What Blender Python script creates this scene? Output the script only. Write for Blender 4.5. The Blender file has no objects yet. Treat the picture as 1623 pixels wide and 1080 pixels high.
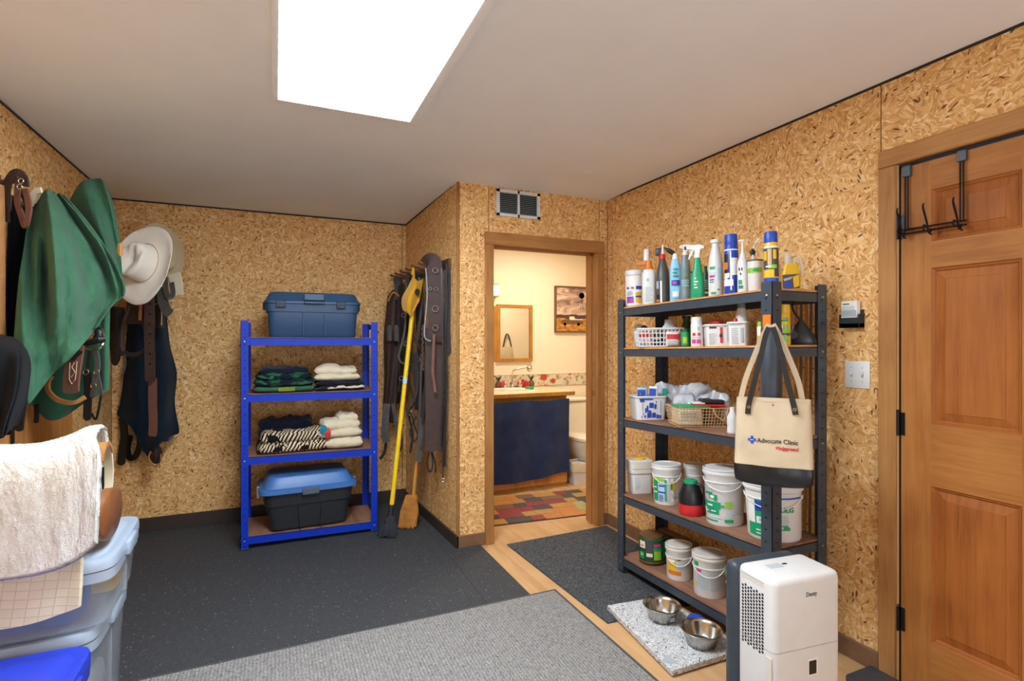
import bpy, bmesh, math, random
from mathutils import Vector, Matrix, noise
R = math.radians
PI = math.pi
random.seed(7)
scn = bpy.context.scene
col = scn.collection

# ------------------------------------------------------------------ camera, world, light, exposure
CX, CY, FPX, CAMH = 811.5, 541.0, 840.0, 1.375
YAW = math.atan2(CX - 436.0, FPX)
cam_d = bpy.data.cameras.new('camera'); cam = bpy.data.objects.new('camera', cam_d); col.objects.link(cam)
cam.location = (0, 0, CAMH); cam.rotation_euler = (PI/2, 0, -YAW)
cam_d.sensor_width = 36; cam_d.lens = 36*FPX/1623; cam_d.shift_y = 1/1623; cam_d.clip_start = .02
scn.camera = cam
w = bpy.data.worlds.new('world'); scn.world = w; w.use_nodes = True
w.node_tree.nodes['Background'].inputs[0].default_value = (.75, .85, 1, 1)
w.node_tree.nodes['Background'].inputs[1].default_value = 1.0
scn.view_settings.view_transform = 'Standard'; scn.view_settings.look = 'None'
scn.view_settings.gamma = 1; scn.view_settings.use_curve_mapping = False
scn.view_settings.exposure = 0.38
PANEL_E = 31.0          # ceiling light panel emission
def area(name, loc, rot, sx, sy, power, colr, spread=180):
    l = bpy.data.lights.new(name, 'AREA'); l.shape = 'RECTANGLE'; l.size = sx; l.size_y = sy
    l.energy = power; l.color = colr; l.spread = R(spread)
    o = bpy.data.objects.new(name, l); col.objects.link(o); o.location = loc; o.rotation_euler = rot
    return o
# fill light added behind the camera at an invented window, tilted up
area('rear_fill', (.62, -1.54, 1.45), (R(118), 0, 0), 2.4, 1.3, 46, (.76, .88, 1.0))
# warm bulbs of the bathroom ceiling lamp
area('bathroom_lamp', (2.35, 4.1, 2.38), (0, 0, 0), .35, .35, 19, (1, .88, .70))

fx, fy = math.sin(YAW), math.cos(YAW); rx, ry = fy, -fx
def ray(px):
    u = (px-CX)/FPX
    return fx+u*rx, fy+u*ry
def P(px, py, t):                                    # point seen at a pixel, t metres deep
    a, b = ray(px)
    return Vector((a*t, b*t, CAMH-t*(py-CY)/FPX))
def onx(px, x):                                      # (y, depth) where the line of sight meets a plane of constant x
    a, b = ray(px); t = x/a
    return b*t, t
VN = Vector((fx, fy, 0)); VR = Vector((rx, ry, 0)); UP = Vector((0, 0, 1))

# ------------------------------------------------------------------ materials
def lin(c):
    c = c/255
    return c/12.92 if c <= .04045 else ((c+.055)/1.055)**2.4
def rgb(h):
    if isinstance(h, str):
        h = h.lstrip('#'); return tuple(lin(int(h[i:i+2], 16)) for i in (0, 2, 4))+(1,)
    return tuple(h)+(1,) if len(h) == 3 else h
class NT:
    def __init__(s, name, rough=.6, metal=0, spec=.5):
        s.m = bpy.data.materials.new(name); s.m.use_nodes = True; s.t = s.m.node_tree
        s.b = s.t.nodes['Principled BSDF']
        s.b.inputs['Roughness'].default_value = rough; s.b.inputs['Metallic'].default_value = metal
        s.b.inputs['Specular IOR Level'].default_value = spec
        s._uv = None
    def n(s, typ, ins=None, **kw):
        nd = s.t.nodes.new(typ)
        for k, v in kw.items(): setattr(nd, k, v)
        for k, v in (ins or {}).items():
            if isinstance(v, tuple) and len(v) == 2 and hasattr(v[0], 'outputs'): s.t.links.new(v[0].outputs[v[1]], nd.inputs[k])
            elif hasattr(v, 'outputs'): s.t.links.new(v.outputs[0], nd.inputs[k])
            else: nd.inputs[k].default_value = v
        return nd
    def uv(s):
        if not s._uv: s._uv = s.n('ShaderNodeTexCoord')
        return (s._uv, 'UV')
    def math(s, op, a, b=0, c=0, clamp=False): return s.n('ShaderNodeMath', {0: a, 1: b, 2: c}, operation=op, use_clamp=clamp)
    def map(s, v, scale=(1, 1, 1), loc=(0, 0, 0), rot=(0, 0, 0)): return s.n('ShaderNodeMapping', {'Vector': v, 'Scale': scale, 'Location': loc, 'Rotation': rot})
    def noise(s, v, scale, detail=3, rough=.5, dist=0): return s.n('ShaderNodeTexNoise', {'Vector': v, 'Scale': scale, 'Detail': detail, 'Roughness': rough, 'Distortion': dist})
    def vor(s, v, scale, feature='F1', rnd=1): return s.n('ShaderNodeTexVoronoi', {'Vector': v, 'Scale': scale, 'Randomness': rnd}, feature=feature)
    def ramp(s, f, stops, interp='LINEAR'):
        r = s.n('ShaderNodeValToRGB', {'Fac': f}); r.color_ramp.interpolation = interp
        e = r.color_ramp.elements
        while len(e) < len(stops): e.new(.5)
        for i, (p, c) in enumerate(stops): e[i].position = p; e[i].color = rgb(c) if not isinstance(c, float) else (c, c, c, 1)
        return r
    def mix(s, f, a, b, mode='MIX'):
        nd = s.n('ShaderNodeMix', data_type='RGBA', blend_type=mode)
        for k, v in ((0, f), (6, a), (7, b)):
            if hasattr(v, 'outputs'): s.t.links.new(v.outputs[2] if v.bl_idname == 'ShaderNodeMix' else v.outputs[0], nd.inputs[k])
            elif isinstance(v, tuple) and hasattr(v[0], 'outputs'): s.t.links.new(v[0].outputs[v[1]], nd.inputs[k])
            else: nd.inputs[k].default_value = v
        return nd
    def col(s, c):
        s.t.links.new(c.outputs[2] if c.bl_idname == 'ShaderNodeMix' else c.outputs[0], s.b.inputs['Base Color'])
    def bump(s, h, strength=.3, dist=.01):
        bn = s.n('ShaderNodeBump', {'Height': h, 'Strength': strength, 'Distance': dist}); s.t.links.new(bn.outputs[0], s.b.inputs['Normal'])
M = {}
def plain(name, c, rough=.5, metal=0, spec=.5, vary=.08, scale=18, bump=0, bscale=200, coat=0):
    if name in M: return M[name]
    k = NT(name, rough, metal, spec); c = rgb(c)
    n = k.noise(k.uv(), scale, 3)
    lo = tuple(x*(1-vary) for x in c[:3])+(1,); hi = tuple(min(1, x*(1+vary)) for x in c[:3])+(1,)
    k.col(k.ramp((n, 0), [(.3, lo), (.7, hi)]))
    if bump: k.bump(k.noise(k.uv(), bscale, 3), bump, .004)
    if coat: k.b.inputs['Coat Weight'].default_value = coat
    M[name] = k.m; return k.m
def cloth(name, c, rough=.95, bump=.5, bscale=450, vary=.12, sheen=.3):
    if name in M: return M[name]
    k = NT(name, rough, 0, .15); c = rgb(c)
    n = k.noise(k.uv(), 9, 5, .65)
    k.col(k.ramp((n, 0), [(.3, tuple(x*(1-vary) for x in c[:3])), (.7, tuple(min(1, x*(1+vary)) for x in c[:3]))]))
    k.bump(k.noise(k.uv(), bscale, 4, .7), bump, .004)
    k.b.inputs['Sheen Weight'].default_value = sheen
    M[name] = k.m; return k.m
def osb(name, seed=0, tint=1.0, rot=False):
    k = NT(name, .62, 0, .3)
    base = k.map(k.uv(), loc=(seed*3.17, seed*5.3, 0))
    wn = k.noise(base, 7, 2)
    wp = k.n('ShaderNodeVectorMath', {0: (wn, 1), 1: (-.5, -.5, -.5)}, operation='ADD')
    ws = k.n('ShaderNodeVectorMath', {0: wp, 'Scale': .07}, operation='SCALE')
    wv = k.n('ShaderNodeVectorMath', {0: base, 1: ws}, operation='ADD')
    def layer(cell, off, sx, sy):
        o = k.map(wv, loc=(off, off*.7, 0))
        v = k.vor(o, cell)
        sep = k.n('ShaderNodeSeparateColor', {0: (v, 'Color')})
        ang = k.math('MULTIPLY', (sep, 0), 6.283)
        rt = k.n('ShaderNodeVectorRotate', {'Vector': o, 'Angle': ang}, rotation_type='Z_AXIS')
        m = k.map(rt, scale=(sx, sy, 1))
        s = k.vor(m, 1.0)
        sc = k.n('ShaderNodeSeparateColor', {0: (s, 'Color')})
        gr = k.noise(k.map(rt, scale=(sx*1.2, sy*5, 1)), 1, 2)
        return sc, sep, s, gr
    a = layer(15, 0, 16, 62); b = layer(22, 4.3, 24, 95); c_ = layer(36, 9.1, 30, 150)
    pick = k.math('GREATER_THAN', (b[0], 1), .45)
    va = k.mix(pick, (a[0], 0), (b[0], 0))
    pick2 = k.math('GREATER_THAN', (c_[1], 1), .62)
    vb = k.mix(pick2, va, (c_[0], 0))
    g = k.mix(pick, (a[3], 0), (b[3], 0))
    val = k.math('MULTIPLY_ADD', (g, 2), .42, k.math('MULTIPLY', (vb, 2), .62))
    T = tint
    def q(r_, g_, b_): return (lin(r_)*T, lin(g_)*T, lin(b_)*T)
    rc = k.ramp(val, [(.08, q(146, 92, 42)), (.2, q(196, 138, 76)), (.42, q(222, 168, 102)), (.66, q(234, 188, 124)), (.9, q(250, 222, 172))])
    # dark chips
    ch = layer(9, 2.2, 40, 130)
    chm = k.math('GREATER_THAN', (ch[0], 2), .955)
    ns = k.math('LESS_THAN', (ch[2], 'Distance'), .42)
    m2 = k.math('MULTIPLY', chm, ns)
    out = k.mix(k.math('MULTIPLY', m2, .85), rc, rgb('#4a2410'))
    k.col(out)
    hsum = k.math('ADD', (vb, 2), k.math('MULTIPLY', m2, -.8))
    k.bump(hsum, .35, .004)
    M[name] = k.m; return k.m
def wood(name, c1, c2, c3, vert=True, scale=1, rough=.45, bump=.08):
    k = NT(name, rough+.1, 0, .22)
    sc = (26*scale, 1.6*scale, 1) if vert else (1.6*scale, 26*scale, 1)
    m = k.map(k.uv(), scale=sc)
    n = k.noise(m, 1.5, 6, .6, .6)
    m2 = k.map(k.uv(), scale=(sc[0]*7, sc[1]*4, 1)); n2 = k.noise(m2, 1, 2)
    big = k.noise(k.uv(), 3.5, 2)
    v = k.math('MULTIPLY_ADD', (n2, 0), .18, k.math('MULTIPLY_ADD', (big, 0), .45, k.math('MULTIPLY', (n, 0), .5)))
    k.col(k.ramp(v, [(.38, c1), (.55, c2), (.75, c3)]))
    k.bump(n, bump, .002)
    M[name] = k.m; return k.m
osb('osb_a', 1); osb('osb_b', 2); osb('osb_c', 3)
wood('door_v', '#8a5628', '#a56b34', '#b57c42'); wood('door_h', '#8a5628', '#a56b34', '#b57c42', False)
wood('door_panel_wood', '#7c461c', '#9c5b28', '#ad6a30')
wood('trim_v', '#8f6033', '#a97643', '#bb8850'); wood('trim_h', '#8f6033', '#a97643', '#bb8850', False)
wood('plank_wood', '#a8692e', '#c48444', '#d79c5c', True, .8)
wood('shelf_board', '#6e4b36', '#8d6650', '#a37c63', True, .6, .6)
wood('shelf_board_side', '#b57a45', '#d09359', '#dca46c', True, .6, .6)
wood('floor_wood', '#b08558', '#c79c6c', '#d4ad7f', True, .35, .45)
wood('oak', '#8a5a20', '#a9742e', '#c08a3e'); wood('peg_wood', '#4c3020', '#6b4830', '#7c5638')
wood('broom_wood', '#a8682a', '#c4843a', '#d69a50')
plain('ceiling_paint', '#f4f4f4', .9, vary=.015, scale=4)
plain('bath_paint', '#ecdcc2', .8, vary=.02, scale=4)
plain('base_dark', '#3b3029', .5); plain('base_brown', '#7d5c42', .55, vary=.12)
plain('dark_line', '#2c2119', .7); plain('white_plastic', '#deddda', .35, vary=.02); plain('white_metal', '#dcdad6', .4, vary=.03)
plain('frame_white', '#f4f4f4', .6, vary=.01); plain('warm_white', '#ddd6ca', .4, vary=.02)
plain('blue_steel', '#0833b4', .42, vary=.06, spec=.3); plain('gray_steel', '#3b434c', .42, vary=.12, spec=.5, bump=.05)
plain('bolt', '#b9b6b0', .3, .9); plain('hole', '#0b0c10', .8); plain('hole_pale', '#8d8a86', .6)
plain('navy_plastic', '#26476a', .42, vary=.05, bump=.08, bscale=500); plain('navy_dark', '#142a42', .5)
plain('black_plastic', '#22252a', .5, vary=.1, bump=.08, bscale=500); plain('lid_blue', '#3f71b0', .4, vary=.05)
plain('latch_gray', '#5d6b78', .35, .3)
plain('porcelain', '#efe5d2', .12, vary=.01); plain('counter', '#e2cda2', .3, vary=.05)
plain('steel', '#b6b2aa', .22, 1, vary=.06); plain('chrome', '#d8d4cc', .1, 1, vary=.02); plain('black_metal', '#1b1b1d', .35, .5)
plain('brass', '#a8885a', .35, .9)
cloth('green_wool', '#3a664b', bump=.8, bscale=240, vary=.2, sheen=.12); cloth('green_dark', '#1f4a33', vary=.15)
cloth('navy_wool', '#15222f', vary=.2, sheen=.05); cloth('navy_cloth', '#161c2c', vary=.25, sheen=.1); cloth('black_cloth', '#16171a', vary=.2)
cloth('cream_cloth', '#ddd0b4', vary=.06); cloth('canvas', '#cdb99a', bump=.3, bscale=900, vary=.04, sheen=.1); cloth('purple_cloth', '#4a2850')
cloth('hat_felt', '#ece3d3', bump=.2, bscale=300, vary=.04); cloth('khaki_hat', '#bba583', vary=.06)
cloth('curtain_blue', '#243258', vary=.25); cloth('yellow_cloth', '#e2a81c', vary=.1); cloth('quilt', '#d5c3a0', vary=.06)
cloth('teal_cloth', '#1f7f92'); cloth('olive_cloth', '#7c8a35'); cloth('pad_dark', '#131418', vary=.25, sheen=.03)
plain('leather_brown', '#3d2a24', .68, vary=.2, bump=.15, bscale=120); plain('leather_dark', '#241c1a', .68, vary=.25, bump=.15, bscale=120)
plain('leather_tan', '#a5713b', .68, vary=.15); plain('leather_black', '#1a1a1c', .35, vary=.2, bump=.1); plain('leather_red', '#6b4436', .68, vary=.15, bump=.15)
plain('leather_gray', '#4c4844', .6, vary=.2, bump=.1); plain('stitch', '#cdb892', .7)
plain('yellow_pole', '#f2cb16', .35, vary=.04); plain('bristle', '#2d3136', .9, vary=.2); plain('straw', '#b3772f', .9, vary=.25)
for n_, c_ in dict(red='#c8262b', orange='#d97a22', yellow='#e8b81a', green='#1d9a5b', lime='#8fc03a', darkgreen='#24502e', blue='#1f47b0',
                   skyblue='#8cc6e4', pink='#c93a86', magenta='#b8449c', black='#1a1b1e', gray='#7f8b8f', darkgray='#4a4a49', white='#eceae6', tan='#c9a878',
                   brown='#6d4a30', printgray='#a9b4ba', paleblue='#b9d3e0', teal='#1a8a74', emerald='#0f9c69', tealgray='#6d8a86', purple='#5a4aa8', cream='#ece0c8').items():
    plain('c_'+n_, c_, .38, vary=.05)
def special():
    # rubber mat with pale flecks
    k = NT('rubber', .75, 0, .3); v = k.vor(k.uv(), 70); sp = k.n('ShaderNodeSeparateColor', {0: (v, 'Color')})
    f = k.math('MULTIPLY', k.math('LESS_THAN', (v, 'Distance'), .24), k.math('GREATER_THAN', (sp, 0), .9))
    nn = k.noise(k.uv(), 300, 3, .7); bb = k.ramp((nn, 0), [(.35, '#2b2c2e'), (.7, '#48494c')])
    v2 = k.noise(k.map(k.uv(), scale=(1, 1, 1)), 60, 4, .8, 3.0)
    worm = k.ramp((v2, 0), [(.52, 0.0), (.62, .5)])
    b2 = k.mix(worm, bb, rgb('#66686b'))
    k.col(k.mix(k.math('MULTIPLY', f, .55), b2, rgb('#a4a49e'))); k.bump(nn, .4, .002); M['rubber'] = k.m
    # second mat: woven dark gray
    k = NT('mat_gray', .95, 0, .1); nn = k.noise(k.uv(), 75, 4, .8, 2.5); k.col(k.ramp((nn, 0), [(.36, '#28292b'), (.5, '#46484b'), (.64, '#86888a')])); k.bump(nn, .8, .004); M['mat_gray'] = k.m
    # ribbed light gray rug
    k = NT('rug_gray', .98, 0, .05)
    nn = k.noise(k.map(k.uv(), scale=(1.8, 1, 1)), 62, 3, .7, 2.0); wv = k.n('ShaderNodeTexWave', {'Vector': k.uv(), 'Scale': 22, 'Distortion': 1.2, 'Detail': 2, 'Detail Scale': 8}, wave_type='BANDS', bands_direction='X')
    hh = k.math('MULTIPLY_ADD', (wv, 0), .09, (nn, 0)); k.col(k.ramp(hh, [(.36, '#64615f'), (.54, '#8f8c89'), (.72, '#b4b1ad')])); k.bump(hh, .9, .006); M['rug_gray'] = k.m
    # foam mat printed with gray squiggles
    k = NT('squiggle', .6, 0, .3); nn = k.noise(k.uv(), 26, 2, .5, 1.8)
    a = k.math('ABSOLUTE', k.math('SUBTRACT', k.math('FRACT', k.math('MULTIPLY', (nn, 0), 7)), .5))
    k.col(k.ramp(a, [(.09, '#66666a'), (.2, '#dcdcdc')])); k.bump(a, .2, .002); M['squiggle'] = k.m
    # fleece
    k = NT('fleece', .98, 0, .05); nn = k.noise(k.uv(), 120, 5, .75, 1.2); n2 = k.noise(k.uv(), 9, 3)
    k.col(k.ramp(k.math('MULTIPLY_ADD', (n2, 0), .5, k.math('MULTIPLY', (nn, 0), .6)), [(.36, '#dbd0bf'), (.5, '#ece6da'), (.62, '#f7f4ee')])); k.bump(nn, .9, .008); k.b.inputs['Sheen Weight'].default_value = .4; M['fleece'] = k.m
    # quilted canvas
    k = NT('quilt_grid', .95, 0, .1)
    br = k.n('ShaderNodeTexBrick', {'Vector': k.map(k.uv(), rot=(0, 0, .12)), 'Color1': rgb('#ded2b4'), 'Color2': rgb('#e4d9be'), 'Mortar': rgb('#d2c5a8'), 'Scale': 30, 'Mortar Size': .06, 'Mortar Smooth': 1.0, 'Brick Width': 1, 'Row Height': .8}, offset=0)
    k.col(br); k.bump(k.math('SUBTRACT', 1, (br, 'Fac')), .35, .006); M['quilt_grid'] = k.m
    # woven zigzag blanket
    k = NT('zigzag', .95, 0, .1); m = k.map(k.uv(), scale=(1, 1, 1), rot=(0, 0, .5))
    w1 = k.n('ShaderNodeTexWave', {'Vector': m, 'Scale': 15, 'Distortion': 5, 'Detail': 0, 'Detail Scale': .5}, wave_type='BANDS', wave_profile='TRI')
    w2 = k.noise(k.map(k.uv(), loc=(4.2, 1, 0)), 7, 1)
    f = k.math('GREATER_THAN', (w1, 'Fac'), .48); blk = k.math('GREATER_THAN', (w2, 0), .56)
    k.col(k.mix(blk, k.mix(f, rgb('#1c1715'), rgb('#d6c3a4')), rgb('#1a1718'))); k.bump(k.noise(k.uv(), 300), .5, .003); M['zigzag'] = k.m
    k = NT('green_navy', .95, 0, .1); nn = k.noise(k.map(k.uv(), scale=(1, 2.2, 1)), 9, 2, .5, .8)
    k.col(k.ramp((nn, 0), [(.40, '#2f5f42'), (.46, '#1f4030'), (.52, '#171c2e')])); k.bump(k.noise(k.uv(), 300), .5, .003); M['green_navy'] = k.m
    # light panel diffuser
    k = NT('diffuser', .5); k.b.inputs['Emission Color'].default_value = (.79, .895, 1, 1); k.b.inputs['Emission Strength'].default_value = PANEL_E; M['diffuser'] = k.m
    k = NT('warm_bulb', .5); k.b.inputs['Emission Color'].default_value = (1, .8, .5, 1); k.b.inputs['Emission Strength'].default_value = 5; M['warm_bulb'] = k.m
    k = NT('fill_glow', .5); k.b.inputs['Emission Color'].default_value = (.9, .95, 1, 1); k.b.inputs['Emission Strength'].default_value = .25; M['fill_glow'] = k.m  # faint glow of the made-up window behind the camera
    k = NT('mirror_glass', .03, 1); k.b.inputs['Base Color'].default_value = (.86, .87, .85, 1); M['mirror_glass'] = k.m
    # translucent bins
    for nm, c, al in (('clear_bin', '#c8d2da', .24), ('clear_lid', '#b7c6d8', .86), ('blue_bin', '#2e55b8', .9), ('clear_cap', '#e8e2d4', .55), ('bag_film', '#c9ccd0', .8)):
        k = NT(nm, .28, 0, .5); c = rgb(c); n_ = k.noise(k.uv(), 12, 3)
        k.col(k.ramp((n_, 0), [(.3, tuple(x*.93 for x in c[:3])), (.7, c)])); k.b.inputs['Alpha'].default_value = al; M[nm] = k.m
    plain('royal_lid', '#2b40c4', .35, vary=.04)
    # painting: pale sky, dark hills, ochre field
    k = NT('picture_print', .5); sx = k.n('ShaderNodeSeparateXYZ', {0: k.uv()}); n_ = k.noise(k.map(k.uv(), scale=(3, 9, 1), rot=(0, 0, -.4)), 1.6, 5, .6, 1)
    sky = k.ramp((n_, 0), [(.35, '#7d5f58'), (.5, '#b99a88'), (.66, '#e6d2bc')])
    fld = k.ramp((k.noise(k.map(k.uv(), scale=(20, 30, 1)), 1, 3), 0), [(.35, '#8e5a1e'), (.6, '#cc9238')])
    hz = k.math('MULTIPLY_ADD', (n_, 0), .05, (sx, 1)); c1 = k.mix(k.math('GREATER_THAN', hz, 1.685), rgb('#4b3438'), sky)
    k.col(k.mix(k.math('GREATER_THAN', hz, 1.645), fld, c1)); M['picture_print'] = k.m
    # tiled border with fruit and flowers
    k = NT('border_print', .4); v = k.vor(k.uv(), 9); sp = k.n('ShaderNodeSeparateColor', {0: (v, 'Color')})
    v2 = k.vor(k.uv(), 34); sp2 = k.n('ShaderNodeSeparateColor', {0: (v2, 'Color')})
    b0 = k.ramp((sp2, 0), [(.0, '#d8cdb4'), (.55, '#cfc2a6'), (.7, '#9c9a6a'), (.85, '#d9a77c'), (1, '#b8a184')], 'CONSTANT')
    fr = k.math('MULTIPLY', k.math('LESS_THAN', (v, 'Distance'), .36), k.math('GREATER_THAN', (sp, 1), .35)); k.col(k.mix(fr, b0, k.ramp((sp, 0), [(0, '#b9443a'), (.5, '#c9655a'), (.8, '#7a3a4e')], 'CONSTANT'))); M['border_print'] = k.m
special()

# ------------------------------------------------------------------ mesh helpers
class MB:
    def __init__(s): s.v = []; s.f = []; s.mi = []
    def add(s, vs, fs, mi=0):
        o = len(s.v); s.v += [Vector(v) for v in vs]; s.f += [[i+o for i in f] for f in fs]; s.mi += [mi]*len(fs); return s
    def box(s, x0, x1, y0, y1, z0, z1, bev=0, seg=2, mi=0):
        vs = [(x0, y0, z0), (x1, y0, z0), (x1, y1, z0), (x0, y1, z0), (x0, y0, z1), (x1, y0, z1), (x1, y1, z1), (x0, y1, z1)]
        fs = [(0, 3, 2, 1), (4, 5, 6, 7), (0, 1, 5, 4), (1, 2, 6, 5), (2, 3, 7, 6), (3, 0, 4, 7)]
        if not bev: return s.add(vs, fs, mi)
        bm = bmesh.new(); bv = [bm.verts.new(v) for v in vs]
        for f in fs: bm.faces.new([bv[i] for i in f])
        bmesh.ops.bevel(bm, geom=list(bm.edges), offset=bev, segments=seg, profile=.5, affect='EDGES')
        bm.verts.index_update(); s.add([v.co.copy() for v in bm.verts], [[v.index for v in f.verts] for f in bm.faces], mi); bm.free(); return s
    def lathe(s, prof, cx=0, cy=0, seg=28, mi=0, axis='z', base=(0, 0, 0)):
        n = len(prof); vs = []; B = Vector(base)
        for r, z in prof:
            for i in range(seg):
                a = 2*PI*i/seg; p = (cx+r*math.cos(a), cy+r*math.sin(a), z)
                if axis == 'x': p = (z, cx+r*math.cos(a), cy+r*math.sin(a))
                if axis == 'y': p = (cx+r*math.cos(a), z, cy+r*math.sin(a))
                vs.append(B+Vector(p))
        fs = [(j*seg+i, j*seg+(i+1) % seg, (j+1)*seg+(i+1) % seg, (j+1)*seg+i) for j in range(n-1) for i in range(seg)]
        if prof[0][0] > 1e-5: fs.append(list(range(seg))[::-1])
        if prof[-1][0] > 1e-5: fs.append([(n-1)*seg+i for i in range(seg)])
        return s.add(vs, fs, mi)
    def tube(s, pts, r, seg=8, mi=0, closed=False):
        pts = [Vector(p) for p in pts]; n = len(pts); rr = r if isinstance(r, (list, tuple)) else [r]*n; vs = []
        for i, p in enumerate(pts):
            if closed: t = pts[(i+1) % n]-pts[i-1]
            else: t = pts[min(i+1, n-1)]-pts[max(i-1, 0)]
            t = t.normalized() if t.length else Vector((0, 0, 1))
            ref = Vector((0, 0, 1)) if abs(t.z) < .9 else Vector((1, 0, 0))
            a = t.cross(ref).normalized(); b = t.cross(a)
            for k in range(seg): an = 2*PI*k/seg; vs.append(p+a*rr[i]*math.cos(an)+b*rr[i]*math.sin(an))
        m = n if closed else n-1
        fs = [(i*seg+k, ((i+1) % n)*seg+k, ((i+1) % n)*seg+(k+1) % seg, i*seg+(k+1) % seg) for i in range(m) for k in range(seg)]
        if not closed: fs += [list(range(seg)), [(n-1)*seg+k for k in range(seg)][::-1]]
        return s.add(vs, fs, mi)
    def ribbon(s, pts, width, th, nrm=None, mi=0):
        pts = [Vector(p) for p in pts]; n = len(pts); ww = width if isinstance(width, (list, tuple)) else [width]*n; vs = []
        N0 = nrm if nrm is not None else VN
        for i, p in enumerate(pts):
            t = (pts[min(i+1, n-1)]-pts[max(i-1, 0)]).normalized(); N = N0
            if abs(t.dot(N)) > .95: N = UP
            sd = t.cross(N).normalized(); nn = sd.cross(t).normalized()
            for a, b in ((-1, -1), (1, -1), (1, 1), (-1, 1)): vs.append(p+sd*a*ww[i]/2+nn*b*th/2)
        fs = [(i*4+k, i*4+(k+1) % 4, (i+1)*4+(k+1) % 4, (i+1)*4+k) for i in range(n-1) for k in range(4)]
        fs += [(3, 2, 1, 0), tuple((n-1)*4+k for k in range(4))]
        return s.add(vs, fs, mi)
    def loft(s, secs, seg=32, mi=0, cap=True, ex=2.0):
        """sections (z, hx, hy[, cx, cy[, exponent]]) joined bottom to top"""
        vs = []
        for q in secs:
            z, hx, hy = q[:3]; cx, cy = (q[3], q[4]) if len(q) > 4 else (0, 0); e = q[5] if len(q) > 5 else ex
            for i in range(seg):
                a = 2*PI*i/seg; c, d = math.cos(a), math.sin(a)
                vs.append((cx+hx*math.copysign(abs(c)**(2/e), c), cy+hy*math.copysign(abs(d)**(2/e), d), z))
        n = len(secs)
        fs = [(j*seg+i, j*seg+(i+1) % seg, (j+1)*seg+(i+1) % seg, (j+1)*seg+i) for j in range(n-1) for i in range(seg)]
        if cap: fs += [list(range(seg))[::-1], [(n-1)*seg+i for i in range(seg)]]
        return s.add(vs, fs, mi)
    def prism(s, poly, y0, y1, mi=0, plane='xz'):
        n = len(poly)
        def q(p, d): return (p[0], d, p[1]) if plane == 'xz' else ((d, p[0], p[1]) if plane == 'yz' else (p[0], p[1], d))
        vs = [q(p, y0) for p in poly]+[q(p, y1) for p in poly]
        return s.add(vs, [list(range(n)), [n+i for i in range(n)][::-1]]+[(i, i+n, (i+1) % n+n, (i+1) % n) for i in range(n)], mi)
    def sheet(s, fn, nx, ny, th, nrm, mi=0):
        """closed thin sheet: fn(u,v)->point, thickness th along nrm"""
        vs = [fn(i/nx, j/ny) for j in range(ny+1) for i in range(nx+1)]; m = len(vs); W = nx+1
        vs += [v+nrm*th for v in vs]
        fs = []
        for j in range(ny):
            for i in range(nx):
                a = j*W+i; fs.append((a, a+1, a+1+W, a+W)); fs.append((a+m, a+W+m, a+1+W+m, a+1+m))
        for i in range(nx): fs.append((i+1, i, i+m, i+1+m)); b = ny*W+i; fs.append((b, b+1, b+1+m, b+m))
        for j in range(ny): a = j*W; fs.append((a, a+W, a+W+m, a+m)); b = j*W+nx; fs.append((b+W, b, b+m, b+W+m))
        return s.add(vs, fs, mi)
    def disp(s, fn):
        s.v = [fn(v) for v in s.v]; return s
MAT = {}
def obj(name, mb, mats, parent=None, smooth=True, ang=38, kind=None, world=False):
    me = bpy.data.meshes.new(name); me.from_pydata([tuple(v) for v in mb.v], [], mb.f)
    if not isinstance(mats, (list, tuple)): mats = [mats]
    for m in mats: me.materials.append(M[m] if isinstance(m, str) else m)
    if len(mats) > 1: me.polygons.foreach_set('material_index', mb.mi)
    uvl = me.uv_layers.new(name='uv'); uvs = [0.0]*(2*len(me.loops)); vs = me.vertices
    for p in me.polygons:
        nx, ny, nz = abs(p.normal.x), abs(p.normal.y), abs(p.normal.z)
        for li, vi in zip(p.loop_indices, p.vertices):
            c = vs[vi].co
            if nz >= nx and nz >= ny: u, v = c.x, c.y
            elif nx >= ny: u, v = c.y, c.z
            else: u, v = c.x, c.z
            uvs[2*li] = u; uvs[2*li+1] = v
    uvl.data.foreach_set('uv', uvs)
    if smooth:
        me.polygons.foreach_set('use_smooth', [True]*len(me.polygons)); me.set_sharp_from_angle(angle=R(ang))
    o = bpy.data.objects.new(name, me); col.objects.link(o)
    if parent is not None:
        o.parent = parent
        if world: o.matrix_parent_inverse = MAT.get(parent.name, Matrix()).inverted()
    if kind is None and name in ('label', 'lettering', 'small_print'): kind = 'stuff'
    if kind: o['kind'] = kind
    return o
def thing(name, label, cat, loc=(0, 0, 0), rz=0, group=None, kind=None):
    o = bpy.data.objects.new(name, None); o.empty_display_size = .05; col.objects.link(o); o.location = loc; o.rotation_euler = (0, 0, rz)
    if kind: o['kind'] = kind
    if label: o['label'] = label
    if cat: o['category'] = cat
    if group: o['group'] = group
    MAT[o.name] = Matrix.Translation(Vector(loc)) @ Matrix.Rotation(rz, 4, 'Z')
    return o
def tag(o, label, cat, group=None):
    o['label'] = label; o['category'] = cat
    if group: o['group'] = group
    return o
def struct(name, mb, m, parent=None, smooth=False): return obj(name, mb, m, parent, smooth, kind=None if parent else 'structure')
def sroot(name): return thing(name, None, None, kind='structure')
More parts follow.
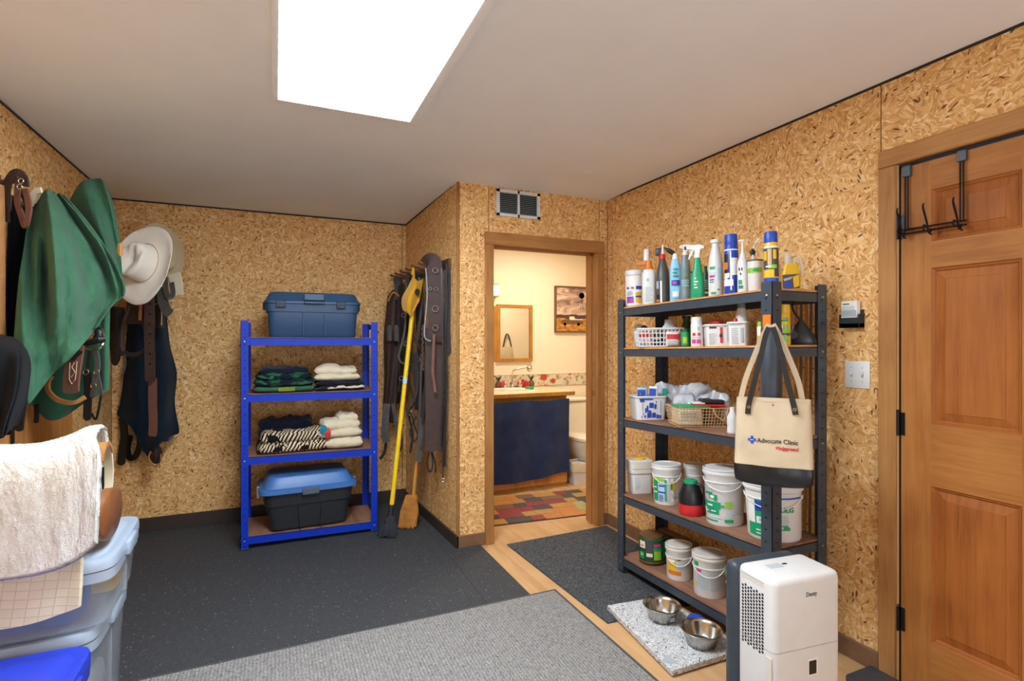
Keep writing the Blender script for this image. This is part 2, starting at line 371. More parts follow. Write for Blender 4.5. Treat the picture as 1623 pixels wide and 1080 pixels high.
def text(body, size, bold=0, shear=0, sx=1):
    cu = bpy.data.curves.new('t', 'FONT'); cu.body = body; cu.size = size; cu.offset = bold; cu.shear = shear; cu.align_x = 'CENTER'; cu.resolution_u = 3
    o = bpy.data.objects.new('t', cu); col.objects.link(o); dg = bpy.context.evaluated_depsgraph_get()
    me = bpy.data.meshes.new_from_object(o.evaluated_get(dg)); vs = [(v.co.x*sx, v.co.y) for v in me.vertices]; fs = [list(p.vertices) for p in me.polygons]
    bpy.data.objects.remove(o); bpy.data.curves.remove(cu); bpy.data.meshes.remove(me); return vs, fs
def cat_rom(p, t):
    n = len(p)-1; x = t*n; i = min(int(x), n-1); f = x-i
    a = p[max(i-1, 0)]; b = p[i]; c = p[i+1]; d = p[min(i+2, n)]
    return (b*2+(c-a)*f+(a*2-b*5+c*4-d)*f*f+(b*3-a-c*3+d)*f*f*f)*.5
def spline(pts, n=24):
    pts = [Vector(p) for p in pts]; return [cat_rom(pts, i/n) for i in range(n+1)]
def grid_patch(rows, fold=None):
    """smooth surface through rows of (px,py,depth); fold(u,v) moves the cloth along the line of sight"""
    G = [[c if isinstance(c, Vector) else P(*c) for c in r] for r in rows]
    def fn(u, v):
        p = cat_rom([cat_rom(r, u) for r in G], v)
        if fold: p = p+Vector((p.x, p.y, 0)).normalized()*fold(u, v)
        return p
    return fn
def fbm(x, y, s=0): return noise.fractal(Vector((x, y, s)), 1.0, 2.0, 4)
def px_pts(l): return [P(*q) for q in l]

# ------------------------------------------------------------------ the room shell
XL, XR, YF, YD, YB = -1.05, 2.285, 4.55, 3.35, -1.6
HR = 2.43
def ceil_z(x, y):
    a = min(1, max(0, (x-XL)/2.1)); b = min(1, max(0, (4.55-y)/1.2)); return 2.382+.06*a*b
mb = MB(); xs = [XL-.1+i*(3.9/26) for i in range(27)]; ys = [YB-.1+j*(6.35/30) for j in range(31)]
LX0, LX1, LY0, LY1 = .012, .600, 1.33, 2.56
mb.add([(x, y, ceil_z(x, y)) for y in ys for x in xs]+[(x, y, 2.62) for y in ys for x in xs],
       [(j*27+i, (j+1)*27+i, (j+1)*27+i+1, j*27+i+1) for j in range(30) for i in range(26)] + [(810+j*27+i+27, 810+j*27+i+27+1, 810+j*27+i+1, 810+j*27+i)[::-1] for j in range(30) for i in range(26)])
mb.f = [f for f in mb.f if not (all(mb.v[i].x > 2.33 for i in f) and all(mb.v[i].y > 3.5 for i in f))]; mb.mi = [0]*len(mb.f)
struct('ceiling', mb, 'ceiling_paint', smooth=True)
struct('floor', MB().box(-1.2, 3.5, -1.75, 5.15, -.12, 0), 'floor_wood')
def wall_panels(root, axis, c, th, spans, z0, z1, mats, gap=.0025):
    """OSB sheets as parts; axis x: sheet on plane x=c spanning y; th signed"""
    for i, s in enumerate(spans):
        a, b = s[0]+gap, s[1]-gap; za, zb = (s[2], s[3]) if len(s) > 2 else (z0, z1)
        m = MB(); lo, hi = min(c, c+th), max(c, c+th)
        if axis == 'x': m.box(lo, hi, a, b, za, zb)
        else: m.box(a, b, lo, hi, za, zb)
        obj('panel', m, mats[i % len(mats)], root, False)
OS = ['osb_a', 'osb_b', 'osb_c']
r_ = struct('wall_left', MB().box(XL-.12, XL-.012, YB, YF+.1, 0, 2.45), 'base_dark')
wall_panels(r_, 'x', XL, -.011, [(-1.6, -.3), (-.3, .92), (.92, 2.66), (2.66, 3.88), (3.88, YF)], 0, 2.44, OS)
for i in range(11):                                  # vertical boards low on the left wall
    y0 = 2.02+i*.155
    obj('plank', MB().box(XL, XL+.014+.004*(i % 2), y0, y0+.148, .02, 1.24, .003, 1), 'plank_wood', r_, False)
r_ = struct('wall_back', MB().box(XL-.1, 1.2, YF+.012, YF+.12, 0, 2.45), 'base_dark')
wall_panels(r_, 'y', YF, .011, [(XL, 1.0), (1.0, 1.16)], 0, 2.44, OS[1:])
# projecting wall between the alcove and the bathroom (slightly splayed)
JX0, JX1 = 1.105, 1.03
def jx(y): return JX0+(JX1-JX0)*(y-YD)/(YF-YD)
m = MB(); m.prism([(jx(YD)+.012, YD+.012), (1.25, YD+.012), (1.25, YF+.05), (jx(YF)+.012, YF+.05)], 0, 2.45, plane='xy')
r_ = struct('wall_middle', m, 'base_dark')
for i, (a, b) in enumerate([(YD, 3.93), (3.93, YF)]):
    obj('panel', MB().prism([(jx(a+.002), a+.0 if i == 0 else a+.004), (jx(a)+.0115, a if i == 0 else a+.004), (jx(b)+.0115, b), (jx(b), b)], 0, 2.44, plane='xy'), OS[(i+2) % 3], r_, False)
# wall with the bathroom doorway
DX0, DX1, DH = 1.355, 2.18, 2.03
m = MB(); m.box(JX0+.012, DX0-.02, YD+.012, YD+.11, 0, 2.45); m.box(DX1+.02, XR+.02, YD+.012, YD+.11, 0, 2.45); m.box(DX0-.02, DX1+.02, YD+.012, YD+.11, DH+.02, 2.45)
r_ = struct('wall_doorway', m, 'base_dark')
wall_panels(r_, 'y', YD, .0115, [(JX0-.001, 1.325, 0, 2.44), (1.325, DX1+.03, DH+.03, 2.44), (DX1+.03, XR, 0, 2.44)], 0, 2.44, ['osb_c', 'osb_a', 'osb_b'])
# right wall with the panelled door
r_ = struct('wall_right', MB().box(XR+.012, XR+.15, YB, .47, 0, 2.45).box(XR+.012, XR+.15, 1.32, YD+.13, 0, 2.45).box(XR+.012, XR+.15, .47, 1.32, 2.09, 2.45), 'base_dark')
wall_panels(r_, 'x', XR, .0115, [(-1.6, -.6, 0, 2.44), (-.6, .46, 0, 2.44), (.46, 1.377, 2.1, 2.44), (1.377, 2.6, 0, 2.44), (2.6, 3.28, 0, 2.44), (3.28, YD, 0, 2.44)], 0, 2.44, ['osb_b', 'osb_a', 'osb_b', 'osb_a', 'osb_c', 'osb_b'])
# unseen wall behind the camera; its window is made up for fill light
m = MB(); m.box(XL-.1, -.65, YB-.12, YB, 0, 2.45).box(1.9, XR+.15, YB-.12, YB, 0, 2.45).box(-.65, 1.9, YB-.12, YB, 0, .75).box(-.65, 1.9, YB-.12, YB, 2.15, 2.45)
struct('wall_front', m, 'osb_a')
wr = sroot('fill_window_1')
obj('fill_window_frame', MB().box(-.65, -.6, YB-.1, YB+.02, .75, 2.15).box(1.85, 1.9, YB-.1, YB+.02, .75, 2.15).box(-.65, 1.9, YB-.1, YB+.02, .75, .8).box(-.65, 1.9, YB-.1, YB+.02, 2.1, 2.15).box(.6, .64, YB-.09, YB+.0, .8, 2.1), 'white_metal', wr)
obj('pane', MB().box(-.6, 1.85, YB-.08, YB-.07, .8, 2.1), 'fill_glow', wr, False)  # glowing sheet added out of view for fill
# dark lines under the ceiling
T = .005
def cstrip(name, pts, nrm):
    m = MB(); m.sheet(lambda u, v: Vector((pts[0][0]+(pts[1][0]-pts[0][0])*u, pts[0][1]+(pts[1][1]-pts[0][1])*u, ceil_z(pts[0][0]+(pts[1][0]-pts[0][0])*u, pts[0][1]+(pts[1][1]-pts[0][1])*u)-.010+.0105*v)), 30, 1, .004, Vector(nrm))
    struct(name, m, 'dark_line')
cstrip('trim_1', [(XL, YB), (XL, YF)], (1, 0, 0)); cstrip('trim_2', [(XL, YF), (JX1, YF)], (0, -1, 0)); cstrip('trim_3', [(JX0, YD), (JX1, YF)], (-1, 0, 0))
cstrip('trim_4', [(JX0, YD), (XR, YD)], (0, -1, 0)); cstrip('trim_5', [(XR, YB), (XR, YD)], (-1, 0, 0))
struct('trim_6', MB().box(JX0-.006, JX0+.006, YD-.006, YD+.01, 0, 2.44), 'trim_v')
# baseboards
BH = .085
struct('baseboard_left', MB().box(XL, XL+.02, YB, YF, 0, BH, .003, 1), 'base_dark')
struct('baseboard_back', MB().box(XL, JX1, YF-.014, YF, 0, BH+.02, .003, 1), 'base_dark')
struct('baseboard_middle', MB().prism([(jx(YD)-.014, YD-.014), (jx(YD), YD-.014), (jx(YF), YF), (jx(YF)-.014, YF)], 0, BH, plane='xy'), 'base_dark')
struct('baseboard_doorway', MB().box(JX0-.012, 1.295, YD-.014, YD, 0, BH, .003, 1).box(2.245, XR-.013, YD-.014, YD, 0, BH, .003, 1), 'base_brown')
struct('baseboard_right', MB().box(XR-.013, XR, 1.38, YD, 0, BH, .003, 1), 'base_brown')
# bathroom doorway casing
tr = sroot('trim_7')
for a, b in ((DX0-.062, DX0), (DX1, DX1+.062)): obj('casing', MB().box(a, b, YD-.022, YD, 0, DH+.001, .004, 1), 'trim_v', tr)
obj('casing', MB().prism([(DX0-.062, DH), (DX0, DH), (DX1, DH), (DX1+.062, DH), (DX1+.062, DH+.085), (DX0-.062, DH+.085)], YD-.024, YD), 'trim_h', tr)
for a, b in ((DX0-.02, DX0), (DX1, DX1+.02)): obj('jamb', MB().box(a, b, YD, YD+.135, 0, DH), 'trim_v', tr)
obj('jamb', MB().box(DX0-.02, DX1+.02, YD, YD+.135, DH, DH+.02), 'trim_h', tr)
obj('door_stop', MB().box(DX1-.012, DX1, YD+.045, YD+.085, 0, DH).box(DX0, DX0+.012, YD+.045, YD+.085, 0, DH).box(DX0, DX1, YD+.045, YD+.085, DH-.012, DH), 'trim_v', tr)
for z in (1.21, 1.13, .99): obj('strike_plate', MB().box(DX1-.003, DX1, YD+.012, YD+.036, z-.02, z+.02, .001, 1), 'brass', tr)
for z in (1.16,): obj('strike_plate', MB().box(DX1+.015, DX1+.035, YD-.0255, YD-.022, z-.035, z+.035, .001, 1), 'brass', tr)
# bathroom shell
struct('wall_bathroom_back', MB().box(1.2, 3.5, 4.98, 5.1, 0, 2.5), 'bath_paint')
struct('wall_bathroom_left', MB().box(1.25, 1.29, YD+.12, 4.98, 0, 2.5), 'bath_paint')
struct('wall_bathroom_right', MB().box(3.35, 3.45, YD+.12, 4.98, 0, 2.5), 'bath_paint')
struct('wall_bathroom_front', MB().box(1.29, DX0-.02, YD+.115, YD+.13, 0, 2.5).box(DX1+.02, 3.35, YD+.115, YD+.13, 0, 2.5).box(DX0-.02, DX1+.02, YD+.115, YD+.13, DH+.02, 2.5).box(2.42, 3.35, YD, YD+.115, 0, 2.5), 'bath_paint')
struct('ceiling_bathroom', MB().box(1.26, 3.45, YD+.13, 5.0, 2.44, 2.5), 'bath_paint')

# room door: six raised panels
D = sroot('door_1'); dy1, dy0, dtop = 1.302, .492, 2.066; xf = XR+.004
P1 = (1.196, .925); P2 = (.868, .597)
rows_ = [(1.757, 1.955), (1.057, 1.655), (.222, .82)]
def dbox(a, b, z0, z1): return MB().box(xf, xf+.035, a, b, z0, z1)
obj('stile', dbox(P1[0], dy1, .01, dtop), 'door_v', D, False); obj('stile', dbox(dy0, P2[1], .01, dtop), 'door_v', D, False)
obj('mullion', dbox(P2[0], P1[1], .01, dtop), 'door_v', D, False)
for z0, z1 in ((.01, .222), (.82, 1.057), (1.655, 1.757), (1.955, dtop)):
    for a, b in ((P1[1], P1[0]), (P2[1], P2[0])): obj('rail', dbox(a, b, z0, z1), 'door_h', D, False)
for pa, pb in (P1, P2):
    for z0, z1 in rows_:
        a, b = pb, pa
        def ring(i, x): return [(x, a+i, z0+i), (x, b-i, z0+i), (x, b-i, z1-i), (x, a+i, z1-i)]
        L = [ring(0, xf), ring(.006, xf+.007), ring(.009, xf+.007), ring(.013, xf+.013), ring(.016, xf+.0145), ring(.045, xf+.006), ring(.047, xf+.0035), ring(.05, xf+.0035)]
        vs = [v for l in L for v in l]; fs = [(4*j+k, 4*j+(k+1) % 4, 4*j+4+(k+1) % 4, 4*j+4+k) for j in range(len(L)-1) for k in range(4)]+[[4*(len(L)-1)+k for k in range(4)]]
        m = MB().add(vs, fs); m.box(xf+.02, xf+.033, a, b, z0, z1)
        obj('raised_panel', m, 'door_panel_wood', D, False)
for z in (1.83, 1.045, .265):
    h = obj('hinge', MB().lathe([(.0075, z-.048), (.0075, z+.048)], xf-.012, 1.3085, 12).lathe([(.009, z+.048), (.004, z+.056)], xf-.012, 1.3085, 12).box(xf-.006, xf-.001, 1.287, 1.31, z-.045, z+.045), 'black_metal', D)
tr = sroot('trim_8')
obj('casing', MB().box(XR-.02, XR, 1.309, 1.377, 0, 2.081, .003, 1), 'trim_v', tr)
obj('casing', MB().box(XR-.02, XR, .415, .483, 0, 2.081, .003, 1), 'trim_v', tr)
obj('casing', MB().box(XR-.021, XR, .415, 1.377, 2.081, 2.152, .003, 1), 'trim_h', tr)
obj('jamb', MB().box(XR, XR+.12, 1.308, 1.325, 0, 2.075).box(XR, XR+.12, .47, .484, 0, 2.075).box(XR, XR+.12, .47, 1.325, 2.075, 2.095), 'dark_line', tr)
obj('jamb_edge', MB().box(XR-.010, XR-.0005, 1.307, 1.309, 0, 2.079), 'c_tan', tr)

# ------------------------------------------------------------------ ceiling lights
def troffer(x0, x1, y0, y1, z, label):
    t = thing('ceiling_light', label, 'light', ((x0+x1)/2, (y0+y1)/2, z))
    hx, hy, w = (x1-x0)/2, (y1-y0)/2, .024
    m = MB()
    O = [(-hx, -hy), (hx, -hy), (hx, hy), (-hx, hy)]; I = [(-hx+w, -hy+.014), (hx-w-.012, -hy+.014), (hx-w-.012, hy-.014), (-hx+w, hy-.014)]
    vs = [(a, b, .04) for a, b in O]+[(a, b, -.006) for a, b in O]+[(a*.996, b*.998, -.008) for a, b in O]+[(a, b, -.008) for a, b in I]+[(a, b, .04) for a, b in I]
    m.add(vs, [(4*r_+k, 4*r_+(k+1) % 4, 4*r_+4+(k+1) % 4, 4*r_+4+k) for r_ in range(4) for k in range(4)])
    obj('frame', m, 'frame_white', t, False); obj('diffuser', MB().box(-hx+w, hx-w-.012, -hy+.014, hy-.014, -.0085, .03), 'diffuser', t, False)
    return t
troffer(-.012, .607, 1.2, 2.46, 2.405, 'large rectangular white panel light glowing in the ceiling')

# vent grille above the bathroom doorway
v = thing('vent_grille', 'white two-part air vent grille above the bathroom doorway', 'vent', (1.544, YD-.001, 2.325))
m = MB(); hx, hz = .168, .0925
for a in ((-hx, hx, -.012, 0, hz-.022, hz), (-hx, hx, -.012, 0, -hz, -hz+.022), (-hx, -hx+.026, -.012, 0, -hz, hz), (hx-.026, hx, -.012, 0, -hz, hz), (-.009, .009, -.012, 0, -hz, hz)): m.box(*a, .002, 1)
obj('frame', m, 'white_metal', v); obj('backing', MB().box(-hx+.02, hx-.02, -.002, -.0005, -hz+.02, hz-.02), 'hole', v, False)
for sx in (-1, 1):
    for i in range(11):
        z = -hz+.03+i*.0128; x0, x1 = (-hx+.026, -.009) if sx < 0 else (.009, hx-.026)
        obj('slat', MB().add([(x0, -.009, z-.002), (x1, -.009, z-.002), (x1, -.003, z+.004), (x0, -.003, z+.004), (x0, -.009, z-.0032), (x1, -.009, z-.0032), (x1, -.003, z+.0028), (x0, -.003, z+.0028)], [(0, 1, 2, 3), (7, 6, 5, 4), (0, 4, 5, 1), (1, 5, 6, 2), (2, 6, 7, 3), (3, 7, 4, 0)]), 'c_gray', v, False)
for sx in (-1, 1): obj('screw', MB().lathe([(.004, -.002), (.003, .0)], sx*(hx-.012), 0, 10, axis='y', base=(0, -.013, 0)), 'bolt', v)

# ------------------------------------------------------------------ floor coverings
tag(obj('rubber_mat', MB().box(XL+.022, JX1-.02, 2.3, YF-.016, 0.0005, .009, .002, 1).prism([(JX1-.02, 2.3), (1.256, 2.3), (1.256, YD-.016), (jx(YD)-.016, YD-.016), (jx(YF)-.016, YF-.016), (JX1-.02, YF-.016)], .0005, .009, plane='xy'), 'rubber', smooth=False), 'black speckled rubber mat covering the far half of the floor', 'mat')
def rug_fn(x0, x1, y0, y1, z): return MB().box(x0, x1, y0, y1, z, z+.008, .003, 1)
t = thing('area_rug', 'light gray ribbed rug in the near foreground floor', 'rug', (.3, 1.2, .0))
obj('pile', MB().box(-.8, 1.1, -2.3, 1.345, .0095, .019, .003, 1), 'rug_gray', t)
obj('binding', MB().box(1.085, 1.1, -2.3, 1.35, .0095, .021, .003, 1).box(-.8, 1.1, 1.338, 1.35, .0095, .021, .003, 1), 'c_darkgray', t)
tag(obj('floor_mat', MB().add([(1.425, 3.27, 0), (2.24, 3.30, 0), (2.24, 2.12, 0), (1.475, 2.16, 0), (1.425, 3.27, .008), (2.24, 3.30, .008), (2.24, 2.12, .008), (1.475, 2.16, .008)], [(0, 1, 2, 3), (7, 6, 5, 4), (0, 4, 5, 1), (1, 5, 6, 2), (2, 6, 7, 3), (3, 7, 4, 0)]), 'mat_gray', smooth=False), 'dark gray woven mat in front of the bathroom doorway, under the gray rack', 'mat')

# ------------------------------------------------------------------ steel racks
def ang_post(x, y, sx, sy, w, h, th=.0025, zb=0):
    """L-shaped upright: corner at x,y, flanges pointing sx, sy"""
    m = MB(); m.box(min(x, x+sx*w), max(x, x+sx*w), min(y, y+sy*th), max(y, y+sy*th), zb, h); m.box(min(x, x+sx*th), max(x, x+sx*th), min(y, y+sy*w), max(y, y+sy*w), zb, h)
    return m
def rack(root, x0, x1, y0, y1, h, w, shelves, steel, board, bh, hole, boardmat_side=None, tilt_axis='y'):
    """shelves: list of (z at y0 or x0 end, z at the other end)"""
    for cx, sx in ((x0, 1), (x1, -1)):
        for cy, sy in ((y0, 1), (y1, -1)):
            zb = .0092 if cy > 2 else .0004; p = obj('post', ang_post(cx, cy, sx, sy, w, h, zb=zb), steel, root, False)
            m = MB(); n = int(h/.0508)
            for i in range(n):
                z = .03+i*.0508
                for e in (-1, 1):
                    a = cx+sx*w*.55; m.lathe([(.0038, cy-sy*.0006), (.0038, cy+sy*.0031)], a, z, 8, axis='y')
                    m2 = cy+sy*w*.55; m.lathe([(.0038, cx-sx*.0006), (.0038, cx+sx*.0031)], m2, z, 8, axis='x')
            obj('hole', m, hole, p, False, kind='stuff')
            f = MB().box(min(cx-sx*.002, cx+sx*(w+.003)), max(cx-sx*.002, cx+sx*(w+.003)), min(cy-sy*.002, cy+sy*(w+.003)), max(cy-sy*.002, cy+sy*(w+.003)), zb, zb+.012, .002, 1)
            obj('foot', f, 'black_plastic', p, False)
    out = []
    for za, zb in shelves:
        def zz(x, y, za=za, zb=zb): return (za+(zb-za)*((y-y0)/(y1-y0))) if tilt_axis == 'y' else (za+(zb-za)*((x-x0)/(x1-x0)))
        def slab(a, b, c, d, t0, t1): 
            m = MB(); P4 = [(a, c), (b, c), (b, d), (a, d)]
            m.add([(x, y, zz(x, y)+t0) for x, y in P4]+[(x, y, zz(x, y)+t1) for x, y in P4], [(0, 3, 2, 1), (4, 5, 6, 7), (0, 1, 5, 4), (1, 2, 6, 5), (2, 3, 7, 6), (3, 0, 4, 7)]); return m
        e = .0045
        for nm, q in (('front_beam', (x0+e, x0+e+.003, y0+.004, y1-.004)), ('back_beam', (x1-e-.003, x1-e, y0+.004, y1-.004)), ('end_beam', (x0+.004, x1-.004, y0+e, y0+e+.003)), ('end_beam', (x0+.004, x1-.004, y1-e-.003, y1-e))):
            b = slab(*q, -bh, 0)
            if nm.endswith('beam'):
                k = slab(q[0]-(0 if nm != 'back_beam' else .014), q[1]+(.014 if nm == 'front_beam' else 0), q[2]-(.0 if q[2] != y1-e-.003 else .014), q[3]+(.014 if q[3] == y0+e+.003 else 0), -.003, 0); b.add(k.v, k.f)
            obj(nm, b, steel, root, False)
        ix = e+.0035
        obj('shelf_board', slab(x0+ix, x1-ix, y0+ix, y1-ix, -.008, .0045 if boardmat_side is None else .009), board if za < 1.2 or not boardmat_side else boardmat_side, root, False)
        for bx, by, ax, d in ((x0, y0+w*.5, 'x', -1), (x0, y1-w*.5, 'x', -1), (x0+w*.5, y0, 'y', -1), (x1-w*.5, y0, 'y', -1), (x1-w*.5, y1, 'y', 1), (x0+w*.5, y1, 'y', 1)):
            z = zz(bx, by)-bh*.5; m = MB()
            if ax == 'x': m.lathe([(.0055, 0), (.005, d*.0025), (.002, d*.004)], by, z, 10, axis='x', base=(bx, 0, 0))
            else: m.lathe([(.0055, 0), (.005, d*.0025), (.002, d*.004)], bx, z, 10, axis='y', base=(0, by, 0))
            obj('bolt', m, 'bolt', root)
        out.append(zz)
    return out
GX0, GX1, GY0, GY1 = 1.87, 2.205, 1.556, 2.635
g = thing('shelving_rack', 'tall dark gray steel shelving rack with five board shelves against the right wall', 'shelf')
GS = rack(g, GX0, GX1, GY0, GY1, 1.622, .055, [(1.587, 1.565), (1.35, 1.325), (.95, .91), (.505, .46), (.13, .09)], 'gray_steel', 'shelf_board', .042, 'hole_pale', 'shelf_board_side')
m = MB().lathe([(.041, 1.02), (.041, 1.425), (.0395, 1.43), (.0395, 1.02)], GX0+.022, GY0+.022, 32).lathe([(.0418, 1.30), (.0418, 1.303)], GX0+.022, GY0+.022, 32)
obj('post_sleeve', m, 'gray_steel', g); obj('hook', MB().tube(spline([(1.905, 1.5135, 1.40), (1.905, 1.498, 1.405), (1.905, 1.488, 1.425), (1.905, 1.488, 1.44)], 8), .004).box(1.9, 1.91, 1.512, 1.556, 1.40, 1.408), 'gray_steel', g); obj('hook_pad', MB().box(1.861, 1.8695, 1.559, 1.597, 1.425, 1.485, .002, 1), 'c_orange', g)
BX0, BX1, BY0, BY1 = -.205, .672, 3.865, 4.285
g = thing('shelving_rack', 'royal blue steel shelving rack with four shelves at the back wall', 'shelf')
BS = rack(g, BX0, BX1, BY0, BY1, 1.51, .046, [(1.397, 1.395), (1.024, 1.019), (.614, .606), (.094, .082)], 'blue_steel', 'shelf_board', .05, 'hole', None, 'x')
obj('top_tie', MB().box(BX1-.006, BX1-.0035, BY0+.03, BY1-.03, 1.462, 1.5).box(BX0+.0035, BX0+.006, BY0+.03, BY1-.03, 1.462, 1.5), 'blue_steel', g, False)

# ------------------------------------------------------------------ storage totes on the blue rack
def hx_box(secs, ex=9, seg=44): return MB().loft(secs, seg, ex=ex)
z0 = BS[0](0, 0)+.006
cx, cy = .245, 4.065
t = thing('storage_tote', 'navy blue lidded plastic storage trunk on top of the blue rack', 'storage box', (cx, cy, z0), 0)
m = hx_box([(0, .275, .165), (.01, .282, .172), (.17, .292, .18), (.172, .302, .19), (.21, .304, .192), (.225, .305, .193)], 12); obj('tub', m, 'navy_plastic', t)
m = hx_box([(.226, .306, .194), (.228, .316, .203), (.243, .316, .203), (.248, .308, .196), (.255, .302, .19), (.292, .286, .176), (.304, .276, .166), (.307, .26, .15)], 10); obj('lid', m, 'navy_plastic', t)
for sx in (-.21, .175): l = obj('latch', MB().box(sx-.03, sx+.03, -.211, -.2, .196, .246, .003, 1).box(sx-.02, sx+.02, -.214, -.208, .2, .222, .002, 1), 'navy_dark', t)
obj('carry_handle', MB().box(-.065, .065, -.212, -.2, .25, .296, .004, 1).box(-.065, .065, -.222, -.2, .226, .244, .004, 1), 'navy_plastic', t)
for sx in (-.07, .07): obj('rib', MB().box(sx-.004, sx+.004, -.19, -.17, .01, .2, .002, 1), 'navy_plastic', t)
for sx in (-1, 1): obj('grip', MB().box(sx*.31-.012, sx*.31+.012, -.06, .06, .19, .24, .004, 1), 'navy_dark', t)
z0 = BS[3](0, 0)+.009
t = thing('storage_tote', 'black plastic storage tote with a medium blue lid on the bottom of the blue rack', 'storage box', (.21, 4.045, z0), R(3))
m = hx_box([(0, .235, .15), (.012, .25, .165), (.17, .272, .178), (.172, .282, .187), (.255, .288, .192)], 9); obj('tub', m, 'black_plastic', t)
m = hx_box([(.256, .292, .196), (.258, .318, .215), (.282, .316, .214), (.288, .306, .206), (.29, .29, .19), (.345, .262, .168), (.358, .252, .158), (.362, .23, .14)], 8); obj('lid', m, 'lid_blue', t)
obj('latch', MB().box(-.055, .055, -.226, -.205, .24, .285, .004, 1), 'latch_gray', t)
for sx in (-.065, .065): obj('rib', MB().prism([(sx-.002, .0), (sx+.002, .0), (sx*1.2+.002, .255), (sx*1.2-.002, .255)], -.197, -.14), 'black_plastic', t)
for sx in (-1, 1): obj('latch', MB().box(sx*.318-.012, sx*.318+.012, -.05, .05, .205, .29, .004, 1), 'bolt', t)

# folded cloths
def folded(name, label, cat, x, y, z, layers, mats, rz=0, seed=0, group=None):
    """layers: (z0, z1, half width, half depth, dx, dy, material)"""
    t = thing(name, label, cat, (x, y, z), rz, group)
    for i, (a, b, hx, hy, dx, dy, mt) in enumerate(layers):
        m = MB(); n = 26; seg = 28; vs = []
        for j in range(n+1):
            u = -1+2*j/n; k = (1-abs(u)**7)**.35 if abs(u) < 1 else 0.0
            for s_ in range(seg):
                an = 2*PI*s_/seg; c, d = math.cos(an), math.sin(an); e = 3.2
                yy = hy*math.copysign(abs(c)**(2/e), c)*(.93+.07*k); zz = (b-a)/2*math.copysign(abs(d)**(2/2.4), d)*max(k, .02)
                vs.append(Vector((dx+u*hx, dy+yy, (a+b)/2+zz)))
        fs = [(j*seg+s_, j*seg+(s_+1) % seg, (j+1)*seg+(s_+1) % seg, (j+1)*seg+s_) for j in range(n) for s_ in range(seg)]+[list(range(seg))[::-1], [n*seg+s_ for s_ in range(seg)]]
        m.add(vs, fs)
        def dp(v):
            q = fbm(v.x*8+i*3, v.y*7+v.z*9, seed+i); q2 = fbm(v.x*24, v.y*6+v.z*40, seed+i+9)
            up = (v.z-a)/(b-a); return Vector((v.x+q*.008, v.y-abs(q2)*.008+q*.008, max(v.z+(q*.022+q2*.010)*min(1, max(0, up)), a if i else 0)))
        m.disp(dp); obj(['fold', 'fold'][0], m, mt, t, ang=70)
    return t
y_ = 4.03
folded('folded_blanket', 'green and navy folded fleece blanket on the second shelf of the blue rack, left', 'blanket', .055, 4.0, BS[1](0, 0)+.006,
       [(0, .05, .19, .125, 0, 0, 'green_wool'), (.035, .095, .188, .128, .0, -.005, 'green_navy'), (.078, .135, .175, .12, .0, .0, 'green_navy'), (.115, .172, .15, .115, -.0, .015, 'navy_cloth')], None, R(2), 3)
obj('label_patch', MB().box(-.04, .065, -.131, -.125, .008, .036, .003, 1), 'olive_cloth', bpy.data.objects['folded_blanket'])
folded('folded_blanket', 'cream folded blanket with scrunched edge, on top of the navy one on the second shelf', 'blanket', .41, 4.02, BS[1](.4, 0)+.072, [(0, .055, .155, .11, 0, 0, 'cream_cloth'), (.04, .105, .145, .105, -.01, .01, 'cream_cloth')], None, R(-4), 5)
folded('folded_blanket', 'navy and pale gray folded blanket under the cream one on the blue rack', 'blanket', .425, 4.02, BS[1](.4, 0)+.006, [(0, .032, .165, .115, 0, 0, 'navy_cloth'), (.008, .03, .13, .118, .03, -.006, 'cream_cloth'), (.03, .068, .165, .11, .0, 0, 'navy_cloth')], None, R(3), 8)
folded('folded_blanket', 'black and cream patterned woven blanket folded on the third shelf of the blue rack', 'blanket', .115, 3.985, BS[2](.1, 0)+.006,
       [(0, .075, .225, .10, 0, 0, 'zigzag'), (.062, .15, .21, .095, .0, .0, 'zigzag')], None, R(2), 11)
folded('folded_blanket', 'dark navy folded blanket behind the patterned one on the blue rack', 'blanket', .07, 4.17, BS[2](.1, 0)+.006,
       [(0, .09, .19, .075, 0, 0, 'navy_cloth'), (.07, .16, .185, .075, .0, .0, 'navy_cloth'), (.13, .215, .18, .075, .0, -.01, 'navy_cloth')], None, 0, 14)
tq = folded('folded_blanket', 'cream folded canvas with a teal and red motif on the third shelf', 'blanket', .415, 4.0, BS[2](.4, 0)+.083,
       [(0, .07, .15, .11, 0, 0, 'cream_cloth'), (.05, .13, .13, .10, .01, .01, 'cream_cloth'), (.1, .165, .07, .08, .06, .02, 'cream_cloth')], None, R(4), 17)
obj('motif', MB().loft([(-.118, .02, .03), (-.114, .018, .028)], 16), 'teal_cloth', tq).rotation_euler = (0, 0, 0)
bpy.data.objects.remove(bpy.data.objects['motif'])
for nm, sx, sz, w_, h_, mt in (('teal_motif', -.118, .07, .024, .034, 'teal_cloth'), ('red_motif', -.09, .045, .02, .038, 'c_red')):
    obj(nm, MB().sheet(lambda u, v: Vector((sx+w_*(u-.5)*2*math.sqrt(max(0, 1-(2*v-1)**2)+.05), -.124+.01*(abs(v-.5)), sz+h_*(v-.5)*2)), 6, 8, .006, Vector((0, 1, 0))), mt, tq)
folded('folded_blanket', 'cream folded blanket rolled at the bottom right of the third shelf on the blue rack', 'blanket', .445, 4.0, BS[2](.4, 0)+.006, [(0, .08, .13, .115, 0, 0, 'cream_cloth')], None, R(1), 21)

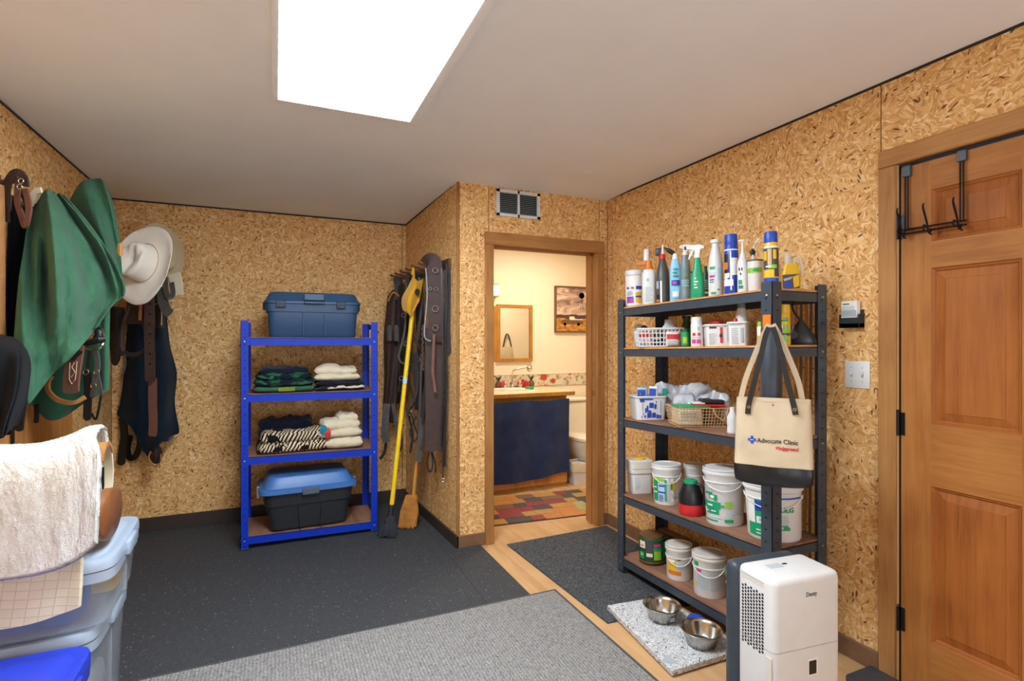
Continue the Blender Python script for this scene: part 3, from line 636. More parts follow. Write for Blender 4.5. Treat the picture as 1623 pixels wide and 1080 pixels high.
# ------------------------------------------------------------------ containers
def face_rot(x, y): return math.atan2(x, y)*-1       # local -Y turned to the camera
def cyl_patch(m, r, a0, a1, z0, z1, mi, off=.0008, n=10, rt=None):
    """patch on a round wall, a in degrees from the front (-Y), + to the right"""
    vs = []; rt = r if rt is None else rt
    for j, (z, q) in enumerate(((z0, r), (z1, rt))):
        for i in range(n+1):
            a = R(a0+(a1-a0)*i/n); vs.append(((q+off)*math.sin(a), -(q+off)*math.cos(a), z))
    m.add(vs, [(i, i+1, n+2+i, n+1+i) for i in range(n)], mi)
def labels(parent, r, patches, rt=None, h=None, name='label'):
    """patches: (color, a0, a1, z0, z1)"""
    cs = []; m = MB()
    for k, q in enumerate(patches):
        c = q[0]
        if c not in cs: cs.append(c)
        ra = r if rt is None else r+(rt-r)*q[3]/h; rb = r if rt is None else r+(rt-r)*q[4]/h
        cyl_patch(m, ra, q[1], q[2], q[3], q[4], cs.index(c), .0008+.0004*k, 8, rb)
    return obj(name, m, ['c_'+c for c in cs], parent, True)
def textwrap_cyl(parent, body, size, r, a, z, mat, name='lettering', off=.004, bold=.0):
    vs, fs = text(body, size, bold); m = MB()
    m.add([((r+off)*math.sin(R(a)+x/r), -(r+off)*math.cos(R(a)+x/r), z+y) for x, y in vs], fs); return obj(name, m, mat, parent, False)
def lines(a0, a1, z0, z1, n, c='printgray'):
    return [(c, a0, a1-random.random()*(a1-a0)*.3, z0+(z1-z0)*i/n, z0+(z1-z0)*(i+.4)/n) for i in range(n)]
def put(px, X): # on the line of sight through column px at plane x=X
    y, t = onx(px, X); return X, y, t
def shelf_z(k, y): return GS[k](0, y)+(.0095)
KC = 1.0
def cont(name, label, cat, px, X, k, group=None, rot=0):
    global KC
    x, y, t = put(px, X); z = shelf_z(k, y); KC = t/math.hypot(x, y); o = thing(name, label, cat, (x, y, z), face_rot(x, y)+R(rot), group)
    sl = (GS[k](0, GY1)-GS[k](0, GY0))/(GY1-GY0); o.rotation_euler = (Matrix.Rotation(math.atan(sl), 4, 'X') @ Matrix.Rotation(face_rot(x, y)+R(rot), 4, 'Z')).to_euler(); return o, t, y, z
def zt(py, t, z): return CAMH-t*(py-CY)/FPX-z         # height above the base of what is seen at row py
def trigger(root, z, s=1.0, mat='c_white', rot=0, noz='c_black', neck='c_white'):
    """spray head: collar, body with beak, lever and nozzle; beak points to local -x"""
    c = MB().lathe([(.014*s, z), (.014*s, z+.016*s), (.009*s, z+.02*s)], seg=16); obj('collar', c, neck, root)
    poly = [(-.045, .052), (-.045, .040), (-.012, .034), (-.010, .018), (.010, .018), (.012, .036), (.030, .040), (.026, .052), (.005, .058)]
    ca, sa = math.cos(R(rot)), math.sin(R(rot))
    def tr(m):
        m.v = [Vector((v.x*ca-v.y*sa, v.x*sa+v.y*ca, v.z)) for v in m.v]; return m
    obj('spray_head', tr(MB().prism([(a*s, z+b*s) for a, b in poly], -.009*s, .009*s)), mat, root, True, 60)
    obj('trigger', tr(MB().prism([(a*s, z+b*s) for a, b in [(-.012, .036), (-.022, .036), (-.034, .012), (-.038, -.006), (-.032, -.004), (-.024, .014)]], -.005*s, .005*s)), mat, root, True, 60)
    obj('nozzle', tr(MB().box(-.053*s, -.045*s, -.006*s, .006*s, z+.039*s, z+.053*s, .001, 1)), noz, root)
XF = 1.945
# --- top shelf
o, t, y, z = cont('plastic_tub', 'white round tub with blue, yellow and magenta label, far left end of the top shelf', 'tub', 1007, 1.955, 0)
h = zt(430, t, z); r = .5*31/FPX*t*KC
obj('body', MB().lathe([(r*.93, 0), (r*.96, .004), (r, h-.03)]), 'white_plastic', o); obj('lid', MB().lathe([(r*1.0, h-.03), (r*1.06, h-.028), (r*1.06, h-.012), (r*1.02, h-.01), (r*1.02, h), (r*.9, h+.002), (.0001, h+.002)]), 'white_plastic', o)
labels(o, r, [('white', -70, 75, .01, h-.035), ('magenta', -55, -8, .022, .05), ('purple', -55, -10, .05, .06), ('yellow', 2, 36, .025, .05), ('blue', 2, 36, .054, .064), ('yellow', 2, 36, .068, .085), ('printgray', -50, -14, .067, .088), ('paleblue', -40, -20, .09, .098), ('blue', 4, 40, .103, .121), ('red', -22, -8, .105, .116), ('blue', -50, -36, .106, .116)])
o, t, y, z = cont('spray_bottle', 'white spray bottle with an orange neck and orange trigger on the top shelf', 'bottle', 1029, 1.93, 0)
h = zt(428, t, z); r = .5*22/FPX*t*KC
obj('body', MB().loft([(0, r*.9, r*.75), (.005, r, r*.8), (h-.02, r, r*.8), (h, r*.75, r*.65)], 24, ex=3), 'white_plastic', o)
obj('neck', MB().loft([(h, r*.75, r*.65), (h+.025, r*.45, r*.45), (h+.05, r*.45, r*.45)], 24), 'c_orange', o)
obj('trigger', MB().prism([(-.01, h+.03), (-.07, h+.03), (-.06, h+.045), (-.03, h+.052), (.0, h+.055), (.01, h+.05)], -.008, .008), 'c_orange', o, True, 50)
obj('nozzle', MB().lathe([(.016, h+.052), (.016, h+.11), (.013, h+.118), (.0001, h+.118)], cx=-.012, seg=18), 'white_plastic', o)
m = MB(); m.box(-.012, .0, -r*.84, -r*.81, h*.66, h*.74); [m.box(-.02, .018-random.random()*.014, -r*.835, -r*.81, .02+i*.0105, .024+i*.0105) for i in range(8)]; obj('lettering', m, 'c_printgray', o)
o, t, y, z = cont('bottle', 'dark gray bottle with a red cap and thin white spout on the top shelf', 'bottle', 1051, 1.95, 0)
h = zt(411, t, z); r = .5*22/FPX*t*KC
obj('body', MB().lathe([(r*.95, 0), (r, .005), (r, h*.55), (r*.92, h*.7), (r*.5, h*.95), (r*.42, h)]), 'c_darkgray', o); obj('cap', MB().lathe([(.017, h), (.017, h+.024), (.012, h+.028), (.0001, h+.028)], seg=20), 'c_red', o)
obj('spout', MB().lathe([(.009, h+.028), (.004, h+.08), (.0001, h+.081)], cx=.002, seg=12), 'c_white', o)
labels(o, r, [('darkgray', -80, 80, .02, h*.5), ('white', -22, -8, .004, h*.5), ('black', -70, -24, h*.1, h*.2), ('orange', -60, -30, .01, .02), ('printgray', -60, -34, h*.33, h*.5)])
o, t, y, z = cont('scrub_brush', 'dark gray flat brush head sticking up behind the red-capped bottle', 'brush', 1047, 2.04, 0)
h = zt(393, t, z); obj('head', MB().box(-.026, .026, -.012, .012, h-.045, h, .005, 2), 'c_darkgray', o); obj('handle', MB().box(-.008, .008, -.006, .006, 0, h-.04, .003, 1), 'c_orange', o)
o, t, y, z = cont('bottle', 'light blue bottle with a tilted black flip head on the top shelf', 'bottle', 1071, 1.95, 0)
h = zt(411, t, z); r = .5*18.5/FPX*t*KC
obj('body', MB().loft([(0, r*.93, r*.7), (.006, r, r*.75), (h*.75, r, r*.72), (h, r*.6, r*.5)], 24, ex=2.6), 'c_skyblue', o); obj('neck', MB().lathe([(r*.55, h), (r*.4, h+.03), (.0001, h+.032)], seg=18), 'c_white', o)
q = obj('flip_head', MB().loft([(0, .006, .008), (.012, .012, .011), (.035, .012, .011), (.05, .008, .008), (.068, .003, .003)], 14), 'c_black', o); q.location = (-.002, 0, h+.028); q.rotation_euler = (0, R(-55), 0)
labels(o, r, [('skyblue', -60, 60, .02, .03), ('blue', -40, 44, h*.38, h*.5), ('pink', -30, 10, h*.41, h*.46), ('white', -30, 30, h*.12, h*.24), ('teal', -26, 34, h*.58, h*.61), ('teal', -26, 20, h*.66, h*.69), ('teal', -20, 28, h*.74, h*.77)])
o, t, y, z = cont('spray_bottle', 'gray-green ribbed bottle with a white sprayer, left of the green one', 'bottle', 1087, 1.98, 0)
h = zt(405, t, z); r = .5*17.5/FPX*t*KC
obj('body', MB().lathe([(r*.95, 0), (r, .005), (r*1.0, h*.2), (r*.96, h*.22), (r, h*.3), (r*.97, h*.4), (r*.95, h*.7), (r*.7, h), ]), 'c_gray', o)
trigger(o, h, 1.0, rot=180)
labels(o, r, [('tealgray', -60, 60, h*.3, h*.7), ('red', -6, 22, h*.5, h*.52)]+lines(-40, 40, h*.32, h*.48, 4, 'paleblue'))
o, t, y, z = cont('spray_bottle', 'bright green spray bottle with white trigger head in the middle of the top shelf', 'bottle', 1106, 1.94, 0)
h = zt(408, t, z); r = .5*23/FPX*t*KC
obj('body', MB().loft([(0, r*.95, r*.7), (.005, r, r*.75), (h*.45, r*.95, r*.7), (h*.85, r*.5, r*.45), (h, r*.38, r*.38)], 26, ex=2.5), 'c_emerald', o)
trigger(o, h-.003, 1.15, rot=0)
m = MB(); [m.box(-.016+a, -.012+a+b, -r*.79, -r*.74, h*c, h*(c+.03)) for a, b, c in ((.0, .012, .25), (.0, .008, .32), (0, .014, .39), (.002, .004, .47))]; obj('lettering', m, 'c_white', o)
o, t, y, z = cont('bottle', 'dark olive bottle with a white label, behind the green spray bottle', 'bottle', 1119, 2.05, 0)
h = zt(428, t, z); r = .5*13/FPX*t*KC
obj('body', MB().lathe([(r*.95, 0), (r, .004), (r, h*.7), (r*.4, h), (r*.4, h+.02), (.0001, h+.02)]), 'c_darkgreen', o); labels(o, r, [('white', -60, 60, .01, .045), ('darkgray', -50, 40, .018, .036)]+lines(-40, 50, .06, h*.7, 5))
o, t, y, z = cont('bottle', 'tall white bottle with green, blue and pink print on the top shelf', 'bottle', 1135, 1.95, 0)
h = zt(380, t, z); r = .5*24/FPX*t*KC
obj('body', MB().lathe([(r*.95, 0), (r, .005), (r, h*.5), (r*.9, h*.66), (r*.52, h*.85), (r*.52, h*.87)]), 'white_plastic', o); obj('cap', MB().lathe([(r*.5, h*.865), (r*.48, h*.93), (r*.66, h*.94), (r*.68, h*.985), (r*.6, h), (.0001, h)]), 'white_plastic', o)
labels(o, r, [('green', -40, 0, .01, .022), ('green', 10, 30, .03, .036), ('pink', -50, -8, h*.33, h*.37), ('blue', -50, -12, h*.28, h*.3), ('paleblue', -50, -4, h*.38, h*.43), ('green', -44, -6, h*.47, h*.52), ('paleblue', 14, 50, h*.28, h*.5), ('teal', -46, -16, h*.24, h*.26)])
def aerosol(px, X, ptop, pcap, wpx, label, capm, bodym, pats, ring=None):
    o, t, y, z = cont('spray_can', label, 'spray can', px, X, 0); h = zt(ptop, t, z); hc = zt(pcap, t, z); r = .5*wpx/FPX*t*KC
    obj('body', MB().lathe([(r*.97, 0), (r, .003), (r*1.0, hc-.02), (r*.9, hc-.008), (r*.88, hc)]), bodym, o); obj('cap', MB().lathe([(r*.9, hc-.004), (r*.93, hc), (r*.9, h-.006), (r*.84, h), (.0001, h)]), capm, o)
    if ring: obj('ring', MB().lathe([(r*1.03, 0), (r*1.03, .014), (r, .015)]), ring, o)
    labels(o, r, pats(hc)); return o
aerosol(1160, 1.95, 372, 388, 23, 'royal blue aerosol can with blue cap, left of the white pump bottle', 'c_blue', 'c_blue', lambda h: [('white', -80, 80, h-.03, h-.024), ('white', -8, 60, .06, h*.72), ('blue', 4, 60, .058, h*.38), ('white', -10, 0, .02, h*.86), ('black', -70, -24, h*.35, h*.8), ('orange', -70, -28, h*.5, h*.64), ('paleblue', -65, -30, h*.2, h*.34), ('white', -66, 12, .04, .07), ('cream', -60, -14, .078, .1)])
o, t, y, z = cont('pump_bottle', 'small white pump bottle with green print beside the royal blue can', 'bottle', 1178, 1.945, 0)
h = zt(408, t, z); r = .5*18/FPX*t*KC
obj('body', MB().lathe([(r*.96, 0), (r, .004), (r, h*.8), (r*.8, h*.93), (r*.5, h)]), 'white_plastic', o); obj('pump', MB().lathe([(r*.55, h), (r*.5, h+.014), (r*.22, h+.03), (.004, h+.06), (.004, h+.074)], seg=16).box(-.018, .008, -.005, .005, h+.072, h+.08, .002, 1), 'c_white', o)
labels(o, r, [('teal', -50, 0, .02, .035), ('emerald', -50, -10, .04, .06), ('black', -44, -30, h*.62, h*.7), ('black', -16, -4, h*.62, h*.7), ('black', -30, -16, h*.5, h*.56)])
o, t, y, z = cont('plastic_tub', 'white round tub with a lime green stripe left of the corner post', 'tub', 1198, 1.955, 0)
h = zt(415, t, z); r = .5*26/FPX*t*KC
obj('body', MB().lathe([(r*.92, 0), (r*.95, .004), (r, h)]), 'white_plastic', o); obj('lid', MB().lathe([(r*1.02, h), (r*1.02, h+.006), (r*.8, h+.008), (.0001, h+.012)]), 'c_darkgray', o); labels(o, r, [('lime', -70, 50, h*.62, h*.78), ('green', -20, 20, h*.66, h*.74)])
o2, t, y, z = cont('scraper', 'black and white small tool standing behind the lime striped tub', 'tool', 1194, 2.03, 0)
h = zt(394, t, z); obj('blade', MB().loft([(h-.035, .008, .004), (h-.015, .014, .005), (h, .004, .004)], 12), 'c_black', o2); obj('handle', MB().tube([(0, 0, 0), (0, 0, h-.03)], .006), 'c_white', o2); obj('guard', MB().tube(spline([(.0, 0, h-.01), (.01, 0, h+.025), (.03, 0, h+.045)], 8), .0035), 'c_white', o2)
aerosol(1223, 1.915, 368, 384, 24, 'tall yellow aerosol can with blue cap on the corner post end of the top shelf', 'c_blue', 'c_yellow', lambda h: [('darkgray', -80, 80, h*.25, h*.86), ('white', -60, 60, h-.028, h-.02), ('yellow', -70, -34, h*.6, h*.8), ('tan', -26, 4, h*.5, h*.84), ('yellow', 14, 40, h*.62, h*.82), ('blue', -70, 60, .02, h*.22), ('yellow', -64, 20, h*.23, h*.4), ('lime', -20, 40, h*.42, h*.5), ('white', -40, 0, h*.45, h*.48)], 'c_yellow')
o, t, y, z = cont('jug', 'squat yellow jug with clear cap at the near end of the top shelf', 'bottle', 1254, 2.07, 0)
h = zt(419, t, z); r = .5*30/FPX*t*KC
obj('body', MB().loft([(0, r*.97, r*.6), (.005, r, r*.65), (h*.62, r, r*.65), (h, r*.7, r*.5)], 26, ex=4), 'c_yellow', o); obj('cap', MB().lathe([(r*.42, h), (r*.38, h+.045), (r*.3, h+.05), (.0001, h+.05)], cx=-.01, seg=20), 'clear_cap', o)
obj('handle', MB().tube(spline([(.01, 0, h+.004), (.03, 0, h+.03), (.043, 0, h-.01), (.042, 0, h*.6)], 10), .006), 'clear_cap', o)
m = MB(); m.box(-r*.9, r*.9, -r*.66, -r*.64, .008, h*.6); m.prism([(-r*.8, h*.45), (r*.2, h*.52), (r*.0, h*.42), (-r*.7, h*.36)], -r*.67, -r*.66, 1); m.prism([(r*.3, h*.1), (r*.85, h*.15), (r*.85, h*.58), (r*.2, h*.5)], -r*.672, -r*.66, 2)
m.prism([(-r*.3+r*.45*math.cos(a*PI/8), h*.2+h*.13*math.sin(a*PI/8)) for a in range(16)], -r*.68, -r*.66, 3); obj('label', m, ['c_darkgray', 'c_printgray', 'c_yellow', 'c_blue'], o, False)

# --- second shelf
def wire_basket(root, w, d, h, flare, mat, nx, nz, rr=.0018):
    m = MB()
    def lp(k, r_): a, b = w/2+flare*k, d/2+flare*k; return m.tube([(-a, -b, h*k), (a, -b, h*k), (a, b, h*k), (-a, b, h*k)], r_, 6, closed=True) if k else m.tube([(-a, -b, r_), (a, -b, r_), (a, b, r_), (-a, b, r_)], r_, 6, closed=True)
    lp(0, rr*1.3); lp(1, rr*1.9)
    for i in range(1, nz): lp(i/nz, rr)
    obj('rim', m, mat, root)
    m = MB()
    for i in range(nx+1):
        u = -1+2*i/nx
        for sy in (-1, 1): m.tube([(u*w/2, sy*d/2, 0), (u*(w/2+flare), sy*(d/2+flare), h)], rr, 5)
    for i in range(1, 7):
        v = -1+2*i/7
        for sx in (-1, 1): m.tube([(sx*w/2, v*d/2, 0), (sx*(w/2+flare), v*(d/2+flare), h)], rr, 5)
        m.tube([(-w/2, v*d/2, 0), (w/2, v*d/2, 0)], rr, 5)
    obj('wires', m, mat, root)
o, t, y, z = cont('basket', 'white slotted plastic basket holding small packets, left end of the second shelf', 'basket', 1043, 1.99, 1, rot=8)
W = 70/FPX*t*KC; H = zt(523, t, z); o.location.z += .003
wire_basket(o, W*.92, .17, H, .012, 'white_plastic', 12, 4, .003)
def packet(label, px, X, k, w, d, h, c, z_off, rz, tilt, pats=(), name='packet', cat='packet'):
    x, y, t = put(px, X); q = thing(name, label, cat, (x, y, shelf_z(k, y)+z_off), face_rot(x, y)+R(rz)); b = obj('body', MB().loft([(0, w/2, d*.35), (h*.12, w/2, d/2), (h*.85, w/2*.97, d*.45), (h, w/2*.94, d*.12)], 22, ex=4), c, q)
    if pats:
        m = MB(); cs = []
        for c2, a, b2, e, f in pats:
            if c2 not in cs: cs.append(c2)
            m.box(a*w/2, b2*w/2, -d/2-.0012, -d/2+.002, e*h, f*h, mi=cs.index(c2))
        obj('label', m, ['c_'+q2 for q2 in cs], q, False)
    q.rotation_euler[0] = R(tilt); return q
packet('red and white packet inside the white slotted basket, left', 1022, 1.985, 1, .07, .03, .085, 'c_white', .008, 8, -6, [('red', -.9, .9, .6, .95), ('printgray', -.8, .2, .1, .3)])
packet('gray and white striped packet behind the red one in the white slotted basket', 1013, 2.02, 1, .05, .03, .08, 'c_printgray', .008, 0, 0, [('white', -.6, -.2, .1, .9), ('white', .2, .6, .1, .9)])
packet('black printed box in the middle of the white slotted basket', 1042, 1.985, 1, .06, .04, .075, 'c_black', .008, 8, 0, [('printgray', -.8, .8, .2, .3), ('white', -.8, .5, .5, .56)])
packet('orange-red and white carton at the right of the slotted basket', 1066, 1.985, 1, .07, .05, .078, 'c_white', .008, 8, 0, [('red', -.95, .95, .45, .8), ('printgray', -.9, .7, .08, .2), ('printgray', -.9, .9, .26, .34)])
x, y, t = put(1013, 2.0); q = thing('tape_roll', 'white tape roll resting on top of the packets in the slotted basket', 'tape', (x, y, shelf_z(1, y)+.115), face_rot(x, y)); obj('roll', MB().lathe([(.028, -.012), (.028, .012), (.013, .012), (.013, -.012), (.028, -.012)], axis='y', seg=24), 'c_cream', q)
x, y, t = put(1021, 2.01); q = thing('pouch', 'small brown leather pouch beside the tape roll in the slotted basket', 'pouch', (x, y, shelf_z(1, y)+.094), face_rot(x, y)); obj('body', MB().loft([(0, .025, .014), (.02, .026, .015), (.036, .012, .008), (.04, .004, .004)], 18), 'leather_brown', q)
x, y, t = put(1060, 2.0); q = thing('crumpled_bag', 'crumpled translucent white plastic bag on the right of the slotted basket', 'bag', (x, y, shelf_z(1, y)+.088), face_rot(x, y)); m = MB().loft([(0, .03, .02), (.015, .045, .025), (.04, .03, .02), (.065, .018, .008)], 20); m.disp(lambda v: v+Vector((fbm(v.x*40, v.z*40, 1)*.012, fbm(v.z*40, v.x*30, 2)*.012, 0))); obj('film', m, 'bag_film', q)
o, t, y, z = cont('can', 'green printed can in front of the second shelf beside the slotted basket', 'can', 1086, 1.955, 1)
h = zt(524, t, z); r = .5*14/FPX*t*KC; obj('body', MB().lathe([(r*.96, 0), (r, .002), (r, h), (r*.9, h+.002), (.0001, h+.002)]), 'c_darkgreen', o); labels(o, r, [('green', -60, 60, .006, h*.9), ('lime', -30, 30, h*.2, h*.6), ('yellow', -14, 14, h*.35, h*.5)])
o, t, y, z = cont('jug', 'dark gray-green glass jug with a black handle behind the green can', 'jug', 1089, 2.08, 1)
h = zt(505, t, z); r = .5*22/FPX*t*KC; obj('body', MB().lathe([(r*.9, 0), (r, .005), (r, h*.6), (r*.5, h*.9), (r*.5, h)]), 'c_darkgreen', o); obj('lid', MB().lathe([(r*.6, h), (r*.6, h+.012), (.0001, h+.014)]), 'c_black', o); obj('handle', MB().tube(spline([(-.02, 0, h), (-.01, -.0, h+.026), (.03, 0, h+.022), (.05, 0, h-.01)], 12), .006), 'c_black', o)
o, t, y, z = cont('bottle', 'white bottle with pink and red labels in the middle of the second shelf', 'bottle', 1105, 1.95, 1)
h = zt(503, t, z); r = .5*20/FPX*t*KC; obj('body', MB().lathe([(r*.96, 0), (r, .004), (r, h*.72), (r*.85, h*.86)]), 'white_plastic', o); obj('cap', MB().lathe([(r*.9, h*.86), (r*.92, h*.9), (r*.86, h), (.0001, h)]), 'white_plastic', o); labels(o, r, [('pink', -50, -10, h*.1, h*.24), ('pink', -4, 34, h*.1, h*.24), ('red', -40, -12, h*.36, h*.46), ('red', 6, 30, h*.36, h*.46), ('printgray', -40, 30, h*.28, h*.31), ('printgray', 4, 20, h*.55, h*.66)])
def open_bin(root, w, d, h, fl, mat, th=.003, lip=.006):
    m = MB().loft([(0, w/2, d/2), (h, w/2+fl, d/2+fl), (h, w/2+fl+lip, d/2+fl+lip), (h-.008, w/2+fl+lip, d/2+fl+lip), (h-.008, w/2+fl+lip-.002, d/2+fl+lip-.002), (h-.002, w/2+fl+.001, d/2+fl+.001)], 36, ex=8, cap=False)
    m.loft([(th, w/2-th, d/2-th), (h, w/2+fl-th, d/2+fl-th)], 36, ex=8, cap=False); m.loft([(0, w/2, d/2), (th, w/2-th, d/2-th)], 36, ex=8); return obj('bin', m, mat, root)
o, t, y, z = cont('bin', 'white printed open plastic bin on the second shelf holding a red-lidded jar', 'bin', 1138, 1.99, 1, rot=6)
H = zt(515, t, z); W = 40/FPX*t*KC; open_bin(o, W, .15, H, .004, 'white_plastic')
m = MB()
for i in range(6): m.box(-W*.42, -W*.1-random.random()*.01, -.079, -.074, .012+i*.009, .0145+i*.009, mi=0)
m.box(-W*.4, -W*.12, -.08, -.074, H*.8, H*.88, mi=1); m.box(W*.02, W*.12, -.08, -.074, H*.15, H*.85, mi=2); m.box(W*.28, W*.34, -.08, -.074, H*.2, H*.8, mi=0); m.box(W*.0, W*.1, -.081, -.074, H*.4, H*.55, mi=1)
obj('lettering', m, ['c_printgray', 'c_black', 'c_red'], o, False)
o, t, y, z = cont('jar', 'red-lidded jar standing in the white printed bin', 'jar', 1137, 2.0, 1); o.location.z += .006
h = zt(512, t, z); r = .5*20/FPX*t*KC; obj('body', MB().lathe([(r*.9, 0), (r, .004), (r, h-.02)]), 'c_white', o); obj('lid', MB().lathe([(r*1.04, h-.02), (r*1.04, h), (r*.5, h+.008), (.0001, h+.008)]), 'c_red', o); labels(o, r, [('red', 0, 40, h*.6, h*.8), ('darkgreen', -50, -20, h*.6, h*.8)])
o, t, y, z = cont('bin', 'white open plastic container with black lettering, right of the printed bin on the second shelf', 'bin', 1174, 1.985, 1, rot=-12)
H = zt(511, t, z); W = 29/FPX*t*KC; open_bin(o, W, .14, H, .003, 'white_plastic')
m = MB()
for i in range(9): m.box(-W*.3, W*.1-random.random()*.008, -.074, -.069, .01+i*.0085, .0125+i*.0085)
m.box(-W*.36, W*.3, -.0755, -.069, H*.86, H*.9); m.box(W*.2, W*.34, -.0755, -.069, H*.15, H*.75); obj('lettering', m, 'c_printgray', o, False)
o, t, y, z = cont('spray_can', 'white can with a tapered shoulder and gray cap standing in the white lettered container', 'spray can', 1176, 1.99, 1); o.location.z += .006
h = zt(491, t, z); r = .5*20/FPX*t*KC; obj('body', MB().lathe([(r*.95, 0), (r, .004), (r*.9, h*.8), (r*.66, h)]), 'white_plastic', o); obj('cap', MB().lathe([(r*.64, h), (r*.6, h+.03), (.0001, h+.031)]), 'c_gray', o)
o, t, y, z = cont('bottle', 'small red-capped bottle in the white lettered container', 'bottle', 1166, 1.96, 1); o.location.z += .006
h = zt(509, t, z); r = .5*9/FPX*t*KC; obj('body', MB().lathe([(r*.95, 0), (r, .004), (r, h*.8), (r*.8, h*.85)]), 'c_white', o); obj('cap', MB().lathe([(r, h*.85), (r*.7, h+.006), (.0001, h+.007)]), 'c_red', o)
o, t, y, z = cont('bottle', 'small pale bottle with a yellow-green lid left of the corner post on the second shelf', 'bottle', 1206, 1.99, 1)
h = zt(510, t, z); r = .5*12/FPX*t*KC; obj('body', MB().lathe([(r*.95, 0), (r, .004), (r, h*.75), (r*.8, h*.8)]), 'c_cream', o); obj('cap', MB().lathe([(r*.85, h*.8), (r*.8, h), (.0001, h)]), 'c_lime', o); labels(o, r, [('yellow', -60, 60, h*.2, h*.4)])
o, t, y, z = cont('canister', 'tall yellow canister with a green stripe right of the corner post on the second shelf', 'canister', 1243, 2.0, 1)
h = zt(483, t, z); r = .5*21/FPX*t*KC; obj('body', MB().lathe([(r*.95, 0), (r, .004), (r, h*.78), (r*.95, h*.8)]), 'c_yellow', o); obj('lid', MB().lathe([(r*1.0, h*.79), (r*1.0, h*.99), (r*.9, h), (.0001, h)]), 'c_yellow', o); labels(o, r, [('lime', 0, 44, .01, h*.5), ('green', -20, 44, h*.58, h*.62), ('tealgray', -10, 40, h*.64, h*.67), ('white', -50, -10, h*.3, h*.5)])
o, t, y, z = cont('tool_pouch', 'black teardrop-shaped tool pouch at the near end of the second shelf', 'pouch', 1270, 2.10, 1)
h = zt(508, t, z); obj('body', MB().loft([(0, .055, .03), (.01, .06, .034), (h*.4, .05, .03), (h*.8, .022, .016), (h, .008, .008)], 24, ex=2.6), 'c_black', o); obj('knob', MB().lathe([(.018, -.05), (.02, -.04), (.02, -.02)], cx=-.03, cy=h*.4, axis='y', seg=18), 'black_plastic', o); obj('strap', MB().tube(spline([(.0, 0, h), (-.03, .0, h+.05), (-.025, .02, h+.09)], 10), .005), 'c_black', o)

# --- third shelf
o, t, y, z = cont('plastic_tub', 'white square tub with blue printing, filled with packets, at the left of the third shelf', 'tub', 1027, 1.985, 2, rot=15)
H = zt(628, t, z)+.005; W = 52/FPX*t*KC; open_bin(o, W*.88, .15, H, .012, 'white_plastic', lip=.005)
m = MB(); f_ = -.08
def bx2(a, b, c, d, mi=0):
    ya = -(.075+.012*c)-.003; yb = -(.075+.012*d)-.003; k = W*.44
    m.add([(a*k, ya, c*H), (b*k, ya, c*H), (b*k, yb, d*H), (a*k, yb, d*H), (a*k, ya+.004, c*H), (b*k, ya+.004, c*H), (b*k, yb+.004, d*H), (a*k, yb+.004, d*H)], [(0, 1, 2, 3), (4, 7, 6, 5), (0, 4, 5, 1), (1, 5, 6, 2), (2, 6, 7, 3), (3, 7, 4, 0)], mi)
for a in [(-.85, .1, .84, .9), (-.8, -.5, .76, .84), (-.2, .0, .1, .4), (.05, .3, .1, .3), (.35, .5, .06, .22), (.55, .66, .06, .2), (-.15, .15, .5, .72), (.2, .34, .46, .66), (.3, .36, .72, .78), (-.5, -.4, .1, .2), (-.3, -.2, .08, .3), (-.45, -.36, .3, .5), (-.34, -.22, .34, .6), (-.7, -.64, .1, .16), (-.6, -.56, .2, .3)]: bx2(*a)
bx2(-.06, .1, .3, .5, 1); bx2(.6, .65, .3, .8, 2); bx2(-.66, -.6, .4, .7, 2)
obj('label', m, ['c_blue', 'c_cream', 'c_printgray'], o, False)
packet('bright blue and white packet sticking out of the blue-printed tub, left', 1018, 1.975, 2, .06, .03, .17, 'c_skyblue', .008, 0, -8, [('blue', -.9, .6, .6, .92), ('white', -.5, .3, .7, .84)])
packet('deep blue packet in the middle of the blue-printed tub', 1035, 1.975, 2, .05, .03, .18, 'c_white', .008, -12, -4, [('blue', -.8, .7, .5, .94)])
def crumple(name, label, px, py, t_, w, d, h, mat, seed=0, cat='bag'):
    p = P(px, py, t_); q = thing(name, label, cat, tuple(p), face_rot(p.x, p.y)); m = MB().loft([(0, w*.4, d*.4), (h*.1, w*.48, d*.5), (h*.45, w*.5, d*.5), (h*.8, w*.44, d*.38), (h, w*.3, d*.16), (h*1.02, w*.1, d*.05)], 40, ex=2.8)
    m2 = MB(); secs = [(h*i/14, ) for i in range(15)]
    m2.loft([(h*i/14, w*.5*(1-abs(i/14*2-1)**4*.35), d*.5*math.sqrt(max(.03, 1-(i/14*2-1)**2*.9))) for i in range(15)], 44, ex=2.8)
    m2.disp(lambda v: Vector((v.x, v.y, max(0, v.z)))+Vector((fbm(v.x*14, v.z*16, seed)*w*.10, fbm(v.z*18, v.x*14, seed+2)*d*.3, fbm(v.x*12+4, v.y*12, seed+5)*h*.22*min(1, max(0, v.z/h*2)))))
    m2.disp(lambda v: Vector((v.x, v.y, max(0, v.z)))); q.location.z = max(q.location.z, shelf_z(2, p.y)+.006); obj('film', m2, mat, q, ang=60); return q
x, y, t = put(1052, 2.08); q = crumple('plastic_bag', 'gray-white plastic bag with a teal stripe bulging behind the blue-printed tub', 1058, 664, t, .17, .10, .19, 'bag_film', 3); obj('stripe', MB().box(-.03, .0, -.062, -.05, .11, .17, .004, 1), 'c_teal', q)
x, y, t = put(1100, 2.09); q = crumple('plastic_bag', 'large gray translucent plastic bag behind the wire basket on the third shelf', 1101, 672, t, .2, .11, .20, 'bag_film', 9)
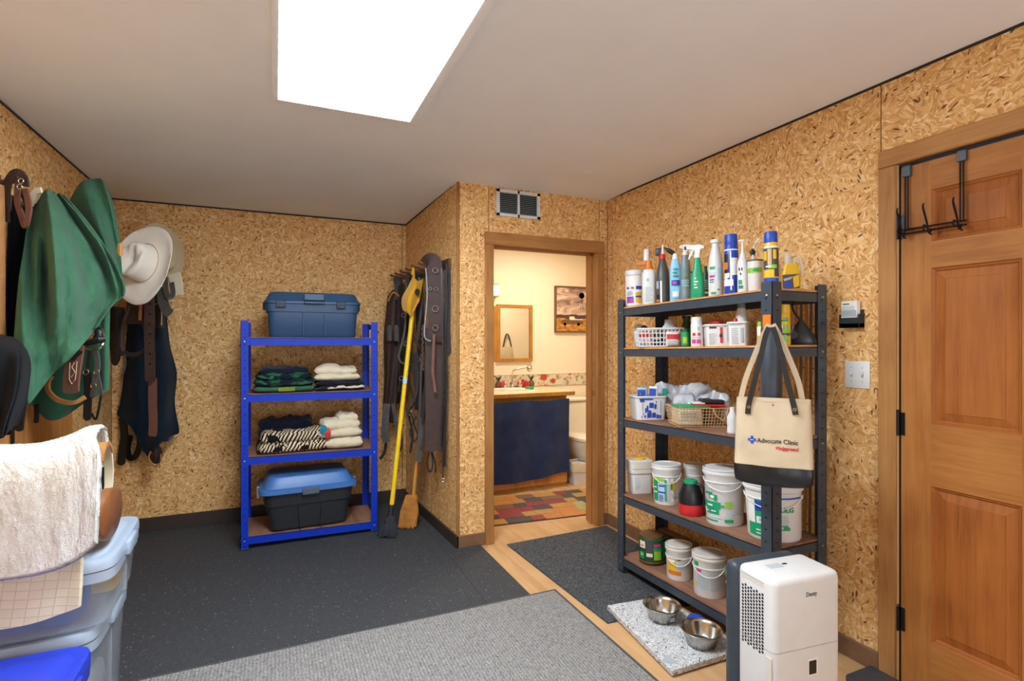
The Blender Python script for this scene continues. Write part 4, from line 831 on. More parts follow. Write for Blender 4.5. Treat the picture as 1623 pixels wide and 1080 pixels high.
x, y, t = put(1104, 1.99); o = thing('wire_basket', 'beige wire basket heaped with bags on the third shelf, left of the tote', 'basket', (x, y, shelf_z(2, y)), face_rot(x, y)+R(22)); o.location.z += .004; wire_basket(o, .235, .15, .095, .014, 'c_tan', 16, 6, .0016)
BL = o.location
obj('handle', MB().tube(spline([(.05, -.09, .095), (.06, -.1, .06), (.10, -.1, .04), (.125, -.092, .095)], 12), .003), 'c_tan', o)
q = crumple('plastic_bag', 'green and white plastic bag on the left of the wire basket', 1085, 662, onx(1085, 1.99)[1], .11, .09, .12, 'bag_film', 12); obj('band', MB().box(-.05, .03, -.058, -.04, .03, .06, .004, 1), 'c_green', q)
q = thing('folded_packet', 'white printed packs with green tops stacked in the wire basket', 'packet', (BL.x-.02, BL.y, BL.z+.006), o.rotation_euler[2]); obj('body', MB().box(-.10, .02, -.07, .05, 0, .085, .01, 2), 'c_cream', q); obj('top', MB().box(-.102, .06, -.072, .052, .086, .098, .004, 1), 'c_green', q); m = MB(); [m.box(-.095, .0-random.random()*.05, -.0725, -.069, .01+i*.017, .014+i*.017) for i in range(4)]; obj('lettering', m, 'c_printgray', q, False)
q = thing('folded_packet', 'red and black flat pouches lying on the right of the wire basket', 'packet', (BL.x+.02, BL.y-.02, BL.z+.100), o.rotation_euler[2]-R(8)); obj('body', MB().box(-.05, .10, -.06, .05, 0, .012, .005, 2), 'c_red', q); obj('flap', MB().box(-.01, .10, -.05, .055, .013, .034, .009, 2), 'c_black', q); obj('sleeve', MB().box(-.06, .0, -.055, .03, .013, .02, .003, 2), 'c_white', q)
q = thing('packet_stack', 'dark woven pouch filling the right half of the wire basket', 'pouch', (BL.x+.0, BL.y, BL.z+.006), o.rotation_euler[2]); obj('body', MB().box(.03, .11, -.065, .05, 0, .09, .014, 2), 'c_brown', q)
q = crumple('plastic_bag', 'small silver-gray plastic bag behind the wire basket near the tote', 1140, 668, onx(1140, 2.1)[1], .10, .08, .15, 'bag_film', 15)
o, t, y, z = cont('bottle', 'white ribbed bottle partly hidden by the tote bag on the third shelf', 'bottle', 1162, 1.93, 2)
obj('body', MB().lathe([(.024, 0), (.026, .004)]+[(.026-.001*(i % 2), .01+i*.008) for i in range(9)]+[(.012, .1), (.012, .12), (.0001, .121)]), 'white_plastic', o)

# --- fourth shelf: buckets
def bucket(name, label, px, X, k, wpx, ptop, cat='bucket', mats=('white_plastic', 'white_plastic'), pats=None, taper=.9, handle=True, rot=0, ribs=True):
    o, t, y, z = cont(name, label, cat, px, X, k, rot=rot); h = zt(ptop, t, z); r = .5*wpx/FPX*t*KC
    rb = r*taper; hb = h-.035
    obj('body', MB().lathe([(rb*.97, 0), (rb, .006), (r*.955, hb), (r*.99, hb+.004), (r*.99, hb+.012)], seg=40), mats[0], o)
    prof = [(r*.99, hb+.008), (r*1.03, hb+.01), (r*1.03, hb+.018), (r*.99, hb+.02), (r*.99, hb+.026), (r*1.02, hb+.028), (r*1.02, h-.002), (r*.97, h), (r*.92, h-.006), (.0001, h-.005)]
    obj('lid', MB().lathe(prof, seg=40), mats[1], o)
    if ribs: obj('rim', MB().lathe([(r*.97, hb-.03), (r*1.0, hb-.029), (r*1.0, hb-.025), (r*.97, hb-.024)], seg=40), mats[0], o)
    if handle:
        pts = [((r*1.0)*math.sin(R(-80+160*i/14)), -(r*1.0)*math.cos(R(-80+160*i/14))-.006, hb-.012-.05*math.sin(PI*i/14)) for i in range(15)]
        obj('bail', MB().tube(pts, .002, 6), 'c_white', o)
    if pats: labels(o, rb, pats(h), rt=r*.955, h=hb)
    return o, t, y, z, r, h
o, t, y, z = cont('bucket', 'white square bucket with a yellow cap at the far left of the fourth shelf', 'bucket', 1014, 2.0, 3, rot=18)
h = zt(728, t, z); W = .5*36/FPX*t*KC
obj('body', MB().loft([(0, W*.86, W*.86), (.005, W*.9, W*.9), (h*.62, W*.94, W*.94)], 44, ex=9), 'white_plastic', o)
obj('lid', MB().loft([(h*.6, W*.97, W*.97), (h*.62, W*1.05, W*1.05), (h*.72, W*1.05, W*1.05), (h*.73, W*1.0, W*1.0), (h*.76, W*1.07, W*1.07), (h*.97, W*1.07, W*1.07), (h, W*.98, W*.98)], 44, ex=7), 'warm_white', o)
obj('cap', MB().lathe([(.028, h), (.028, h+.008), (.0001, h+.008)], cx=.01), 'c_yellow', o); m = MB(); [m.box(-W*.7, -W*.1-random.random()*.02, -W*.94, -W*.9, .03+i*.012, .033+i*.012) for i in range(6)]; obj('lettering', m, 'c_printgray', o, False)
bucket('bucket', 'white round bucket with teal, blue and yellow label, second on the fourth shelf', 1058, 1.985, 3, 47, 735, pats=lambda h: [('white', -90, 90, .02, h*.7), ('emerald', -70, -40, .02, h*.66), ('green', -70, -14, .02, h*.1), ('paleblue', -36, -10, .03, h*.6), ('blue', -36, -10, h*.46, h*.5), ('emerald', -10, 0, h*.1, h*.64), ('blue', -38, -6, h*.3, h*.34), ('lime', -66, -14, h*.6, h*.68), ('yellow', 22, 34, h*.38, h*.6), ('green', 14, 22, h*.4, h*.58), ('paleblue', 20, 50, .05, h*.2), ('white', -66, -42, h*.3, h*.33), ('white', -66, -44, h*.42, h*.45)]+lines(-34, -12, h*.1, h*.28, 5, 'blue')+lines(16, 50, h*.24, h*.34, 4, 'printgray')+lines(-4, 8, h*.12, h*.6, 9, 'printgray'))
o, t, y, z, r, h = bucket('bucket', 'white lidded bucket at the back of the fourth shelf, behind the black and red jug', 1101, 2.13, 3, 34, 735, handle=False)
o, t, y, z = cont('jug', 'black and red plastic jug with a green cap on the fourth shelf', 'jug', 1096, 1.945, 3)
h = zt(766, t, z); r = .5*40/FPX*t*KC
obj('base', MB().lathe([(r*.93, 0), (r, .008), (r*1.02, .03), (r*.99, .055)], seg=36), 'c_red', o); obj('body', MB().lathe([(r*.985, .055), (r*.96, .1), (r*.72, h*.88), (r*.62, h)], seg=36), 'c_black', o); obj('cap', MB().lathe([(r*.56, h), (r*.54, h+.014), (r*.3, h+.02), (.0001, h+.02)]), 'c_emerald', o)
obj('handle', MB().tube(spline([(r*.5, -.02, h), (r*1.0, -.03, h*.9), (r*1.08, -.03, h*.6), (r*.95, -.03, h*.35)], 12), .008), 'c_black', o); labels(o, r*.9, [('red', -14, 4, h*.44, h*.5), ('white', -24, 2, h*.34, h*.37), ('pink', -4, 8, h*.42, h*.46), ('olive' if False else 'darkgreen', 24, 60, h*.25, h*.55)], rt=r*.7, h=h)
bucket('bucket', 'tall white bucket with green artwork in the middle of the fourth shelf', 1149, 1.99, 3, 66, 741, pats=lambda h: [('green', -70, -36, h*.54, h*.58), ('green', -50, -20, h*.46, h*.55), ('white', -44, -30, h*.48, h*.53), ('emerald', -74, -10, h*.3, h*.42), ('emerald', -60, -16, h*.2, h*.31), ('white', -56, -36, h*.34, h*.37), ('green', -70, -20, .02, h*.1), ('green', 0, 26, .02, h*.13), ('lime', 2, 24, h*.34, h*.44), ('paleblue', -50, -10, h*.14, h*.17), ('printgray', 20, 60, h*.2, h*.22), ('printgray', 30, 66, h*.26, h*.28), ('emerald', -30, -22, h*.44, h*.5), ('white', -66, -48, h*.24, h*.26), ('white', -40, -24, h*.25, h*.27), ('green', -8, 0, h*.34, h*.38), ('pink', -66, -60, h*.45, h*.48)]+lines(-60, -26, h*.59, h*.68, 3, 'printgray')+lines(6, 26, h*.17, h*.3, 5, 'paleblue'))
o, t, y, z, r, h = bucket('bucket', 'large white bucket behind the near corner post, under the tote bag', 1227, 2.035, 3, 95, 763, pats=lambda h: [('emerald', -60, -6, .015, h*.72), ('white', -62, -40, .07, h*.72), ('blue', -38, -8, h*.52, h*.7), ('white', -36, -10, h*.3, h*.42), ('printgray', -30, -10, h*.34, h*.4), ('white', -38, -8, h*.17, h*.19), ('white', -38, -12, h*.11, h*.13), ('darkgreen', 2, 13, .02, h*.6), ('orange', 3, 9, h*.15, h*.25), ('tan', 3, 8, h*.3, h*.55), ('blue', 14, 64, h*.77, h*.795)])
textwrap_cyl(o, 'AULG', .03, r*.93, 24, h*.54, 'c_green', bold=.001); textwrap_cyl(o, 'Cilb', .03, r*.91, 22, h*.22, 'c_green', bold=.001); labels(o, r*.9, lines(16, 34, h*.3, h*.5, 6, 'printgray'), rt=r*.955, h=h-.035, name='small_print')

# --- bottom shelf
o, t, y, z = cont('jar', 'green printed canister with a brown lid, far left of the bottom shelf', 'canister', 1034, 1.985, 4)
h = zt(845, t, z); r = .5*42/FPX*t*KC
obj('body', MB().lathe([(r*.85, 0), (r*.98, .012), (r, .02), (r, h*.86), (r*.9, h*.9)], seg=36), 'c_darkgreen', o); obj('lid', MB().lathe([(r*.92, h*.88), (r*.92, h*.96), (r*.8, h), (.0001, h+.004)], seg=36), 'c_brown', o)
obj('handle', MB().tube(spline([(r*.9, 0, h*.85), (r*1.25, 0, h*.8), (r*1.25, 0, h*.3), (r*.95, 0, h*.25)], 14), .008), 'c_darkgreen', o)
labels(o, r, [('cream', -62, -30, h*.56, h*.8), ('pink', -56, -36, h*.62, h*.66), ('darkgray', -26, 4, h*.42, h*.84), ('pink', 8, 40, h*.64, h*.74), ('green', 6, 44, h*.5, h*.62), ('lime', 8, 40, h*.2, h*.5), ('cream', -24, 2, h*.3, h*.42), ('teal', -60, -34, h*.2, h*.45), ('lime', -54, -40, h*.3, h*.4), ('brown', -70, 70, .012, h*.14), ('orange', -50, 0, .012, h*.08), ('green', 48, 70, h*.3, h*.8)])
bucket('bucket', 'small white bucket with a yellow label on the bottom shelf', 1077, 1.975, 4, 43, 862, taper=.94, pats=lambda h: [('yellow', -58, -14, .05, h*.62), ('white', -52, -20, h*.52, h*.6), ('orange', -56, 8, .03, .05), ('darkgray', -10, 8, h*.6, h*.66), ('printgray', -50, -24, h*.46, h*.48)]+lines(-8, 50, .06, h*.55, 8, 'paleblue'), mats=('white_plastic', 'warm_white'))
bucket('bucket', 'white bucket with faded small print and green lid mark, third on the bottom shelf', 1125, 1.975, 4, 54, 876, taper=.95, pats=lambda h: [('green', -62, -40, h*.72, h*.85), ('pink', -50, -28, h*.6, h*.66), ('yellow', -54, -44, .05, .07)]+lines(-46, 0, .04, h*.56, 9, 'paleblue')+lines(4, 56, .04, h*.6, 10, 'printgray'), mats=('white_plastic', 'warm_white'))
bucket('bucket', 'white and blue labelled can beside the dehumidifier on the bottom shelf', 1176, 1.95, 4, 50, 905, taper=.97, handle=False, pats=lambda h: [('blue', -64, -20, h*.42, h*.62), ('paleblue', -64, -20, h*.2, h*.38), ('teal', -64, -20, h*.1, h*.17), ('white', -50, -40, h*.46, h*.58)], mats=('white_plastic', 'c_green'))
x, y = 2.12, 2.42; o = thing('wooden_block', 'short brown plank lying behind the canisters on the bottom shelf', 'plank', (x, y, shelf_z(4, y)+.006), 0); obj('body', MB().box(-.03, .03, -.16, .12, 0, .14, .003, 1), 'c_brown', o)

# ------------------------------------------------------------------ tote bag on the rack post
tt = 2.085; tp = P(1225, 768, tt); TR = face_rot(tp.x, tp.y)
T = thing('tote_bag', 'tan canvas tote bag with black base and handles hanging from the gray rack post', 'bag', tuple(tp), TR)
ks = tt/FPX; KT = tt/math.hypot(tp.x, tp.y)
def tw(z): return .143-.012*(z/.345)
def td(z): return .052-.026*(z/.345)
def tfront(x, z):
    q = max(0.0, 1-abs(x/tw(z))**5)**.2; fo = .006*math.sin(x*34+z*20)*min(1, z/.1)+.007*fbm(x*9, z*5, 4)
    return -td(z)*q-fo*q
def bagpart(z0, z1, nz, off=0, lowcurve=False):
    m = MB(); seg = 72; vs = []
    for j in range(nz+1):
        z = z0+(z1-z0)*j/nz
        for i in range(seg):
            u = -1+2*(i/44) if i < 44 else 1-2*(i-44)/(seg-44)
            W_ = tw(z)+off; x = W_*math.sin(u*PI/2)*.35+W_*u*.65
            y = tfront(x*tw(z)/W_, z)-off*(1-abs(u)**9) if i < 44 else (td(z)+off)*max(0.0, 1-abs(x/W_)**5)**.2
            zz = z
            if lowcurve and z1 > z0: k = 1-j/nz; zz = z+.014*(abs(x)/tw(z))**3*k; x *= 1-.05*k**3; y *= 1-.25*k**3
            vs.append((x, y, zz))
    fs = [(j*seg+i, j*seg+(i+1) % seg, (j+1)*seg+(i+1) % seg, (j+1)*seg+i) for j in range(nz) for i in range(seg)]+[list(range(seg))[::-1], [nz*seg+i for i in range(seg)]]
    return m.add(vs, fs)
obj('body', bagpart(.07, .338, 40), 'canvas', T, ang=60); obj('base', bagpart(0, .078, 8, .0015, True), 'leather_black', T, ang=60)
m = MB(); m.sheet(lambda u, v: Vector(((u*2-1)*.126, tfront((u*2-1)*.126, .334)-.0015-.0, .326+.016*v)), 24, 1, .003, Vector((0, 1, 0))); obj('hem', m, 'canvas', T)
def bag_px(px, py): return (px-1225)*ks*KT, (768-py)*ks
def lay(vs): return [(x, tfront(x, z)-.0028, z) for x, z in vs]
v_, f_ = text('Advocate Clinic', .0242, .00035, 0, 1.0); w_ = max(a for a, b in v_)-min(a for a, b in v_); kx = .142/w_; cx_, cz_ = bag_px(1232, 700)
obj('lettering', MB().add(lay([(a*kx+cx_, b+cz_) for a, b in v_]), f_), 'c_black', T, False)
v_, f_ = text('Wedgepreend', .0185, .0006, .25, 1.0); w_ = max(a for a, b in v_)-min(a for a, b in v_); kx = .078/w_; cx_, cz_ = bag_px(1246, 709.5)
obj('lettering', MB().add(lay([(a*kx+cx_, b+cz_) for a, b in v_]), f_), 'c_red', T, False)
cx_, cz_ = bag_px(1192, 696.5); q = .0048
m = MB(); P8 = [(-q, -3*q), (q, -3*q), (q, -q), (3*q, -q), (3*q, q), (q, q), (q, 3*q), (-q, 3*q), (-q, q), (-3*q, q), (-3*q, -q), (-q, -q)]
m.add(lay([(cx_+a, cz_+b) for a, b in P8]), [list(range(12))]); obj('blue_cross', m, 'c_blue', T, False)
m = MB(); q *= .55; m.add([(a, b-.0008, c) for a, b, c in lay([(cx_-2.6*q, cz_-q*.3), (cx_+2.6*q, cz_-q*.3), (cx_+2.6*q, cz_+q*.3), (cx_-2.6*q, cz_+q*.3)])], [(0, 1, 2, 3)]); obj('white_mark', m, 'c_white', T, False)
cx_, cz_ = bag_px(1225, 641); obj('snap', MB().lathe([(.004, 0), (.003, -.002), (.0001, -.003)], axis='y', seg=12, base=(cx_, tfront(cx_, cz_), cz_)), 'brass', T)
def handle(pts, mat, wd, nm, th=.003):
    q = []
    for px, py, y in pts: x, z = bag_px(px, py); q.append((x, (tfront(x, z)-y) if z < .345 and y < .012 else y, z))
    obj(nm, MB().ribbon(spline(q, 30), wd, th, Vector((0, 1, 0))), mat, T)
handle([(1185, 657, .004), (1187, 640, .004), (1196, 604, -.022), (1205, 568, -.014), (1213, 534, -.005), (1219, 519, 0.0)], 'leather_black', .020, 'handle')
handle([(1260, 654, .004), (1257, 640, .004), (1248, 604, -.022), (1240, 570, -.014), (1231, 536, -.005), (1225, 519, 0.0)], 'leather_black', .020, 'handle')
handle([(1173, 632, .02), (1180, 604, .02), (1193, 570, .018), (1208, 534, .014), (1219, 514, .010)], 'canvas', .020, 'handle_back')
handle([(1271, 632, .02), (1264, 602, .02), (1250, 566, .018), (1236, 534, .014), (1225, 514, .010)], 'canvas', .020, 'handle_back')
for px in (1186.5, 1258.5): cx_, cz_ = bag_px(px, 646); obj('grommet', MB().lathe([(.0075, 0), (.0065, -.003), (.003, -.003), (.003, 0)], axis='y', seg=16, base=(cx_, tfront(cx_, cz_)-.0055, cz_)), 'brass', T)

# ------------------------------------------------------------------ dehumidifier
Dh = thing('dehumidifier', 'white and charcoal dehumidifier standing on the floor beside the gray rack', 'appliance', (1.618, 1.297, 0), R(-6))
sh = MB().box(-.143, .143, -.1, .068, .008, .60, .024, 5); obj('shell', sh, 'white_plastic', Dh, True, 50)
obj('rear_housing', MB().box(-.153, .138, .060, .128, .006, .594, .028, 5), 'c_darkgray' if False else 'gray_steel', Dh, True, 50)
m = MB()
for i in range(8):
    for j in range(18):
        y = -.052+i*.0128; z = .555-.018-j*.0112-(i % 2)*.0056
        m.lathe([(.0049, -.0006), (.0001, -.0006)], y, z, 7, axis='x', base=(-.143, 0, 0))
obj('vent_holes', m, 'hole', Dh, False, kind='stuff')
obj('grip_recess', MB().prism([(-.058, .56), (.045, .56), (.038, .575), (-.05, .575)], -.1438, -.1425, plane='yz'), 'warm_white', Dh, False)
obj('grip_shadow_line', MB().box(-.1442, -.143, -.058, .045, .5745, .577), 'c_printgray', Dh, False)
obj('seam', MB().prism([(a*.1194+.0243*math.cos(R(q)), (.0437 if b > 0 else -.0757)+.0243*math.sin(R(q))) for a, b, q0 in ((1, 1, 0), (-1, 1, 90), (-1, -1, 180), (1, -1, 270)) for q in range(q0, q0+91, 15)], .3625, .3645, plane='xy'), 'c_printgray', Dh, False)
obj('bucket_grip', MB().box(-.1445, -.1425, -.09, -.066, .06, .345, .0008, 1), 'warm_white', Dh, False)
obj('window_surround', MB().box(-.006, .038, -.1025, -.1, .268, .325, .001, 1), 'c_white', Dh, False); obj('level_window', MB().box(.000, .031, -.1035, -.1, .274, .319, .001, 1), 'c_black', Dh, False)
v_, f_ = text('Deoty', .021, .0003); w_ = max(a for a, b in v_)-min(a for a, b in v_); obj('lettering', MB().add([(a*.045/w_+.012, -.1013, b+.532) for a, b in v_], f_), 'c_darkgray', Dh, False)
obj('display', MB().loft([(.6, .011, .005), (.6012, .010, .004)], 18, ex=3), 'c_black', Dh)
m = MB(); [m.box(-.075+i*.012, -.068+i*.012, -.02, .012, .6, .6004) for i in range(5)]; obj('keypad', m, 'c_printgray', Dh, False, kind='stuff')
for sx in (-1, 1): obj('caster', MB().lathe([(.01, -.012), (.01, .012)], 0.0, .0105, 12, axis='x', base=(sx*.11, 0, 0)), 'black_plastic', Dh)
tag(obj('power_cord', MB().tube(spline([(1.74, 1.46, .03), (1.80, 1.46, .006), (1.92, 1.47, .006), (2.03, 1.42, .006), (2.12, 1.34, .006), (2.17, 1.28, .006)], 40), .004), 'c_white'), 'thin white power cord curling on the floor behind the dehumidifier', 'cord')
tag(obj('door_wedge', MB().box(2.10, 2.262, 1.10, 1.405, 0.0005, .03, .008, 2), 'gray_steel'), 'dark gray flat block on the floor in front of the wooden door', 'block')

# foam mat and bowls
fm = thing('foam_mat', 'white foam pad with gray squiggle pattern under the metal bowls', 'mat', (1.68, 1.98, 0))
Q = [(1.542, 2.262), (1.862, 2.225), (1.862, 1.70), (1.477, 1.706)]; Q = [(a-1.68, b-1.98) for a, b in Q]
def quadm(Q, z0, z1, ins=.004):
    m = MB(); c = Vector((sum(a for a, b in Q)/4, sum(b for a, b in Q)/4)); S = [tuple(c+(Vector(p)-c)*(1-ins/.2)) for p in Q]
    vs = [(a, b, z0) for a, b in Q]+[(a, b, z1-ins) for a, b in Q]+[(a, b, z1) for a, b in S]
    return m.add(vs, [(0, 1, 2, 3), (0, 4, 5, 1), (1, 5, 6, 2), (2, 6, 7, 3), (3, 7, 4, 0), (4, 8, 9, 5), (5, 9, 10, 6), (6, 10, 11, 7), (7, 11, 8, 4), (11, 10, 9, 8)])
obj('pad', quadm(Q, .009, .034), 'squiggle', fm, True, 30); obj('care_label', quadm([(-.19, -.2), (-.15, -.19), (-.145, -.235), (-.185, -.245)], .034, .0352, .0003), 'c_printgray', fm, False)
def bowl(x, y, r, label):
    b = thing('bowl', label, 'bowl', (x, y, .0355)); h = .068
    obj('shell', MB().lathe([(.0001, .001), (r*.62, .001), (r*.7, .004), (r*.84, h*.8), (r*.88, h*.94), (r*.98, h*.97), (r, h), (r*.97, h+.002), (r*.87, h*.96), (r*.81, h*.8), (r*.66, .008), (r*.6, .005), (.0001, .004)], seg=48), 'steel', b, True, 60); return b
b = bowl(1.705, 2.04, .091, 'stainless steel bowl with food scraps, farther from the dehumidifier'); m = MB()
for i in range(26):
    a = random.random()*6.28; q = random.random()*.035; m.loft([(.006, .003, .003, q*math.cos(a), q*math.sin(a)), (.009, .007, .006, q*math.cos(a), q*math.sin(a)), (.014, .003, .003, q*math.cos(a), q*math.sin(a))], 7)
obj('kibble', m, 'c_brown', b, kind='stuff'); obj('label', MB().box(-.012, .012, -.076, -.0705, .02, .038).disp(lambda v: v), 'c_printgray', b, False)
bowl(1.722, 1.80, .091, 'empty stainless steel bowl nearer the dehumidifier')
tag(obj('ball', MB().lathe([(.0001, .034)]+[(.042*math.sin(PI*i/12), .058-.024*math.cos(PI*i/12)) for i in range(1, 12)]+[(.0001, .082)], 1.815, 1.93, 28), 'c_blue'), 'blue rounded cap between the two bowls and the rack', 'ball')

# ------------------------------------------------------------------ switch plate, card holder, over-door hooks
s = thing('switch_plate', 'white double light switch plate on the right wall', 'switch', (XR-.0005, 1.472, 1.231))
obj('plate', MB().box(-.006, 0, -.054, .054, -.058, .058, .003, 2), 'white_plastic', s)
for sy in (-1, 1):
    obj('slot', MB().box(-.0066, -.005, sy*.023-.005, sy*.023+.005, -.012, .012), 'c_printgray', s, False); obj('toggle', MB().box(-.017, -.005, sy*.023-.0035, sy*.023+.0035, .0, .011, .001, 1), 'white_plastic', s)
    for z in (-.03, .03): obj('screw', MB().lathe([(.003, 0), (.0025, -.001)], sy*.023, z, 10, axis='x', base=(-.006, 0, 0)), 'c_printgray', s)
s = thing('card_holder', 'small white card box in a black wall holder above the switches', 'holder', (XR-.0005, 1.487, 1.49))
obj('holder', MB().box(-.036, 0, -.044, .044, -.058, -.038, .002, 1).box(-.036, -.031, -.044, .044, -.058, -.014, .002, 1).box(-.036, 0, -.044, -.040, -.058, .0, .001, 1).box(-.036, 0, .040, .044, -.058, .0, .001, 1).box(-.004, 0, -.044, .044, -.058, .02, .001, 1), 'black_plastic', s)
obj('card_box', MB().box(-.030, -.006, -.030, .038, -.037, .058, .001, 1), 'c_white', s, False); m = MB(); m.box(-.0308, -.030, .002, .030, .042, .047, mi=0); m.box(-.0308, -.030, -.028, .036, -.01, .018, mi=1); [m.box(-.0308, -.030, -.02, .034, .02+i*.006, .0225+i*.006, mi=1) for i in range(3)]; obj('label', m, ['c_darkgray', 'c_printgray'], s, False)
def PX(px, py, x): a, b = ray(px); t = x/a; return Vector((x, b*t, CAMH-t*(py-CY)/FPX))
hk = thing('hook_rack', 'black wire over-the-door hook rack with three hooks on the wooden door', 'hook rack', (XR, 1.18, 1.8))
xh = XR-.006
for k, (px, py0, py1) in enumerate(((1437, 266, 366), (1524.5, 240, 350))):
    a = PX(px, py0, xh); b = PX(px, py1, xh)
    for dy in (-.005, .005): obj('upright', MB().tube([a+Vector((0, dy, -.03)), b+Vector((0, dy, 0))], .003, 8), 'black_metal', hk, world=True)
    obj('door_clip', MB().box(xh-.004, XR+.003, a.y-.014, a.y+.014, a.z-.035, dtop+.003, .001, 1).box(xh-.004, XR+.03, a.y-.014, a.y+.014, dtop+.0005, dtop+.003), 'gray_steel', hk, world=True)
ba = PX(1430, 365, xh-.004); bb = PX(1532, 349, xh-.004)
for dz in (0, -.016): obj('rail', MB().tube([Vector((ba.x, ba.y, ba.z+dz)), Vector((bb.x, bb.y, bb.z+dz))], .0036, 8), 'black_metal', hk, world=True)
for px in (1436, 1479, 1525):
    f = (px-1430)/102; c = ba+(bb-ba)*f
    for nm, pts in (('hook', [(0, -.016), (-.012, -.03), (-.022, -.02), (-.03, .01), (-.055, .062), (-.062, .074), (-.066, .072), (-.064, .06), (-.04, .006), (-.03, -.028), (-.01, -.036)]), ('lower_hook', [(0, -.012), (-.02, -.018), (-.036, -.022), (-.046, -.012), (-.042, 0), (-.034, -.002)])):
        off = -.006 if nm == 'hook' else .004
        obj(nm, MB().tube(spline([(c.x+a, c.y+off+(.007 if nm == 'hook' and i < 5 else 0), c.z+b) for i, (a, b) in enumerate(pts)], 28), .0028, 8), 'black_metal', hk, world=True)
# dowels behind the rack, near end
for i, (px, py0, py1, c) in enumerate(((1262, 566, 640, 'oak'), (1270, 566, 650, 'c_brown'), (1278, 566, 640, 'oak'), (1286, 566, 655, 'c_brown'))):
    x = 2.225+.006*(i % 2); a = PX(px, py0, x); b = PX(px-1, py1+230, x)
    o = tag(obj('dowel', MB().tube([a+UP*.25, Vector((a.x, a.y+.01, .002))], .006, 8), c), ('thin round stick leaning behind the near end of the gray rack, %s' % ('pale, left one', 'dark, left one', 'pale, right one', 'dark, right one')[i]), 'stick', 'sticks behind the gray rack')

# ------------------------------------------------------------------ bathroom
def PY(px, py, y): a, b = ray(px); t = y/b; return Vector((a*t, y, CAMH-t*(py-CY)/FPX))
V = thing('vanity', 'bathroom vanity with a cream counter top and wood edge', 'vanity', (2.0, 4.67, 0))
obj('cabinet', MB().box(-.70, .545, -.255, .30, .0, .865), 'oak', V, False)
obj('toe_board', MB().box(-.70, .545, -.268, -.256, .03, .135, .002, 1), 'plank_wood', V, False)
obj('countertop', MB().box(-.70, .60, -.30, .30, .868, .9, .004, 1), 'counter', V); obj('front_edge', MB().box(-.70, .605, -.314, -.301, .862, .898, .003, 1), 'oak', V)
sk = MB(); e = []
for r1, z in ((.25, .9005), (.245, .912), (.225, .912), (.20, .895), (.13, .888), (.02, .887)): e.append((z, r1, r1*.8, .06, -.02))
sk.loft(e, 44, cap=True, ex=2.2); obj('basin', sk, 'porcelain', V, True, 70)
fc = PY(812, 612, 4.86)-Vector((2.0, 4.67, 0)); fc.z = .913
arm = [fc, fc+Vector((0, 0, .10)), fc+Vector((.005, -.01, .155)), fc+Vector((.03, -.03, .175)), fc+Vector((.13, -.08, .205))]
obj('faucet', MB().tube(spline(arm, 20), .009, 10).lathe([(.02, .9), (.018, .93), (.01, .95)], fc.x, fc.y, 16), 'chrome', V)
obj('faucet_head', MB().lathe([(.0001, -.03), (.028, -.02), (.034, 0), (.028, .02), (.0001, .03)], axis='x', seg=18, base=fc+Vector((.15, -.085, .19))), 'chrome', V)
for dx in (-.075, .085): obj('tap', MB().lathe([(.02, .9), (.022, .94), (.012, .95), (.016, .985), (.0001, .99)], fc.x+dx, fc.y, 14), 'chrome', V)
def curtain(u, v):
    x = 1.62+.915*u; zt_ = .835-.012*math.sin(u*PI*2.1)**2; zb = .085+.055*u**1.5+.006*math.sin(u*9)
    y = 4.343-.012*math.sin(u*17+v*2)*(.3+.7*v)-.008*fbm(u*5, v*3, 2); return Vector((x, y, zt_+(zb-zt_)*v))
tag(obj('towel_curtain', MB().sheet(curtain, 60, 30, .005, Vector((0, 1, 0))), 'curtain_blue', ang=70), 'dark blue cloth hung across the front of the bathroom vanity', 'curtain')
def decor(px, z, kind):
    p = PY(px, 600, 4.9)
    if kind == 'pine':
        o = thing('pineapple_ornament', 'small pineapple ornament on the vanity, %s of the faucet' % ('left' if px < 810 else 'right'), 'ornament', (p.x, p.y, .9))
        obj('body', MB().lathe([(.02, 0), (.032, .02), (.034, .04), (.022, .07)], seg=16), 'c_brown', o); m = MB()
        for i in range(9): a = i*2.4; m.tube([(0, 0, .068), (.018*math.cos(a), .018*math.sin(a), .1), (.034*math.cos(a), .034*math.sin(a), .115+.01*(i % 3))], [.006, .005, .001], 6)
        obj('leaves', m, 'c_darkgreen', o)
    else:
        o = thing('apple_ornament', kind, 'ornament', (p.x, p.y-.01, .9)); obj('body', MB().lathe([(.015, 0), (.036, .014), (.042, .036), (.034, .06), (.012, .068), (.0001, .062)], seg=20), 'c_red', o); obj('stem', MB().tube([(0, 0, .062), (.004, 0, .082)], .003), 'c_brown', o)
decor(790, 0, 'pine'); decor(842, 0, 'pine'); decor(796, 0, 'red apple ornament at the left of the bathroom faucet'); decor(825, 0, 'red apple ornament beside the green sponge'); decor(833, 0, 'red apple ornament next to the right pineapple')
p = PY(839, 610, 4.62); tag(obj('sponge', MB().box(p.x-.04, p.x+.04, p.y-.025, p.y+.025, .9125, .935, .006, 2), 'c_green'), 'green sponge on the right rim of the bathroom sink', 'sponge')
o = tag(obj('tile_border', MB().box(1.3, 3.34, 4.968, 4.979, .905, 1.025, .002, 1), 'border_print'), 'tiled backsplash border with red fruit and flowers', 'tile')
obj('trim_9', MB().box(1.3, 3.34, 4.966, 4.979, 1.0255, 1.036, .002, 1), 'bath_paint', kind='structure')
